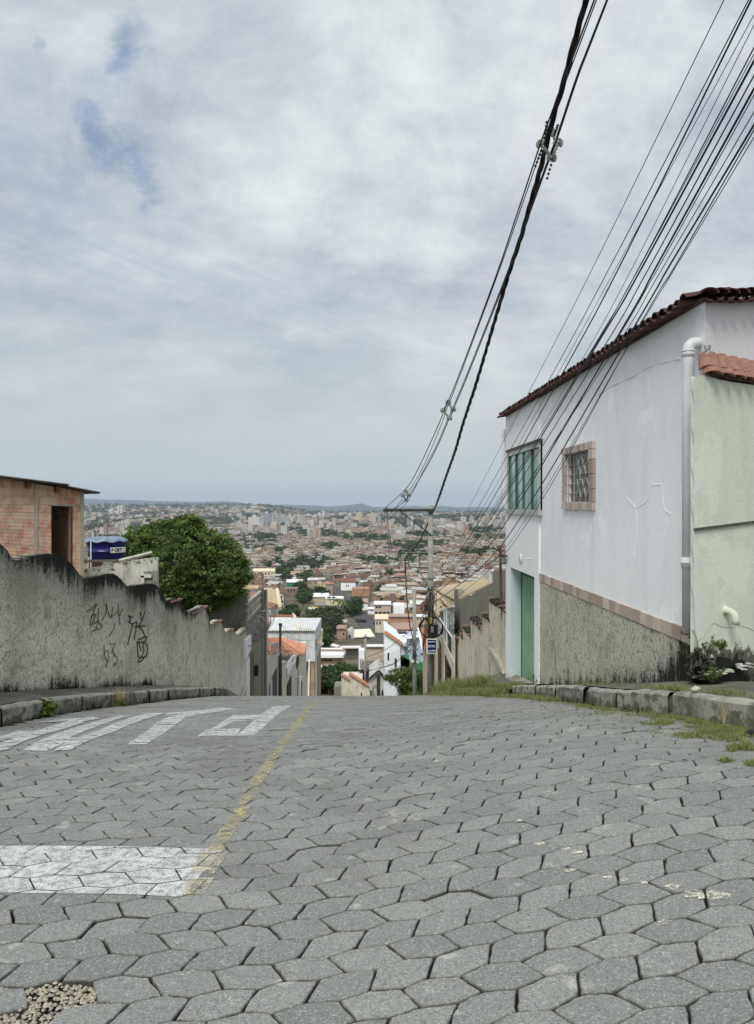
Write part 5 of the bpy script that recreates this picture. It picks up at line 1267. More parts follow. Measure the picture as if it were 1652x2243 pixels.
# chalk white cube and its neighbours right of the street
def simple(label,x0,x1,yt,yb,mat,roofmat=None,rh=3,wins=(),name='house',dep=9):
    Y=Yof(yb); h,X0,X1,zt=house_px(name,label,x0,x1,yt,Y,dep,mat,wins)
    if roofmat is not None:
        slab_roof(h,roofmat,[W(x0-1,yt,Y-.5),W(x1+1,yt,Y-.5),W(x1+.5,yt-rh,Y+dep),W(x0-.5,yt-rh,Y+dep)],.35)
    return h
SW=M['sheet_white']; BW=M['bright_white']; 
def rw_(x0,x1,y0,y1,n,wd=.5):
    d=(x1-x0)/n; return [(x0+d*i+d*(1-wd)/2,y0,x0+d*i+d*(1+wd)/2,y1) for i in range(n)]
simple('chalk white windowless cube house between the street poles and the terraced flats',862.5,886,1326,1365,BW,None,name='white_cube_house',wins=[(873.5,1331,874.5,1332),(873.5,1337.5,874.5,1338.5)])
simple('brown two storey terrace with long verandas and white roof right of the valley street',820,856,1325,1357,M['beige'],SW,7,rw_(822,836,1328,1332,2,.8)+rw_(820,855,1340,1346,4,.75),name='veranda_terrace')
simple('low white house with two small square windows below the veranda terrace',806,839,1335,1344,BW,SW,3,[(813.5,1336,815.5,1339),(823,1336,825.5,1339)],name='low_white_house')
simple('red clay roofed house beside the valley street bend',779,806,1321,1335,BW,M['tile_far'],9,name='clay_roof_house')
simple('cream house with slatted cream roof and green gate right of the valley street',822,850,1357,1386,M['cream_render'],M['tile_cream'],10,rw_(816,836,1362,1368,3),name='slatted_roof_house',dep=12)
simple('two storey yellow house with flat grey roof left of the valley street',690,714,1327,1341,plain('pale_yellow_wall',(.72,.62,.36),.9,.08),plain('grey_flat_roof',(.26,.25,.24),.9,.2),5,[(698,1325.5,700,1329),(709,1325,711.5,1328.5)],name='yellow_twin_house')
simple('bright yellow narrow house standing left of the bushy green slope',677,690.5,1335,1350,plain('bright_yellow_wall',(.66,.48,.14),.9,.08),SW,3,[(683,1339,686,1343)],name='bright_yellow_house')
simple('royal blue walled shed with white roof left of the yellow houses',620,643,1333,1346,M['blue_paint'],SW,4,name='blue_shed')
simple('white two storey house with dark top veranda above the yellow twin house',714,752,1312,1325,plain('ivory_wall',(.66,.62,.46),.9,.1),SW,5,rw_(716,736,1307,1312,2,.8)+[(724,1318,726,1322)],name='ivory_veranda_house')
simple('long white roofed hall with pale posts behind the ivory veranda house',662,720,1308,1319,M['beige'],SW,8,name='long_hall')
simple('hall with deep green wall and white roof left of the round valley tree',628,663,1276,1290,plain('sea_green_wall',(.04,.22,.15),.9,.1),SW,6,name='sea_green_hall')
simple('brown brick three window house below the sea green hall',627,651,1289,1304,plain('brown_house_wall',(.24,.17,.14),.9,.15),None,3,rw_(629,648,1291,1296,3),name='brown_brick_house')
simple('cream terrace with yellow top storey at the upper left of the valley',555,602,1252,1263,plain('straw_wall',(.68,.62,.42),.9,.1),plain('straw_roof',(.66,.61,.42),.9,.1),6,rw_(557,600,1255,1259,6),name='cream_terrace')
simple('small house with a red hipped roof among the valley trees',637,660,1259,1269,M['sheet_white'],M['tile_far'],7,name='red_hip_house')
simple('brick warehouse with broad terracotta wall behind the clay roofed house',771,809,1289,1305,plain('terracotta_block_wall',(.40,.23,.15),.9,.15,.6),None,3,[(796,1290,799,1294)],name='terracotta_block')
simple('white gabled house beside the upper bend of the valley street',747,779,1275,1292,BW,plain('brown_tile',(.20,.09,.065),.9,.2),8,rw_(757,766,1281,1285,2,.5),name='white_gable_villa')
simple('brick two storey house over the bushy slope left of the valley street',733,760,1365,1378,plain('salmon_brick_wall',(.40,.27,.19),.9,.15,.8),plain('pale_flat_roof',(.45,.41,.35),.9,.2),6,rw_(735,752,1368,1373,3,.4),name='salmon_house')
simple('terraced salmon house stepping down behind the cream roofed house',738,758,1378,1398,plain('salmon_brick_wall2',(.36,.24,.18),.9,.15,.8),plain('pale_flat_roof2',(.33,.29,.26),.9,.2),5,[(751,1386,754,1391)],name='terraced_salmon_house')
simple('stepped house with a broad terracotta flat wall right of the slatted roof house',850,905,1352,1372,plain('terracotta_block_wall2',(.42,.25,.165),.9,.15,.6),plain('dusty_roof',(.40,.31,.25),.9,.2),6,name='wide_terracotta_house')
simple('cream house with a row of dark windows right of the leaning pole',912,940,1352,1366,plain('ivory_wall2',(.64,.58,.44),.9,.1),SW,5,rw_(912,938,1355,1359,4,.4),name='ivory_row_house')
simple('broad terracotta roofed hall behind the white gable house',851,915,1380,1389,plain('hall_wall',(.30,.17,.13),.9,.1),M['tile_far'],14,name='terracotta_roof_hall',dep=14)
# ================================================================= utility poles
def pole(x,yt,Y,rt_,rb_,label,group='concrete poles along the street'):
    X=(x-CX)/F*Y; zg=G(Y)-.2; zt=zat(yt,Y); p=thing('utility_pole',(X,Y,zg),label,'pole',group)
    w=MB(); w.tube([(X,Y,zg),(X,Y,(zg+zt)/2),(X,Y,zt)],[rb_,(rt_+rb_)/2,rt_],16); w.build('shaft',M['pole'],p,smooth=True); return p,X,zt
YP=28.0
p1,XP,ZP=pole(943.5,1107,YP,.085,.135,'tall concrete pole with wooden crossarm and navy sign on the right sidewalk')
w=MB(); w.b2(W(839.5,0,YP)[0],W(950,0,YP)[0],YP-.20,YP-.09,zat(1120.5,YP),zat(1114.5,YP)); w.build('crossarm',M['timber'],p1)
w=MB(); w.tube([W(876,1120,YP-.14),W(944,1171,YP-.12)],.022,6); w.build('brace',M['iron'],p1)
w=MB(); 
for q in (1117,1171,1266,1290): w.tube([(XP,YP,zat(q+1.2,YP)),(XP,YP,zat(q-1.2,YP))],.115+.02*(q>1200),14)
w.build('clamp_band',M['wire_metal'],p1)
w=MB(); 
for dx in (0,3.2):
    w.tube([W(844+dx,1112,YP-.14),W(844+dx,1108,YP-.14)],.01,5)
for x,y in ((845,1113.5),(846,1121),(842,1130),(848,1135)): c=W(x,y,YP-.14); w.lathe((c[0],c[1],c[2]-.05),[(.02,0),(.06,.02),(.035,.045),(.065,.07),(.03,.1)],10)
w.build('insulator',M['polymer'],p1)
w=MB()
for x0,x1 in ((842,856),(847.5,864),(845,853),(849,859)):
    w.tube([Vector(p) for p in crom([W(x0,1120,YP-.1),W(x0+2,1150,YP),W(x0+6,1175,YP+.2),W(x1,1215,YP+6)],6)],.007,4)
w.build('jumper_wire',M['cable_grey'],p1)
w=MB(); 
for a,b in (((892,1210.5),(942,1211)),((896,1243),(942,1243)),((893.5,1210),(896,1244)),((919,1211),(920,1243))): w.tube([W(a[0],a[1],YP+.15),W(b[0],b[1],YP+.15)],.026,4)
w.build('steel_bracket',plain('green_grey_steel',(.12,.14,.12),.7,.2),p1)
w=MB(); w.tube([Vector(p) for p in crom([W(944,1290,YP),W(932,1287,YP-.1),W(912,1274,YP-.3),W(895,1266,YP-.5),W(874,1264.5,YP-.7)],5)],.018,6)
w.build('lamp_arm',M['wire_metal'],p1)
w=MB(); w.tube([W(875,1264.6,YP-.7),W(870,1263.5,YP-.74),W(862,1263,YP-.78),W(855,1264.2,YP-.8)],[.03,.055,.05,.02],8); w.build('lamp_head',M['wire_metal'],p1)
w=MB(); w.b2(W(937.5,0,27.8)[0],W(959,0,27.8)[0],27.62,27.72,zat(1394,27.8),zat(1367,27.8)); w.build('splice_box',M['box_black'],p1)
w=MB(); w.slab([W(944,1385,27.6),W(950,1385,27.6),W(950,1372,27.6),W(944,1372,27.6)],(0,.01,0)); w.v=[(x,y,z) for x,y,z in w.v]; w.build('box_plate',plain('grey_outline',(.20,.20,.20),.6,.1),p1)
w=MB(); c=W(946,1376,27.75)
for k in range(4):
    r_=.40+.012*k; w.tube([(c[0]-.02+r_*.98*math.cos(t)+.02*math.sin(3*t+k),c[1]+.05*math.sin(t+k),c[2]+.02+r_*.92*math.sin(t)) for t in [2*math.pi*i/30 for i in range(31)]],.016,5)
w.build('cable_coil',M['cable'],p1)
w=MB(); 
for x in (942,945): w.tube([W(x,1352,27.7),W(x+1,1366,27.7)],.012,5)
w.build('yellow_tags',plain('yellow_plastic',(.65,.50,.08),.6,.1),p1)
# messy bundle of telephone drops around the pole
w=MB(); rr=random.Random(21)
for k in range(46):
    x0=rr.uniform(930,952); y0=rr.uniform(1283,1345); a=W(x0,y0,YP-rr.uniform(.12,.35)); 
    pts=[a]; 
    for q in range(rr.randint(2,4)):
        x0=min(956,max(926,x0+rr.uniform(-12,12))); y0+=rr.uniform(-6,26); pts.append(W(x0,min(y0,1400),YP-rr.uniform(.12,.35)))
    w.tube(crom(pts,5),rr.uniform(.005,.010),3,m=rr.choice([0,0,0,1]))
w.build('wire_tangle',[M['cable'],M['cable_grey']],p1)
w=MB()
for k in range(9):
    x0=933+k*1.1; w.tube(crom([W(x0,1300+k*3,YP-.2),W(x0-1.5,1345,YP-.22),W(x0-3-k*.2,1375+k,YP-.25),W(x0-8-k,1412+2*k,YP+.3)],6),.006,3)
w.build('hanging_drop',M['cable'],p1)
# navy sign on the pole
sg=thing('pole_sign',W(945,1415,27.5),'navy blue internet sign with white lettering strapped to the tall pole','sign')
q=.6055; A_=lambda x,y: (923.7+x/20.65/1.797*1.0+0.0, 1391.2+y/20.65/1.797)
def sgp(x,y,Y=27.55): 
    px,py=923.77+x*.02695,1391.2+y*.02695; return W(px,py,Y)
w=MB(); w.slab([sgp(400,1500),sgp(1225,1515),sgp(1200,320),sgp(410,280)],(0,.02,0)); w.build('backing',M['sign_white'],sg)
w=MB(); w.slab([sgp(480,1440,27.545),sgp(1190,1455,27.545),sgp(1175,390,27.545),sgp(480,350,27.545)],(0,.003,0)); w.build('face',M['sign_blue'],sg)
def flat_text(txt,x0,x1,yb,hgt,parent,mat,Y=27.538,shear=0):
    cu=bpy.data.curves.new('lettering','FONT'); cu.body=txt; cu.size=1; cu.offset=.02; cu.shear=shear
    tmp=bpy.data.objects.new('tmp',cu); col.objects.link(tmp); dg=bpy.context.evaluated_depsgraph_get()
    me=bpy.data.meshes.new_from_object(tmp.evaluated_get(dg)); bpy.data.objects.remove(tmp)
    xs=[v.co.x for v in me.vertices]; ysv=[v.co.y for v in me.vertices]; xa,xb=min(xs),max(xs); ya,yb_=min(ysv),max(ysv)
    P0=Vector(sgp(x0,yb,Y)); P1=Vector(sgp(x1,yb,Y)); hh=(Vector(sgp(x0,yb-hgt,Y))-P0).z
    for v in me.vertices:
        t=(v.co.x-xa)/(xb-xa); p=P0.lerp(P1,t); v.co=Vector((p.x,p.y,p.z+(v.co.y-ya)/(yb_-ya)*hh))-off(parent)
    me.materials.append(mat); ob=bpy.data.objects.new('lettering',me); col.objects.link(ob); ob.parent=parent
flat_text('GlobalFibra',515,1135,590,105,sg,M['sign_white'],shear=.2)
flat_text('INTERNET',515,1130,895,90,sg,M['sign_white'])
flat_text('FIBRA OPTICA',515,1130,1000,65,sg,M['sign_white'])
flat_text('3434 8424',520,1150,1320,100,sg,M['sign_white'])
w=MB(); w.slab([sgp(515,1390,27.54),sgp(1145,1400,27.54),sgp(1145,1375,27.54),sgp(515,1362,27.54)],(0,.002,0)); w.slab([sgp(790,1212,27.54),sgp(1150,1218,27.54),sgp(1150,1195,27.54),sgp(790,1190,27.54)],(0,.002,0)); w.build('fine_print_line',plain('pale_blue_print',(.45,.50,.58),.5,.1),sg)
p2,X2,Z2=pole(908,1290,60,.12,.19,'slimmer concrete pole behind the round street tree wrapped in wires')
w=MB(); rr=random.Random(33)
for k in range(26):
    x0=rr.uniform(900,915); y0=rr.uniform(1400,1440); pts=[W(x0,y0,59.7)]
    for q in range(3): x0=min(924,max(892,x0+rr.uniform(-12,12))); y0+=rr.uniform(-9,16); pts.append(W(x0,y0,59.7))
    w.tube(crom(pts,4),.016,3)
w.b2(W(905,0,59.5)[0],W(913,0,59.5)[0],59.4,59.6,zat(1441,59.5),zat(1432,59.5))
w.build('wire_tangle',M['cable_grey'],p2)
w=MB(); w.box(W(903.5,1448,59.6),(.2,.1,.2),0,tilt=Matrix.Rotation(.3,3,'Y')); w.build('white_box',M['sign_white'],p2)
p3,X3,Z3=pole(800.5,1390,100,.13,.17,'thin dark pole in front of the beige block far down the street')
w=MB(); w.tube([W(796,1395,99.8),W(806,1396,99.8)],.05,4); 
for y in (1452,1462,1470): w.tube([W(800,y,99.8),W(806,y+4,99.8),W(801,y+9,99.8)],.03,4)
w.box(W(803,1482,99.7),(.25,.2,.35)); w.build('wire_tangle',M['cable_grey'],p3)
# ================================================================= overhead lines
def by_y(y): return float(np.interp(y,[0,320,612,835,890,987,1094,1115,1230],[8.7,10.5,13.3,16.7,17.9,20.3,24.6,28,40]))
def ext(pts, Ye=-5):
    a,b=Vector(pts[0]),Vector(pts[1])      # a nearest camera
    d=(a-b); d/=abs(d.y) if abs(d.y)>1e-6 else 1; n=a.y-Ye
    return [tuple(a+d*n+Vector((0,0,.25))), tuple(a+d*n*.5+Vector((0,0,.02)))]+list(pts)
def wire(name,pts,r,label,cat,group,mat=None,n=5,seg=6,extend=True):
    if extend: pts=ext(pts)
    w=MB(); w.tube(crom(pts,seg),r,n); o=w.build(name,mat or M['cable'],smooth=True); tag(o,label,cat,group); return o
# twisted bundle
tp=[(1284,0),(1259,90),(1237,173),(1215.6,245),(1199,309),(1183,374),(1158,460),(1142,518),(1111,612),(1045,834.7),(1027,890),(1011,940),(997.5,987.5),(977.7,1043),(960,1094.6),(946,1128),(920,1184),(890,1223.6)]
pts=[W(x,y,by_y(y)) for x,y in tp]; P=crom(ext(pts),14); w=MB()
acc=0; ang=[0]
for i in range(1,len(P)): acc+=(P[i]-P[i-1]).length; ang.append(acc*2*math.pi/1.15)
for s_ in range(3):
    w.tube([P[i]+Vector((math.cos(ang[i]+s_*2.094)*.021,0,math.sin(ang[i]+s_*2.094)*.021)) for i in range(len(P))],.020,6)
o=w.build('twisted_cable',M['cable'],smooth=True); tag(o,'thick twisted black cable crossing the sky down to the tall pole','cable')
PG='thin power conductors held apart by grey spacers'
def pw(tp,dY,r,label,end=None):
    pts=[W(x,y,by_y(y)+dY) for x,y in tp]
    if end: pts.append(end)
    return wire('power_line',pts,r,label,'cable',PG)
c1=[(1302,0),(1237,173),(1196,281),(1181,324),(1133,468),(1084,612),(1000.5,834.7),(975.7,892),(960,932),(920,1019),(890.4,1069)]
c2=[(1330.7,0),(1269.6,158),(1226,288),(1201,356),(1161.6,464),(1108,612),(1019.4,834.7),(991.6,900),(983.7,918),(960,973.6),(930,1031),(890,1092.7)]
pw(c1,-.3,.011,'outer left power conductor, leftmost of the four above the crossarm',W(845,1112,YP-.14))
pw([(x+2.5,y+6) for x,y in c1[:3]]+[(1187,324),(1140,460),(1089,605),(1002,838),(978,898),(966,932),(929,1019),(896,1075)],.25,.0085,'inner left power conductor running beside the leftmost one',W(848,1134,YP-.14))
pw(c2,-.2,.012,'outer right power conductor, rightmost of the four above the crossarm',W(856,1122,YP-.14))
pw([(x-3.5+(0 if y>100 else 1),y+2) for x,y in c2[:-1]]+[(893,1098)],.2,.0085,'inner right power conductor running beside the rightmost one',W(853,1136,YP-.14))
def spacer(x,y,Y,s,ang0,label):
    c=Vector(W(x,y,Y)); w=MB()
    pt=[(0,1.0),(.62,.1),(.15,-1.0),(-.62,.0)]
    V=[c+Vector((a*s*.62,0,b*s*.62)) for a,b in pt]
    for i in range(4):
        a,b=V[i],V[(i+1)%4]; n=5
        w.tube([a.lerp(b,t/8)+Vector((0,0,0)) for t in range(9)],[.030 if t%2 else .017 for t in range(9)],8)
    for v in V:
        w.tube([v+Vector((.055*math.cos(t),0,.055*math.sin(t))) for t in [math.radians(d) for d in range(-60,241,30)]],.019,7)
        w.lathe((v.x,v.y,v.z-.03),[(.02,0),(.045,.03),(.02,.06)],8)
    o=w.build('line_spacer',M['polymer'],smooth=True); tag(o,label,'spacer','grey diamond spacers on the power conductors')
spacer(1204,316,10.5,.30,0,'largest grey diamond spacer, near the top of the sky')
spacer(982,899,18.0,.30,0,'middle grey diamond spacer, level with the tiled eave')
spacer(889,1086,24.8,.24,0,'smallest pale diamond spacer just above the crossarm')
w=MB()   # preformed ties
for (x0,y0,x1,y1) in ((1198,268,1192,310),(1186,330,1170,372),(1222,275,1213,300),(1210,352,1196,400)):
    for i in range(5):
        t=i/5; c=W(x0+(x1-x0)*t,y0+(y1-y0)*t,by_y(y0)); w.lathe((c[0],c[1],c[2]-.02),[(.008,0),(.022,.02),(.008,.04)],6)
o=w.build('line_tie',M['cable_grey']); tag(o,'dark preformed ties gripping the conductors around the largest spacer','cable tie')
# telephone bundle on the right
TA=2.75
def tl(pts): 
    out=[]
    for x,y in pts:
        a=TA+(.0); Y=SY(x,a); out.append(W(x,y,Y))
    return out
tel=[([(1586,0),(1286,612),(1154,868.5),(1057,1055.6),(1000,1164),(950,1250)],.0045,'thin lone telephone wire, leftmost of the right bundle'),
([(1640,0),(1322,612),(1201,836),(1057,1095),(1010,1178),(952,1268)],.0055,'second telephone wire from the left in the right bundle'),
([(1645.6,0),(1343,612),(1230,822),(1068,1113),(1008,1205),(950,1287)],.0085,'thick telephone cable crossing the left part of the glass window'),
([(1652,32),(1336,612),(1215,832),(1062,1106),(1005,1196),(950,1283)],.0035,'hair-thin wire beside the thick cable left of the bundle'),
([(1652,54),(1372,612),(1250,830),(1078,1113),(1010,1215),(950,1291)],.0035,'faint thin wire in the middle left of the bundle'),
([(1652,104),(1386,612),(1270,812),(1083,1113),(1012,1218),(950,1293)],.006,'medium wire left of the two thick bundle cables'),
([(1652,133),(1392,612),(1309,753),(1089.7,1113),(1015,1222),(951,1296)],.010,'first thick black cable of the right bundle'),
([(1652,165),(1408,612),(1320,765),(1110,1100),(1030,1213),(951,1299)],.0065,'medium wire between the two thick bundle cables'),
([(1652,194),(1438,584),(1356,732),(1129,1113),(1040,1230),(951,1302)],.010,'second thick black cable passing the small barred window'),
([(1652,245),(1437,612),(1340,775),(1118,1113),(1030,1228),(951,1305)],.0045,'thin wire crossing the lintel of the glass window'),
([(1652,273),(1465.6,584),(1395,706.6),(1154,1113),(1056,1240),(952,1320)],.009,'third thick cable, near the right edge of the bundle'),
([(1652,284),(1478,584),(1400,714),(1176,1113),(1065,1255),(953,1340)],.0055,'rightmost wire of the bundle, closest to the barred window'),
([(1652,300),(1470,602),(1390,735),(1168,1113),(1062,1249),(953,1330)],.004,'thin wire just left of the rightmost bundle wire'),
([(1652,118),(1390,606),(1295,768),(1086,1113),(1013,1220),(951,1294)],.004,'thin wire hugging the first thick bundle cable'),
([(1652,208),(1430,608),(1335,770),(1122,1113),(1033,1231),(951,1304)],.0045,'thin wire hugging the second thick bundle cable')]
for pts_,r,lb in tel: wire('telephone_wire',tl(pts_),r*.88,lb,'cable','telephone wires strung to the tall pole',seg=6)
w=MB(); w.tube([W(1652,296,5.3),W(1632,318,5.5)],.004,4)
def loose(name,pts,r,label,mat=None,grp='sagging wires over the valley street'):
    w=MB(); w.tube(crom([W(*p) for p in pts],6),r,4); o=w.build(name,mat or M['cable_grey']); tag(o,label,'cable',grp)
loose('drop_cable',[(887.5,1223,40),(889,1270,44),(893,1330,50),(898,1370,54),(905,1402,59)],.035,'twisted black drop cable hanging down to the second pole',M['cable'])
loose('sagging_wire',[(889,1224,40),(834.7,1266.5,60),(777.7,1315,78),(741,1339,90),(690,1368,110)],.022,'long dark wire sagging from the line end toward the white block')
loose('sagging_wire',[(944,1290,28),(889,1224,40),(834.7,1229,70),(780,1247,100),(723,1262,140)],.022,'faint wire running left across the middle of the valley')
loose('sagging_wire',[(905,1375,59),(880,1397,64),(848,1421,72),(824,1432,80),(800,1441,99)],.028,'dark wire crossing the upper window of the white gable house')
loose('sagging_wire',[(900,1423,59),(880,1440,66),(862,1454,74),(838,1462,86),(802,1471,99)],.04,'thick dark wire crossing the lower window of the white gable house')
for k in range(7):
    loose('sagging_wire',[(902,1412+k*3,59),(876,1424+k*4,66),(848,1434+k*4.4,76),(802,1446+k*4,99)],.012,['highest','second highest','third','middle','fifth','second lowest','lowest'][k]+' thin wire of the fan between the two distant poles')
loose('sagging_wire',[(800,1432,99),(830,1448,86),(870,1460,70),(904,1462,60)],.014,'thin wire slanting right below the fan between the poles')
loose('sagging_wire',[(614.5,1368,45),(650,1400,60),(700,1422,80),(800,1426,99)],.014,'thin wire from the dark mast across the white block')
loose('sagging_wire',[(614.5,1388,45),(650,1402,60),(690,1402,76),(760,1400,95),(800,1396,99)],.014,'upper thin wire across the white block wall')
loose('sagging_wire',[(944,1300,28),(968,1322,27),(1000,1345,25)],.012,'short wire dropping from the tall pole over the cream roof',M['cable'])
loose('sagging_wire',[(946,1322,28),(980,1300,26),(1030,1262,21),(1100,1214,17)],.010,'wire rising from the tall pole to the far corner of the white house',M['cable'])
loose('sagging_wire',[(946,1283,28),(965,1303,27),(985,1320,26),(1003,1338,25)],.010,'crossing wire over the cream roof beside the tall pole',M['cable'])
# ================================================================= foliage
def quads_from(pos, nrm_rand, size, tint, rg, elong=1.6):
    """pos Nx3 -> leaf quads (numpy)"""
    N=len(pos); rs=rg
    a=rs.normal(size=(N,3)); a/=np.linalg.norm(a,axis=1)[:,None]
    b=rs.normal(size=(N,3)); b-=a*(a*b).sum(1)[:,None]; b/=np.linalg.norm(b,axis=1)[:,None]
    s=size*rs.uniform(.6,1.4,size=N)[:,None]
    v=np.stack([pos-a*s*elong*.5, pos+b*s*.45, pos+a*s*elong*.5, pos-b*s*.45],axis=1).reshape(-1,3)
    return v, np.repeat(tint,4)
def mesh_quads(name, v, tint, mat):
    n=len(v)//4; me=bpy.data.meshes.new(name); me.vertices.add(len(v)); me.vertices.foreach_set('co',v.astype(np.float32).ravel())
    me.loops.add(4*n); me.loops.foreach_set('vertex_index',np.arange(4*n,dtype=np.int32)); me.polygons.add(n)
    me.polygons.foreach_set('loop_start',np.arange(0,4*n,4,dtype=np.int32)); me.polygons.foreach_set('loop_total',np.full(n,4,dtype=np.int32))
    me.update(calc_edges=True); at=me.attributes.new('tint','FLOAT','POINT'); at.data.foreach_set('value',np.clip(tint,0,1).astype(np.float32)); me.materials.append(mat); return me
def crown_pts(rg, blobs, per, shell=.55):
    """leaf positions gathered in twig clumps on irregular blobs; gives (pos, tint)"""
    out=[];tt=[]
    for (c,r,k) in blobs:
        nC=int(per*k); d=rg.normal(size=(nC,3)); d/=np.linalg.norm(d,axis=1)[:,None]
        rad=rg.uniform(shell,1.06,size=nC)**.6
        cc=np.array(c)+d*rad[:,None]*np.array(r); ct=rg.uniform(0,1,size=nC)*.6+rg.uniform(0,.35)
        out.append(cc); tt.append(ct)
    return np.concatenate(out),np.concatenate(tt)
def leafy(rg, clumps, tints, n, cs, ls, flat=.55):
    pos=np.repeat(clumps,n,axis=0)+rg.normal(size=(len(clumps)*n,3))*np.array([cs,cs,cs*flat]); tn=np.repeat(tints,n)+rg.normal(size=len(clumps)*n)*.12
    return quads_from(pos,None,ls,tn,rg)
rg=np.random.default_rng(5)
# big leafy tree on the left
YT2=30.0
def tp_(x,y,dy=0): return W(x,y,YT2+dy)
blobs=[]
for x,y,r,k,dy in ((300,1190,34,1.0,0),(345,1175,40,1.2,.4),(395,1163,36,1.2,0),(420,1150,26,1.0,-.2),(450,1200,45,1.6,-.5),(500,1215,40,1.4,0),(520,1245,32,1.2,.2),(478,1262,46,1.5,-.6),(405,1225,55,2.0,-1.0),(340,1235,45,1.5,-.2),(400,1285,48,1.8,-.9),(440,1305,38,1.3,-.4),(520,1285,28,1.0,0),(545,1265,14,.5,0),(275,1205,22,.6,.5),(355,1290,34,1.0,-.3),(500,1300,30,.9,.2),(430,1170,30,1.0,.6),(380,1320,26,.7,.2),(465,1325,22,.6,.2)):
    rm=r*.95/F*YT2; x=405+(x-405)*.95-6; y=1230+(y-1230)*.95+1; blobs.append((tp_(x,y,dy),(rm*1.05,rm*1.15,rm*.95),k))
cl,tn=crown_pts(rg,blobs,74,.55)
zc=(cl[:,2]-cl[:,2].min())/(cl[:,2].max()-cl[:,2].min()); 
xt=rg.normal(size=(260,3)); xt/=np.linalg.norm(xt,axis=1)[:,None]; bi=rg.integers(0,len(blobs),260); xp=np.array([np.array(blobs[b][0])+xt[i]*np.array(blobs[b][1])*rg.uniform(1.05,1.32) for i,b in enumerate(bi)]); cl=np.concatenate([cl,xp]); tn=np.concatenate([tn,rg.uniform(.4,1,260)])
v,tq=leafy(rg,cl,tn,38,.088,.066)
tree=thing('leafy_tree',(tp_(410,0)[0],YT2,-6.4),'large rounded fresh green tree behind the stucco wall beside the blue water tank','tree')
me=mesh_quads('crown',v-np.array(tree.location),tq,M['leaf']); o=bpy.data.objects.new('crown',me); col.objects.link(o); o.parent=tree
w=MB(); tx=tree.location.x; w.tube([(tx,YT2,-6.8),(tx+.1,YT2,-5.2),(tx-.1,YT2,-3.6),(tx+.1,YT2,-2.6)],[.24,.2,.15,.08],10)
rr=random.Random(4)
for c,r,k in blobs[:18]: w.tube([Vector((tx,YT2,-4.6+rr.uniform(-.6,.8))), (Vector(c)+Vector((tx,YT2,-4)))/2+Vector((0,0,.1)), Vector(c)],[.08,.05,.02],6)
w.build('trunk',M['bark'],tree)
# street tree on the right of the far street
Y3=62.0; blobs=[]
for x,y,r,k in ((864,1479,16,1),(886,1474,15,1),(908,1480,18,1.2),(925,1492,15,1),(876,1493,20,1.3),(901,1503,23,1.5),(920,1512,18,1),(852,1485,10,.6),(888,1520,18,1),(934,1498,10,.5)):
    rm=r/F*Y3; blobs.append((W(x,y,Y3),(rm,rm*1.1,rm*.9),k))
cl,tn=crown_pts(rg,blobs,55,.4); v,tq=leafy(rg,cl,tn,22,.11,.075)
tree=thing('street_tree',(W(886,0,Y3)[0],Y3,G(Y3)),'small round street tree in front of the green walled house','tree')
me=mesh_quads('crown',v-np.array(tree.location),tq,M['leaf']); o=bpy.data.objects.new('crown',me); col.objects.link(o); o.parent=tree
w=MB(); tx=tree.location.x; w.tube([(tx,Y3,G(Y3)),(tx,Y3,-15.2),(tx+.2,Y3,-14.2)],[.16,.12,.05],8); w.build('trunk',M['bark'],tree)
# templates of valley trees (unit radius about 1, base at z=0)
TT=[]
for k in range(7):
    g_=np.random.default_rng(50+k); bl=[]
    for q in range(7):
        a=g_.uniform(0,6.28); d=g_.uniform(.1,.6); bl.append(((math.cos(a)*d,math.sin(a)*d,.75+g_.uniform(-.25,.4)),(g_.uniform(.35,.55),)*2+(g_.uniform(.28,.45),),1))
    cl,tn=crown_pts(g_,bl,16,.5); v,tq=leafy(g_,cl,tn,5,.09,.15); TT.append(mesh_quads('crown',v,tq,M['leaf_city']))
w=MB(); w.tube([(0,0,-.5),(0,0,.3),(.04,0,.8)],[.07,.055,.03],5)
to=w.build('trunk',M['bark']); TRUNK=to.data; bpy.data.objects.remove(to)
PL=[]   # palm template
g_=np.random.default_rng(9); w=MB()
for k in range(16):
    a=k*.3927+g_.uniform(-.15,.15); el=g_.uniform(.1,1.1); pts=[]
    for i in range(6):
        t=i/5; r_=t*.95; pts.append((math.cos(a)*r_*math.cos(el*.6),math.sin(a)*r_*math.cos(el*.6),1.25+r_*math.sin(el)-t*t*.75))
    for (p,q_) in zip(pts[:-1],pts[1:]):
        nx,ny=-math.sin(a)*.07,math.cos(a)*.07
        w.poly([(p[0]-nx,p[1]-ny,p[2]),(q_[0]-nx,q_[1]-ny,q_[2]),(q_[0]+nx,q_[1]+ny,q_[2]+.02),(p[0]+nx,p[1]+ny,p[2]+.02)])
po=w.build('crown',M['leaf'],attrs={'tint':('POINT','FLOAT',[.3+.5*random.Random(3).random()]*len(w.v))}); PALM=po.data; bpy.data.objects.remove(po)
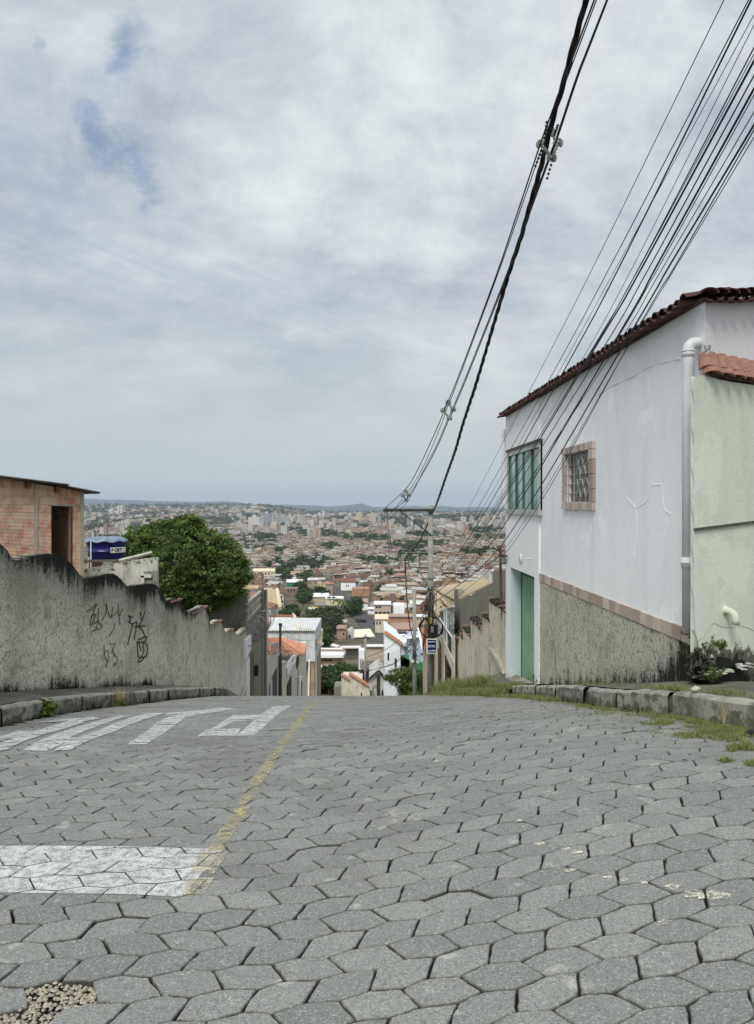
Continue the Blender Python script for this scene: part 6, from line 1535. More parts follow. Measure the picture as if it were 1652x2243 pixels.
# ---- valley street
sp_=[(705,1266),(729,1287),(752,1307),(770,1329),(788,1350),(818,1378),(838.6,1406.6),(850,1425)]
SC=[]
for x,y in sp_:
    Y=Yof(y); SC.append(Vector(((x-CX)/F*Y,Y)))
SC=[Vector((SC[0].x-30,SC[0].y+250)),]+SC+[Vector((SC[-1].x+1,150))]
w=MB(); P=[]
CS=crom([(p.x,p.y,0) for p in SC],6)
for i,p in enumerate(CS):
    t=(CS[min(i+1,len(CS)-1)]-CS[max(i-1,0)]).normalized(); n_=Vector((-t.y,t.x,0)); wd=3.4
    P.append([(p.x+n_.x*s,p.y+n_.y*s,G(p.y)+und(p.x,p.y)+.05+(.0 if abs(s)<4 else -.1)) for s in (-wd,0,wd)])
w.grid(P); struct('valley_street',w,M['asphalt'],smooth=True)
def dstreet(X,Y):
    best=1e9
    for a,b in zip(CS[:-1],CS[1:]):
        d=b-a; t=max(0,min(1,((X-a.x)*d.x+(Y-a.y)*d.y)/(d.x*d.x+d.y*d.y))); best=min(best,math.hypot(X-a.x-d.x*t,Y-a.y-d.y*t))
    return best
# ---- trees by zone (pixel ellipses on the valley floor)
zones=[(581.6,1187,25,9,26),(612,1213,14,8,9),(626,1206,9,5,5),(723,1200,18,8,14),(676,1247,30,8,34),(592,1245,26,6,16),(626,1262,22,10,30),(672,1268,20,9,8),(662.5,1292,13,6,7),(668,1317,14,7,10),(701,1310,12,6,7),(774,1341,9,8,9),(712,1372,26,17,60),(640,1352,9,7,7),(723,1236,9,3,3),(815,1184,37,6,34),(918,1197,68,9,70),(1060,1214,50,8,40),(760,1182,12,4,6),(545,1250,16,6,12),(545,1188,18,5,8),(842,1302,10,8,9),(1012,1256,7,5,4),(742,1486,30,18,26),(700,1420,6,9,10),(688,1424,9,7,10),(855,1266,9,8,8),(930,1305,11,8,6),(835,1240,8,8,6),(310,1160,30,8,16),(220,1150,20,10,12),(215,1120,30,5,14),(330,1127,50,4,22),(480,1140,60,5,22),(545,1133,16,5,10),(590,1122,25,3,8),(1000,1135,60,4,20),(900,1150,40,5,16),(860,1140,40,4,14),(930,1175,40,4,12),(1050,1165,40,5,14)]
palm_at=[(668,1262),(680,1266),(660,1266),(690,1270),(747,1339),(753,1347),(662,1358),(735,1336)]
tr_r=random.Random(77); treelist=[]; ZW=[]
for (x,y,rx,ry,n) in zones:
    Yc=Yof(y+ry*.3) if y<1470 else 118
    for i in range(n):
        a=tr_r.uniform(0,6.28); d=math.sqrt(tr_r.random()); px=x+rx*d*math.cos(a); py=y+ry*d*math.sin(a)+3
        Y=Yof(py) if py<1450 else 108+22*tr_r.random()
        X=(px-CX)/F*Y; s=tr_r.uniform(3.0,5.2)*(1 if Y<700 else 1.5)*(1.6 if Y>1500 else 1)
        if py>1450: s=tr_r.uniform(1.8,2.6)
        treelist.append((X,Y,s,px,py))
    ZW.append((x,y,rx,ry))
def in_zone(px,py):
    return any(((px-x)/rx)**2+((py-y)/ry)**2<1.0 for x,y,rx,ry in ZW)
treelist.sort(key=lambda t:t[1]/t[2]); 
def where(px,py):
    side=('behind leafy tree,' if px<560 else 'left of valley street,' if px<(700 if py<1290 else 780) else 'near tall pole,' if 880<px<1000 else 'right of tall pole,' if px>=1000 else 'right of valley street,')
    dep=('near horizon' if py<1145 else 'far valley' if py<1185 else 'mid valley' if py<1245 else 'lower valley' if py<1330 else 'hill foot' if py<1420 else 'below crest')
    return side,dep
TREEOBJ=[]
for i,(X,Y,s,px,py) in enumerate(treelist):
    if len(TREEOBJ)>=290: break
    z=G(Y)+und(X,Y); t=bpy.data.objects.new('valley_tree',None); col.objects.link(t); t.location=(X,Y,z); t.scale=(s,s,s*tr_r.uniform(.8,1.15)); t.rotation_euler=(0,0,tr_r.uniform(0,6))
    for nm,dt in (('crown',TT[i%7]),('trunk',TRUNK)):
        c=bpy.data.objects.new(nm,dt); col.objects.link(c); c.parent=t
    TREEOBJ.append((t,px,py,s,'tree'))
for px,py in palm_at:
    Y=Yof(py+4); X=(px-CX)/F*Y; t=bpy.data.objects.new('palm_tree',None); col.objects.link(t); t.location=(X,Y,G(Y)); t.scale=(4.2,4.2,4.2)
    for nm,dt in (('crown',PALM),('trunk',TRUNK)):
        c=bpy.data.objects.new(nm,dt); col.objects.link(c); c.parent=t
    TREEOBJ.append((t,px,py,4.2,'palm'))
# ---- city houses
cr_=random.Random(2024)
WALLS=[('cream',(.58,.52,.42)),('white',(.70,.70,.68)),('brick',(.36,.24,.18)),('brick',(.44,.31,.24)),('salmon',(.48,.34,.25)),('grey',(.33,.32,.30)),('beige',(.46,.40,.33)),('terracotta',(.40,.24,.17)),('white',(.62,.61,.58)),('brown',(.26,.19,.15)),('pale yellow',(.62,.54,.33)),('pale blue',(.42,.52,.58)),('mint',(.42,.58,.50))]
WW=[9,8,9,11,10,8,10,4.5,6,7,1.4,.8,.5]
ROOFS=[('grey flat roof',(.30,.29,.27)),('white sheet roof',(.76,.77,.77)),('pale sheet roof',(.56,.56,.54)),('brown tile roof',(.22,.12,.09)),('clay tile roof',(.44,.26,.19)),('dark flat roof',(.17,.16,.15)),('dusty cream roof',(.50,.43,.35))]
RW_=[11,7,8,6,6,9,6]
def jit(c,a=.12): 
    k=1+cr_.uniform(-a,a); return tuple(max(0,min(1,q*k)) for q in c)
def gen():
    wn,wc=cr_.choices(WALLS,WW)[0]; rn,rc=cr_.choices(ROOFS,RW_)[0]
    return wn,jit(wc),rn,jit(rc)
cand=[]
Y=172.0
def occupied(X,Y,m=0): return any(a-m<X<b+m and c-m<Y<d+m for a,b,c,d in FOOT)
while Y<700:
    stepY=8.6+Y/170; wd=.46*Y
    X=-wd
    while X<.24*Y:
        jx=X+cr_.uniform(-1.8,1.8)+.08*Y*math.sin(Y*.01); jy=Y+cr_.uniform(-3,3); X+=7.4+cr_.uniform(-.4,2.8)+Y/220
        px=CX+jx/jy*F; 
        if px<150 or px>1140: continue
        gz=G(jy); py=HY-gz/jy*F
        if px<560 and py>1245: continue
        if in_zone(px,py-2) or occupied(jx,jy,4) or dstreet(jx,jy)<7.6: continue
        if cr_.random()<.06: continue
        hw=5.5/jy*F; yt_=HY-(gz+7.5)/jy*F
        if any(px+hw>a and px-hw<b and yt_<d-3 and jy<e for a,b,c,d,e in SCR): continue
        cand.append((jx,jy,px,py))
    Y+=stepY
cand.sort(key=lambda c:c[1])
def colattr(mb, cols): return {'Col':('CORNER','FLOAT_COLOR',cols)}
class CB(MB):
    def __init__(s): super().__init__(); s.cc=[]
    def cbox(s,c,d,rz,colr,top=None,uvw=False):
        n0=len(s.f); s.box(c,d,rz); 
        for k in range(n0,len(s.f)):
            cc=colr if (k-n0)<5 or top is None else top
            s.cc += [cc+(1,)]*len(s.f[k])
            if uvw:
                idx=k-n0
                if 1<=idx<=4:
                    L=d[0] if idx in (1,3) else d[1]; s.uv[k]=[(0,.1),(L,.1),(L,d[2]),(0,d[2])]
                else: s.uv[k]=[(0,-1)]*4
        s.has_uv=s.has_uv or uvw
    def cpoly(s,pts,colr): s.poly(pts); s.cc+=[colr+(1,)]*len(pts)
    def flat(s): return [q for c in s.cc for q in c]
def rotp(cx,cy,x,y,rz): return (cx+x*math.cos(rz)-y*math.sin(rz), cy+x*math.sin(rz)+y*math.cos(rz))
house_lab=[]
OPEN=(.045,.043,.045)
def make_house(X,Y,px,py,detail=True):
    wn,wc,rn,rc=gen(); rz=.12*math.sin(X*.013)+cr_.choice([0,0,0,.12,-.15,.4])+cr_.uniform(-.06,.06)
    wx=cr_.uniform(5,9.2); wy=cr_.uniform(5.5,9.2); st=cr_.choices([1,2,3],[3.2,5,1.4])[0]; H=2.9*st+cr_.uniform(0,.5); z=G(Y)-.9
    t=bpy.data.objects.new('valley_house',None); col.objects.link(t); t.location=(X,Y,z); OFF[t.name]=Vector((X,Y,z))
    w=CB(); w.cbox((X,Y,z+(H+.9)/2),(wx,wy,H+.9),rz,wc,(.33,.32,.30) if 'flat' in rn else wc)
    zt=z+.9+H
    if cr_.random()<.45:   # lower annexe
        h2=2.9*max(1,st-1); ax=cr_.choice([-1,1])*(wx*.5+1.3); p=rotp(X,Y,ax,cr_.uniform(-1.5,0),rz); w.cbox((p[0],p[1],z+(h2+.9)/2),(2.9,wy*.8,h2+.9),rz,jit(wc,.2),jit((.36,.34,.31),.3))
    w.build('wall',M['house'],t,attrs=colattr(w,w.flat()))
    r=CB(); kind=rn
    if 'flat' in rn:
        for (dx,dy,lx,ly) in ((0,-wy/2+.1,wx,.2),(0,wy/2-.1,wx,.2),(-wx/2+.1,0,.2,wy-.4),(wx/2-.1,0,.2,wy-.4)):
            p=rotp(X,Y,dx,dy,rz); r.cbox((p[0],p[1],zt+.35),(lx,ly,.7),rz,jit(wc,.1),rc)
        r.cbox((X,Y,zt+.03),(wx-.45,wy-.45,.06),rz,rc)
        if cr_.random()<.55: p=rotp(X,Y,cr_.uniform(-2,2),cr_.uniform(-1,2),rz); r.cbox((p[0],p[1],zt+1.1),(2.4,2.2,2.2),rz,jit(wc,.2),(.72,.72,.70))
    elif 'sheet' in rn or 'cream' in rn:
        tl_=cr_.uniform(.3,1.0); hgt=cr_.choice([.25,.3,2.2])
        P4=[]
        for sx,sy in ((-1,-1),(1,-1),(1,1),(-1,1)):
            p=rotp(X,Y,sx*(wx/2+.4),sy*(wy/2+.4),rz); P4.append((p[0],p[1],zt+hgt+(tl_ if sy>0 else 0)))
        Q4=[(a,b,c-.18) for a,b,c in P4]
        r.cpoly(P4,rc); r.cpoly(Q4[::-1],jit(rc,.1))
        for i in range(4): r.cpoly([Q4[i],Q4[(i+1)%4],P4[(i+1)%4],P4[i]],tuple(q*.8 for q in rc))
        if hgt>1:
            for sx,sy in ((-1,-1),(1,-1),(0,-1),(-1,1),(1,1)):
                p=rotp(X,Y,sx*(wx/2-.2),sy*(wy/2-.2),rz); r.cbox((p[0],p[1],zt+hgt/2),(.25,.25,hgt),rz,wc)
            p=rotp(X,Y,0,-wy/2+.1,rz); r.cbox((p[0],p[1],zt+.45),(wx,.18,.9),rz,jit(wc,.12))
        else:
            for sy in (-1,1): p=rotp(X,Y,0,sy*(wy/2-.15),rz); r.cbox((p[0],p[1],zt+hgt/2+.05*(sy>0)),(wx-.2,.2,hgt-.02),rz,wc)
    else:
        rh=cr_.uniform(1.2,2.0); o_=.5; gx=cr_.random()<.5
        c=[rotp(X,Y,sx*(wx/2+o_),sy*(wy/2+o_),rz) for sx,sy in ((-1,-1),(1,-1),(1,1),(-1,1))]
        if gx: a,b=rotp(X,Y,-wx/2*.55,0,rz),rotp(X,Y,wx/2*.55,0,rz)
        else: a,b=rotp(X,Y,0,-wy/2*.55,rz),rotp(X,Y,0,wy/2*.55,rz)
        A=(a[0],a[1],zt+rh); B=(b[0],b[1],zt+rh); C=[(p[0],p[1],zt) for p in c]
        if gx: fs=[[C[0],C[1],B,A],[C[1],C[2],B],[C[2],C[3],A,B],[C[3],C[0],A]]
        else: fs=[[C[0],C[1],A],[C[1],C[2],B,A],[C[2],C[3],B],[C[3],C[0],A,B]]
        for f in fs: r.cpoly(f,rc)
        r.cpoly([(p[0],p[1],zt-.12) for p in C][::-1],(.2,.15,.12))
        for i in range(4): q0,q1=C[i],C[(i+1)%4]; r.cpoly([(q0[0],q0[1],zt-.12),(q1[0],q1[1],zt-.12),q1,q0],(.25,.15,.11))
    r.build('roof',M['house'],t,attrs=colattr(r,r.flat()))
    # openings facing the hill, each its own small part
    nw=cr_.choice([2,2,3,3,4])
    for s_ in range(st):
        zc=z+.9+2.9*s_+1.5
        if cr_.random()<.18:
            q=CB(); p=rotp(X,Y,cr_.uniform(-.5,.5),-wy/2-.02,rz); q.cbox((p[0],p[1],zc+.1),(wx*.7,.08,1.3),rz,OPEN); q.build('veranda',M['house'],t,attrs=colattr(q,q.flat())); continue
        for i in range(nw):
            if cr_.random()<.3: continue
            xx=-wx/2+wx*(i+.5)/nw+cr_.uniform(-.3,.3); door=(s_==0 and cr_.random()<.25)
            p=rotp(X,Y,xx,-wy/2-.015,rz); q=CB(); q.cbox((p[0],p[1],zc-(.45 if door else 0)),(1.0,.07,1.9 if door else 1.05),rz,cr_.choice([OPEN,OPEN,(.10,.10,.11),(.16,.11,.08)])); q.build('door' if door else 'window',M['house'],t,attrs=colattr(q,q.flat()))
    sx=1 if X<0 else -1
    if abs(X/Y)>.05 and cr_.random()<.8:
        p=rotp(X,Y,sx*(wx/2+.015),cr_.uniform(-1,1.5),rz); q=CB(); q.cbox((p[0],p[1],z+.9+2.9*(st-1)+1.5),(.07,1.1,1.1),rz,OPEN); q.build('window',M['house'],t,attrs=colattr(q,q.flat()))
    q=CB()
    for _ in range(cr_.randint(1,3)):
        sx_,sy_=cr_.uniform(.6,2.2),cr_.uniform(.6,2.0); p=rotp(X,Y,cr_.choice([-1,1])*(wx/2+cr_.uniform(.5,1.6)),cr_.uniform(-wy/2,wy/2),rz); hh=cr_.uniform(1.2,3.0); q.cbox((p[0],p[1],z+.9+hh/2-.5),(sx_,sy_,hh+1),rz,jit(WALLS[cr_.randint(0,9)][1],.2),jit(ROOFS[cr_.randint(0,5)][1],.2))
    if 'flat' in rn and cr_.random()<.6:
        p=rotp(X,Y,cr_.uniform(-2,2),cr_.uniform(-2,2),rz); q.cbox((p[0],p[1],zt+.5),(1.2,1.0,1.0),rz,jit((.5,.48,.45),.3))
    q.build('annexe',M['house'],t,attrs=colattr(q,q.flat()))
    if cr_.random()<.22 and ('flat' in rn):
        q=MB(); p=rotp(X,Y,cr_.uniform(-2,2),cr_.uniform(-2,2),rz); q.lathe((p[0],p[1],zt+.1),[(.55,0),(.62,.5),(.66,.8),(.5,.95)],12); q.build('roof_tank',plain('roof_tank_blue',(.05,.14,.42),.5,.1),t)
    house_lab.append((t,wn,rn,st,px,py))
NH=268
for c in cand[:NH]: make_house(*c)
# car-sized things on the valley street
def car(px,py,colr,label,L=4.2):
    Y=Yof(py); X=(px-CX)/F*Y; z=G(Y)+.1; t=thing('parked_car',(X,Y,z),label,'car','cars parked in the valley street')
    w=MB(); prof=[(-L/2,.35),(-L/2,.8),(-L*.28,.92),(-L*.16,1.42),(L*.2,1.45),(L*.36,.95),(L/2,.85),(L/2,.35)]
    rz=math.atan2(1,-.25)
    def tr(l,s,zz): return (X+l*math.cos(rz)-s*math.sin(rz), Y+l*math.sin(rz)+s*math.cos(rz), z+zz)
    w.slab([tr(a,-.8,b) for a,b in prof],Vector(tr(0,.8,0))-Vector(tr(0,-.8,0))); w.build('body',plain(label[:12].replace(' ','_')+'_car_paint',colr,.4,.05,spec=.5),t)
    w=MB(); w.slab([tr(a,-.82,b) for a,b in ((-L*.24,.95),(-L*.15,1.34),(L*.18,1.36),(L*.31,.97))],Vector(tr(0,.82,0))-Vector(tr(0,-.82,0))); w.build('windows',M['pane'],t)
    for l in (-L*.3,L*.3):
        for s in (-.78,.78):
            w=MB(); c=Vector(tr(l,s,.32)); n_=(Vector(tr(0,1,0))-Vector(tr(0,0,0))); w.tube([c-n_*.1,c+n_*.1],.32,10); w.build('wheel',M['box_black'],t)
car(768,1325,(.75,.75,.75),'white car parked on the valley street before the bend')
car(797,1363,(.02,.02,.025),'black car parked on the right side of the valley street')
car(786,1362,(.025,.025,.03),'dark car parked on the left side of the valley street')
car(705,1277,(.55,.68,.80),'long pale blue van parked at the top of the valley street',7.5)
# ---- the remaining city in one mass
fr_=np.random.default_rng(11)
V=[];Fc=[];CC=[];UVs=[]
def addbox(X,Y,z,wx,wy,h,rz,wc,rc,uv=True):
    ca,sa=math.cos(rz),math.sin(rz); b=len(V)
    for zz in (z,z+h):
        for x,y in ((-wx/2,-wy/2),(wx/2,-wy/2),(wx/2,wy/2),(-wx/2,wy/2)): V.append((X+x*ca-y*sa,Y+x*sa+y*ca,zz))
    for f,L in (((0,1,5,4),wx),((1,2,6,5),wy),((2,3,7,6),wx),((3,0,4,7),wy)):
        Fc.append(tuple(b+i for i in f)); CC.extend([wc+(1,)]*4); UVs.extend([(0,.1),(L,.1),(L,h),(0,h)] if uv else [(0,-1)]*4)
    Fc.append((b+4,b+5,b+6,b+7)); CC.extend([rc+(1,)]*4); UVs.extend([(0,-1)]*4)
for (X,Y,px,py) in cand[NH:]:
    wn,wc,rn,rc=gen(); wx,wy=cr_.uniform(5,9.5),cr_.uniform(5.5,9); h=2.9*cr_.choice([1,2,2,3])+.9; rz=cr_.uniform(-.4,.4); z=G(Y)-.9
    addbox(X,Y,z,wx,wy,h,rz,wc,rc)
    if cr_.random()<.4: addbox(X+cr_.uniform(-2,2),Y+cr_.uniform(-1,2),z+h,wx*.5,wy*.5,cr_.uniform(1.6,2.6),rz,jit(wc,.2),gen()[3],False)
    if cr_.random()<.3: addbox(X,Y-wy*.5,z+h+.1,wx*.9,wy*.6,.25,rz,rc,jit(ROOFS[1][1]),False)
Y=700.0; ZT=[]
while Y<7000:
    if Y<1500: sp,sc_=10.8,.86
    elif Y<2600: sp,sc_=17,1.25
    elif Y<4500: sp,sc_=34,2.0
    else: sp,sc_=70,3.2
    X=-.46*Y
    while X<.22*Y:
        jx=X+cr_.uniform(-.4,.4)*sp; jy=Y+cr_.uniform(-.5,.5)*sp*1.15; X+=sp
        px=CX+jx/jy*F; z0=G(jy)+und(jx,jy)-.35; py=HY-z0/jy*F
        if px<150 or px>1150: continue
        if px<540 and Y<1300: continue
        nz=mnoise.noise(Vector((jx/95,jy/260,4)))+.5*mnoise.noise(Vector((jx/40,jy/90,7)))
        green=(nz>(.30 if Y<1500 else .16 if Y<3500 else .08))
        if in_zone(px,py-1): green=True
        if green:
            if cr_.random()<.8: ZT.append((jx,jy,z0,cr_.uniform(3.5,6.5)*sc_*(1.1 if Y<2600 else 1.0)))
            if cr_.random()<.75: continue
        wn,wc,rn,rc=gen(); 
        rz=cr_.uniform(-.5,.5); big=cr_.random()<.03
        wx=cr_.uniform(7,13)*sc_*(2.4 if big else 1); wy=cr_.uniform(7,12)*sc_; h=(cr_.choice([3,6,6,8]))*(1 if not big else .8)*(1.0 if Y<2600 else 1.35)
        if Y>1500 and cr_.random()<.035: h=cr_.uniform(12,26); wx=cr_.uniform(10,18); wy=12; wc=cr_.choice([(.62,.62,.60),(.55,.54,.50),(.66,.62,.54)])
        addbox(jx,jy,z0-1,wx,wy,h+1,rz,wc,rc,Y<4000)
        if Y<2600 and cr_.random()<.7:
            w2,c2,r2n,rc2=gen(); addbox(jx+cr_.uniform(-.4,.4)*wx,jy-cr_.uniform(.1,.6)*wy,z0-1,wx*.5,wy*.5,h*cr_.uniform(.5,1.35)+1,rz,c2,rc2,False)
    Y+=sp*1.05
me=bpy.data.meshes.new('distant_houses'); me.from_pydata(V,[],Fc); me.materials.append(M['city'])
at=me.attributes.new('Col','FLOAT_COLOR','CORNER'); at.data.foreach_set('color',np.array(CC,dtype=np.float32).ravel())
ul=me.uv_layers.new(name='UVMap'); ul.data.foreach_set('uv',np.array(UVs,dtype=np.float32).ravel()); me.update()
o=bpy.data.objects.new('distant_houses',me); col.objects.link(o); tag(o,'countless small houses of the far city spreading to the horizon','houses',kind='stuff')
# far tree mass
vs=[];ts=[]
g_=np.random.default_rng(3)
for (X,Y,z,s) in ZT+[(t[0],t[1],G(t[1])+und(t[0],t[1]),t[2]) for t in treelist[290:]]:
    n=26 if Y<1500 else 14
    d=g_.normal(size=(n,3)); d/=np.linalg.norm(d,axis=1)[:,None]; pos=np.array([X,Y,z+s*.75])+d*np.array([s*.85,s*.85,s*.6])*g_.uniform(.5,1,size=(n,1))
    v,tq=quads_from(pos,None,s*.62,np.full(n,g_.uniform(0,.8)),g_,1.2); vs.append(v); ts.append(tq)
me=mesh_quads('distant_trees',np.concatenate(vs),np.concatenate(ts),M['leaf_city']); o=bpy.data.objects.new('distant_trees',me); col.objects.link(o); tag(o,'dark green masses of far trees between the city roofs','trees',kind='stuff')
# ---- apartment towers
towers=[(544,568.5,1133,1155,'white'),(552,561,1129,1150,'white'),(525,531,1130,1143,'beige'),(532,539,1131,1143,'beige'),(568.5,578.6,1131,1153,'grey'),(578.6,592,1127,1153,'blue'),(592,602,1131,1149,'grey'),(602.5,607.5,1128,1148,'beige'),(608,620,1126,1149,'blue'),(614.5,626,1129,1150,'grey'),(627,633,1133,1151,'white'),(634,641,1135,1151,'white'),(588,614,1144,1153,'beige'),(649,666,1140,1151,'beige'),(667,682,1141,1151,'beige'),(668.5,683,1127,1136,'white'),(685,694,1128,1136,'white'),(695,704,1124,1136,'white'),(705.5,711,1120,1136,'white'),(779.7,793.5,1123,1144,'sand'),(808.4,823.7,1124.6,1145,'sand'),(826,835,1129,1145,'blue'),(892,900,1131.5,1159,'blue'),(900.2,905,1131.7,1159,'white'),(958.6,1013,1151.5,1161,'white'),(962,977,1138,1152,'grey'),(1055,1064,1133,1145,'beige'),(1065,1075,1132,1145,'beige'),(1080,1112,1142,1151,'grey'),(256.6,261,1108,1123,'white'),(262.5,268.4,1107,1122,'white'),(295.5,302,1129,1138,'white'),(303,313,1127.5,1138,'white'),(255,269.6,1132,1142,'beige'),(238,247,1115,1122,'white')]
tc={'white':(.86,.86,.85),'beige':(.66,.62,.54),'grey':(.56,.58,.60),'blue':(.42,.47,.53),'sand':(.74,.65,.50)}
tcount={}
for i,(x0,x1,yt,yb,cn) in enumerate(towers):
    Y=min(4200,Yof(yb) if yb>1126 else 3600); zz=zat(yb,Y)-6; X0,X1=W(x0,0,Y)[0],W(x1,0,Y)[0]; H=zat(yt,Y)-zz
    if x0==958.6: nm,lb,ct='long_white_complex','very long low white building right of the tall pole on the plain','building'
    else:
        nm,ct='apartment_tower','tower'; nf='slim' if (x1-x0)<8 else 'broad' if (x1-x0)>14 else 'mid-width'
        lm=('behind the leafy tree at the left' if x0<330 else 'in the tower cluster right of the leafy tree' if x0<645 else 'between the cluster and the twin sand towers' if x0<720 else 'of the pair left of the crossarm' if x0<826 else 'under the crossarm brace' if x0<906 else 'right of the tall pole')
        lb=f'{nf} {cn} apartment tower {lm}'
    k=tcount.get(lb,0); tcount[lb]=k+1
    if k: lb=lb+', '+['','second from left','third from left','fourth from left','fifth from left'][min(k,4)]
    t=thing(nm,((X0+X1)/2,Y,zz),lb,ct,'apartment towers of the far city' if ct=='tower' else None)
    dp=max(16,(X1-X0)*.6); w=CB(); w.cbox(((X0+X1)/2,Y+dp/2,zz+H/2),(X1-X0,dp,H),0,tc[cn],(.5,.5,.5),True); w.build('wall',M['city'],t,attrs=colattr(w,w.flat()))
    w=CB(); w.cbox(((X0+X1)/2,Y+dp/2,zz+H+2),((X1-X0)*.35,dp*.4,4),0,tuple(q*.8 for q in tc[cn])); w.build('roof_box',M['house'],t,attrs=colattr(w,w.flat()))
    if ct=='tower':
        n=max(2,int((X1-X0)/6))
        for k in range(n):
            w=CB(); xx=X0+(X1-X0)*(k+.5)/n; w.cbox((xx,Y-.3,zz+H*.5),((X1-X0)/n*.34,.5,H*.96),0,tuple(q*.68 for q in tc[cn])); w.build('window_column',M['house'],t,attrs=colattr(w,w.flat()))
# ---- labels for repeated valley houses and trees: unique by look, place, then order from the left
def unique(items, group, cat):
    from collections import defaultdict
    d=defaultdict(list)
    for t,lab,px,py in items: d[lab].append((px,py,t))
    ordn=['leftmost','second from left','third from left','fourth from left','fifth from left','sixth from left','seventh from left','eighth from left','ninth from left','tenth from left']
    for lab,l in d.items():
        l.sort(key=lambda q:q[0])
        for i,(px,py,t) in enumerate(l):
            s=lab
            if len(l)>1: s=lab+', '+('rightmost' if i==len(l)-1 else ordn[i] if i<10 else f'number {i+1} from left')
            t['label']=s; t['category']=cat; t['group']=group
stn={1:'one-storey',2:'two-storey',3:'three-storey'}
unique([(t,f'{wn} {stn[st]} house, {rn}, '+' '.join(where(px,py)),px,py) for t,wn,rn,st,px,py in house_lab],'houses crowded in the valley','house')
szs=lambda s: 'small' if s<3.6 else 'middling' if s<4.6 else 'large'
unique([(t,f'{szs(s)} dark green tree '+' '.join(where(px,py)),px,py) for t,px,py,s,k in TREEOBJ if k=='tree'],'trees in the valley','tree')
unique([(t,'feathery palm '+' '.join(where(px,py)),px,py) for t,px,py,s,k in TREEOBJ if k=='palm'],'palms in the valley','palm tree')
# ================================================================= grass and weeds
def blades(pts, h0, h1, wd, rg_, lean=.5):
    v=[];t=[]
    for (x,y,z) in pts:
        h=rg_.uniform(h0,h1); a=rg_.uniform(0,6.28); l=rg_.uniform(0,lean)*h; dx,dy=math.cos(a)*l,math.sin(a)*l; b=rg_.uniform(0,6.28); wx,wy=math.cos(b)*wd,math.sin(b)*wd
        m=(x+dx*.35,y+dy*.35,z+h*.6); e=(x+dx,y+dy,z+h*rg_.uniform(.75,1))
        v+=[(x-wx,y-wy,z),(x+wx,y+wy,z),(m[0]+wx*.7,m[1]+wy*.7,m[2]),(m[0]-wx*.7,m[1]-wy*.7,m[2])]
        v+=[(m[0]-wx*.7,m[1]-wy*.7,m[2]),(m[0]+wx*.7,m[1]+wy*.7,m[2]),(e[0]+wx*.1,e[1]+wy*.1,e[2]),(e[0]-wx*.1,e[1]-wy*.1,e[2])]
        q=rg_.random(); t+=[q]*8
    return v,t
gr=random.Random(6); GV=[];GT=[]
def gadd(pts,h0,h1,wd,lean=.6):
    v,t=blades(pts,h0,h1,wd,gr,lean); GV.extend(v); GT.extend(t)
pts=[]
# gutter strip along the right kerb, clumpy, wider with distance
for i in range(26000):
    Y=gr.uniform(4.4,17.5); k=right_kerb(Y); wdth=float(np.interp(Y,[4.4,5.4,6.5,8,10,13,17.5],[.16,.26,.34,.22,.20,.45,.75]))
    cl_=mnoise.noise(Vector((Y*2.2,.3,0)))
    X=k+.02-abs(gr.gauss(0,.55))*wdth*(1.05+.9*cl_)
    if mnoise.noise(Vector((X*3.5,Y*2.2,5)))<-.12+(.16 if Y<9 else -.3): continue
    pts.append((X,Y,RG(X,Y)-.012))
gadd([p for p in pts if p[1]<9],.012,.05,.0018,1.2); gadd([p for p in pts if 9<=p[1]<12.5],.02,.08,.0026,1.0); gadd([p for p in pts if p[1]>=12.5],.05,.14,.004,.9)
pts=[]
for cx_,cy_,rx_,ry_,n in ((1230,1530,60,6,500),(1300,1535,60,7,700),(1360,1545,50,8,900),(1420,1560,60,12,2200),(1480,1572,55,14,2600),(1530,1583,45,14,2200),(1590,1597,50,12,1800),(1640,1606,40,9,1000),(1450,1585,45,6,600),(1520,1612,50,7,900),(1600,1618,50,7,900),(1560,1605,40,6,700),(1625,1640,35,10,1100),(1650,1625,25,8,500),(1590,1668,18,4,200),(1650,1675,20,6,300),(1380,1528,40,5,500),(1500,1560,40,8,900)):
    for i in range(n):
        a=gr.uniform(0,6.28); d=gr.random()**.7; X,Y=gpt(cx_+rx_*d*math.cos(a),cy_+ry_*d*math.sin(a))
        if X>right_kerb(Y)+.03 or mnoise.noise(Vector((X*7,Y*5,2)))<-.22: continue
        pts.append((X,Y,RG(X,Y)-.008))
gadd(pts,.012,.045,.0022,1.3)
pts=[]
for i in range(17000):   # rank grass on the verge below the ramp
    Y=12.2+8.3*gr.random(); X=gr.uniform(1.45 if Y>14 else 1.75,2.9)
    if Y<13.5 and X>2.35: continue
    u=(Y-12.2)/8
    if X>2.35 and Y<17.2 and gr.random()<.93: continue
    pts.append((X,Y,RG(min(X,2.1),Y)+(.03 if X<2.1 else .12)))
gadd([p for p in pts if p[1]<15.5],.05,.15,.0042,.9); gadd([p for p in pts if p[1]>=15.5],.14,.40,.005,.8)
pts=[]
for i in range(3500): # tufts in joints near the kerb and along the sidewalk edge
    Y=gr.choice([5.1,5.6,6.15,7.1,4.8,5.35])+gr.gauss(0,.12); X=right_kerb(Y)-.35-abs(gr.gauss(0,.28))
    if mnoise.noise(Vector((X*6,Y*6,2)))>.05: pts.append((X,Y,RG(X,Y)-.012))
gadd(pts,.008,.03,.0016,1.4)
pts=[]
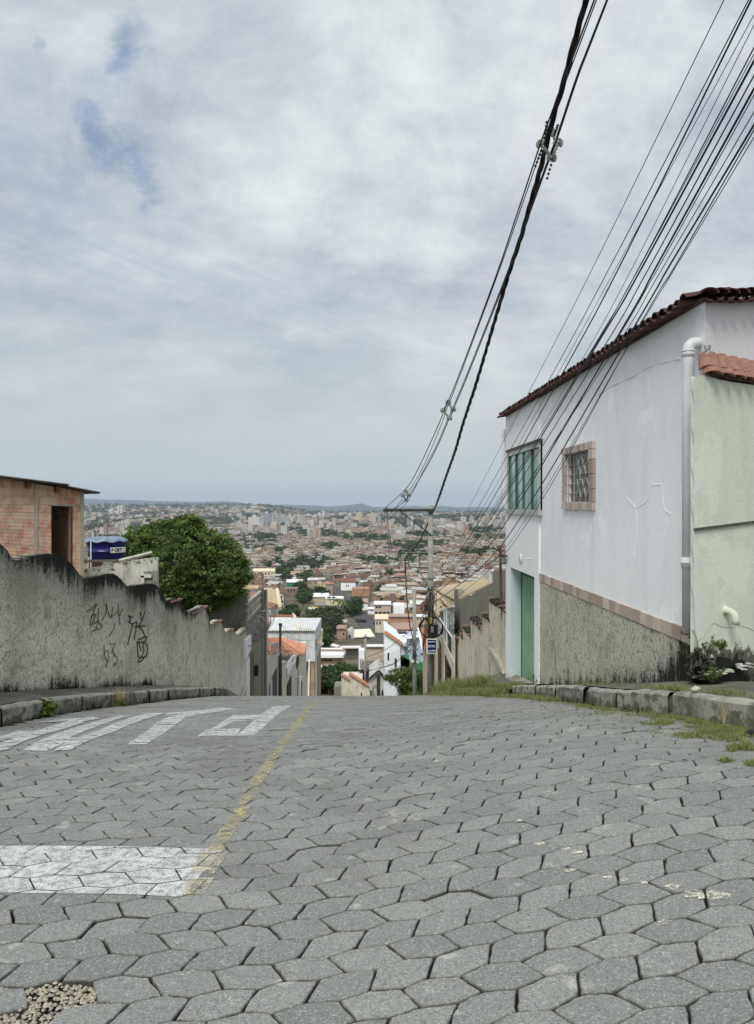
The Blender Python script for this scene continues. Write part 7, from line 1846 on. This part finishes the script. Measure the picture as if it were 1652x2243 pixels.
for cx_,cy_,n,sx_,sy_ in ((2.62,6.9,900,.16,.5),(2.62,5.75,500,.10,.22),(2.85,5.35,300,.15,.12),(2.40,6.25,500,.05,.25),(2.5,8.6,300,.1,.6),(2.95,9.5,300,.05,1.5),(2.98,12,250,.05,1.0)):
    for i in range(n):
        X=gr.gauss(cx_,sx_*.6); Y=gr.gauss(cy_,sy_*.6); 
        zk=RG(right_kerb(Y),Y)+.20
        if X<right_kerb(Y)+.01: X=right_kerb(Y)-.02; zk-=gr.uniform(0,.15)
        pts.append((X,Y,zk))
gadd(pts,.012,.05,.002,1.2)
pts=[(gr.gauss(-3.93,.05),gr.gauss(13.2,.5),0) for i in range(160)]; pts=[(x,y,RG(left_kerb(y),y)+.02) for x,y,z in pts]; gadd(pts,.03,.09,.003)
pts=[(left_kerb(11.4)+gr.uniform(0,.05),11.4+gr.gauss(0,.3),0) for i in range(260)]; pts=[(x,y,RG(x,y)) for x,y,z in pts]; gadd(pts,.03,.12,.003)
me=mesh_quads('grass',np.array(GV),np.array(GT),M['grass']); o=bpy.data.objects.new('grass',me); col.objects.link(o); tag(o,'short ragged grass growing in the gutter and verge on the right','grass',kind='stuff')
def weed(name,c,h,n,label,leaf=.03,dry=False):
    g=np.random.default_rng(int(abs(c[0]*100))+n); w=MB(); c=Vector(c); base=thing(name,c,label,'plant'); P=[]
    for i in range(n):
        a=g.uniform(0,6.28); l=g.uniform(.2,.8)*h; e=c+Vector((math.cos(a)*l,math.sin(a)*l,h*g.uniform(.4,1))); m=c.lerp(e,.5)+Vector((0,0,h*.12)); w.tube([c,m,e],[.004,.003,.0015],4)
        for t in (.35,.5,.65,.8,.95,1.0): 
            if not dry: P.append(tuple(c.lerp(m,t*2) if t<.5 else m.lerp(e,(t-.5)*2)))
    w.build('stem',M['bark'] if not dry else plain('dry_stem',(.30,.26,.15),.9,.3),base)
    if P:
        pos=np.repeat(np.array(P),3,axis=0)+g.normal(size=(len(P)*3,3))*leaf*.5; v,t=quads_from(pos,None,leaf,g.uniform(.1,.9,len(pos)),g,1.7)
        me=mesh_quads('leaves',v-np.array(base.location),t,M['leaf']); o=bpy.data.objects.new('leaves',me); col.objects.link(o); o.parent=base
lk=lambda Y: left_kerb(Y)
weed('weed',(lk(8.9)+.05,8.9,RG(lk(8.9),8.9)),.17,16,'leafy green weed sprouting at the foot of the left kerb',.035)
weed('dry_shrub',(lk(11.2)+.03,11.2,RG(lk(11.2),11.2)+.05),.22,60,'dry brown tuft growing out of the left kerb',.02,True)
weed('weed',(3.0,6.88,-1.60),.16,8,'leafy weed in the dark gap between both right houses',.018)
weed('weed',(2.98,7.02,-1.5),.30,4,'tall thin weed in the gap below the thick drainpipe',.016)
weed('fern',(3.12,7.0,-1.33),.10,10,'little fern on the mossy rubble by the green wall',.016)
weed('weed',SP(13.95,-3.25,3.2),.20,4,'tiny dark weed at the foot of the green gate',.02)
weed('dry_shrub',(right_kerb(5.45)-.03,5.45,RG(2.4,5.45)),.20,5,'dry bent stalks at the right kerb beside the white litter',.02,True)
# litter
w=MB(); c=Vector((*gpt(1567,1580),0)); c.z=RG(c.x,c.y)
def crumple(mb,c,sx,sy,h,rg_):
    n=6; P=[[Vector((c.x+sx*(i/n-.5)+rg_.uniform(-.008,.008),c.y+sy*(j/n-.5)+rg_.uniform(-.008,.008),c.z+.008+rg_.uniform(0,h))) for j in range(n+1)] for i in range(n+1)]; mb.grid(P)
crumple(w,c,.13,.14,.03,random.Random(3)); w.tube([c+Vector((-.06,.05,.045)),c+Vector((0,.055,.05)),c+Vector((.05,.06,.05))],.016,7)
o=w.build('litter',M['paper']); tag(o,'crumpled white paper litter lying in the gutter grass','litter')
w=MB(); w.tube([(c.x-.05,c.y+.05,c.z+.05),(c.x+.0,c.y+.055,c.z+.055)],.018,8); w.build('torn_wrapper',plain('brown_wrapper',(.25,.15,.10),.8,.2)).parent=None
o=bpy.data.objects['torn_wrapper']; tag(o,'brown torn wrapper on top of the white litter','litter')
w=MB(); lump(w,(*gpt(1650,1612)[:2],RG(*gpt(1650,1612))+.02),.04,random.Random(8)); o=w.build('dark_stone',M['box_black']); tag(o,'small black lump in the gutter at the right border','stone')
w=MB(); st_=W(1531,1522,5.9); zk=RG(right_kerb(5.9),5.9)+.22; lump(w,(2.45,5.9,zk),.04,random.Random(3)); o=w.build('stone',plain('pale_stone',(.36,.35,.29),.9,.3,20)); tag(o,'pale loose stone on the edge of the right sidewalk','stone')
# scattered dead leaves
w=MB(); rr=random.Random(14)
for i in range(60):
    Y=rr.uniform(4.2,9); X=right_kerb(Y)-abs(rr.gauss(0,.5))-.05; z=RG(X,Y)+.006; s=rr.uniform(.008,.02); a=rr.uniform(0,6); w.poly([(X+s*math.cos(a),Y+s*math.sin(a),z),(X+s*.4*math.cos(a+1.6),Y+s*.4*math.sin(a+1.6),z+.008),(X-s*math.cos(a),Y-s*math.sin(a),z+.002),(X+s*.4*math.cos(a-1.6),Y+s*.4*math.sin(a-1.6),z+.006)])
o=w.build('dead_leaves',plain('dead_leaf',(.05,.03,.02),.9,.4,30)); tag(o,'small dead leaves scattered near the right gutter','leaves',kind='stuff')
# ================================================================= sky, air, light, camera
ELEV,AZ=52,-160   # sun behind and to the left of the camera
wd=NT('World',True); scene.world=wd.mat
tc_=wd.n('ShaderNodeTexCoord').outputs['Generated']
x,y,z=wd.sep(tc_)
sky=wd.n('ShaderNodeTexSky'); sky.sky_type='NISHITA'; sky.sun_disc=False; sky.sun_elevation=R(ELEV); sky.sun_rotation=R(AZ); sky.air_density=1; sky.dust_density=1.5; sky.ozone_density=1.5
zz=wd.math('ADD',wd.math('MAXIMUM',z,0.0),.32)
u=wd.math('DIVIDE',x,zz); v=wd.math('DIVIDE',y,zz)
cp=wd.comb(u,v,0.0)
n1=wd.noise(cp,.62,8,.60,.35); n2=wd.noise(wd.vmath('ADD',cp,(7.3,2.1,0)),.22,4,.5,.2); n3=wd.noise(wd.vmath('MULTIPLY',cp,(1.6,2.6,1)),1.0,9,.62,.15)
br=wd.math('ADD',wd.math('MULTIPLY',n1,.55),wd.math('ADD',wd.math('MULTIPLY',n2,.40),wd.math('MULTIPLY',n3,.32)))
c1_=wd.mix(wd.math('ADD',wd.math('ADD',wd.ramp(br,.50,.72),wd.math('MULTIPLY',wd.math('MULTIPLY',wd.math('SUBTRACT',wd.noise(tc_,5.5,9,.66,.5),.5),1.6),wd.ramp(z,.05,.35))),wd.math('MULTIPLY',wd.math('SUBTRACT',wd.noise(cp,7.5,7,.68,.4),.5),.9),clamp=True),(.285,.318,.365),(.515,.548,.555))
# soft diagonal streak band low on the left
tx=wd.math('DIVIDE',x,wd.math('MAXIMUM',y,.05)); tz=wd.math('DIVIDE',z,wd.math('MAXIMUM',y,.05))
wob=wd.noise(cp,1.1,4,.5)
ln=wd.math('ADD',tz,wd.math('ADD',wd.math('MULTIPLY',tx,.36),wd.math('MULTIPLY',wob,.06)))
lnx=wd.noise(wd.comb(wd.math('MULTIPLY',ln,30.0),wd.math('MULTIPLY',tx,1.2),0.0),1.0,5,.6)
band=wd.math('MULTIPLY',wd.ramp(wd.math('ABSOLUTE',wd.math('SUBTRACT',ln,.235)),.13,.0),wd.ramp(lnx,.40,.62))
band=wd.math('MULTIPLY',band,wd.ramp(tx,.25,-.1))
c2_=wd.mix(wd.math('MULTIPLY',band,.55),c1_,(.27,.315,.375))
# ragged blue gaps high on the left
dn=wd.noise(tc_,7.0,6,.65,.6,out='Color'); dn2=wd.vmath('MULTIPLY',wd.vmath('SUBTRACT',dn,(.5,.5,.5)),(.16,.16,.16)); d0=wd.sep(dn2)
gx=wd.math('ADD',tx,d0[0]); gz=wd.math('ADD',tz,d0[1])
hole_=None
for (px,py,r_,st_) in ((275,92,20,.8),(278,130,22,.9),(272,165,20,.8),(226,300,28,1.0),(250,312,28,1.0),(285,318,24,.9),(310,345,20,.8),(325,385,16,.6),(330,425,13,.7),(106,122,10,.6),(190,265,20,.5),(130,420,45,.30),(235,215,40,.28),(40,300,60,.18),(60,165,40,.15)):
    a=(px-CX)/F; b=(HY-py)/F; dx=wd.math('SUBTRACT',gx,a); dz=wd.math('SUBTRACT',gz,b)
    dd=wd.math('SQRT',wd.math('ADD',wd.math('MULTIPLY',dx,dx),wd.math('MULTIPLY',dz,dz)))
    m_=wd.math('MULTIPLY',wd.ramp(dd,r_*2.6/F,r_*.2/F),st_*.85)
    hole_=m_ if hole_ is None else wd.math('MAXIMUM',hole_,m_)
blue=wd.mix(.62,wd.vmath('SCALE',sky.outputs[0],None) if False else wd.mix(1.0,sky.outputs[0],(.085,.085,.085),'MULTIPLY'),(.16,.215,.335))
hole_=wd.math('MULTIPLY',hole_,wd.ramp(wd.noise(tc_,13,7,.7,.4),.26,.50)); c3_=wd.mix(wd.math('MULTIPLY',hole_,wd.ramp(y,0,.2)),c2_,blue)
# slight greying towards the horizon
c4_=wd.mix(wd.ramp(z,.30,.0),c3_,(.36,.40,.405))
c5_=wd.mix(wd.ramp(z,-.02,-.10),c4_,(.16,.17,.16))
bg=wd.n('ShaderNodeBackground',{'Color':c5_,'Strength':1.0}); wd.n('ShaderNodeOutputWorld',{0:bg.outputs[0]})
sl=bpy.data.lights.new('sun','SUN'); sl.energy=1.9; sl.angle=R(24); sl.color=(1,.965,.91)
so=bpy.data.objects.new('sun',sl); col.objects.link(so)
az=R(AZ); el=R(ELEV); sd=Vector((math.sin(az)*math.cos(el),math.cos(az)*math.cos(el),math.sin(el))); so.rotation_euler=sd.to_track_quat('Z','Y').to_euler(); so.location=(0,0,30)
# haze
hm=bpy.data.materials.new('haze_air'); hm.use_nodes=True; nt=hm.node_tree; nt.nodes.clear(); pv=nt.nodes.new('ShaderNodeVolumePrincipled'); pv.inputs['Color'].default_value=(.72,.84,1.0,1); pv.inputs['Density'].default_value=HAZE; pv.inputs['Anisotropy'].default_value=0
oo=nt.nodes.new('ShaderNodeOutputMaterial'); nt.links.new(pv.outputs[0],oo.inputs[1])
w=MB(); w.b2(-22500,22500,-600,21500,-140,260); hz=w.build('haze',hm); hz['kind']='stuff'; tag(hz,'thin bluish haze over the far city','haze')
cam=bpy.data.cameras.new('camera'); cam.sensor_fit='VERTICAL'; cam.sensor_height=24; cam.sensor_width=24; cam.lens=24*F/2243; cam.shift_y=-(1121.5-HY)/2243; cam.clip_start=.05; cam.clip_end=60000
co=bpy.data.objects.new('camera',cam); col.objects.link(co); co.rotation_euler=(R(90),0,0); scene.camera=co
vs_=scene.view_settings; vs_.view_transform='Standard'; vs_.look='None'; vs_.exposure=EXPO; vs_.gamma=1
cy=scene.cycles; cy.use_denoising=True; cy.max_bounces=6; cy.diffuse_bounces=3; cy.glossy_bounces=2; cy.transmission_bounces=3; cy.transparent_max_bounces=6; cy.volume_bounces=0; cy.sample_clamp_indirect=6; cy.use_adaptive_sampling=True
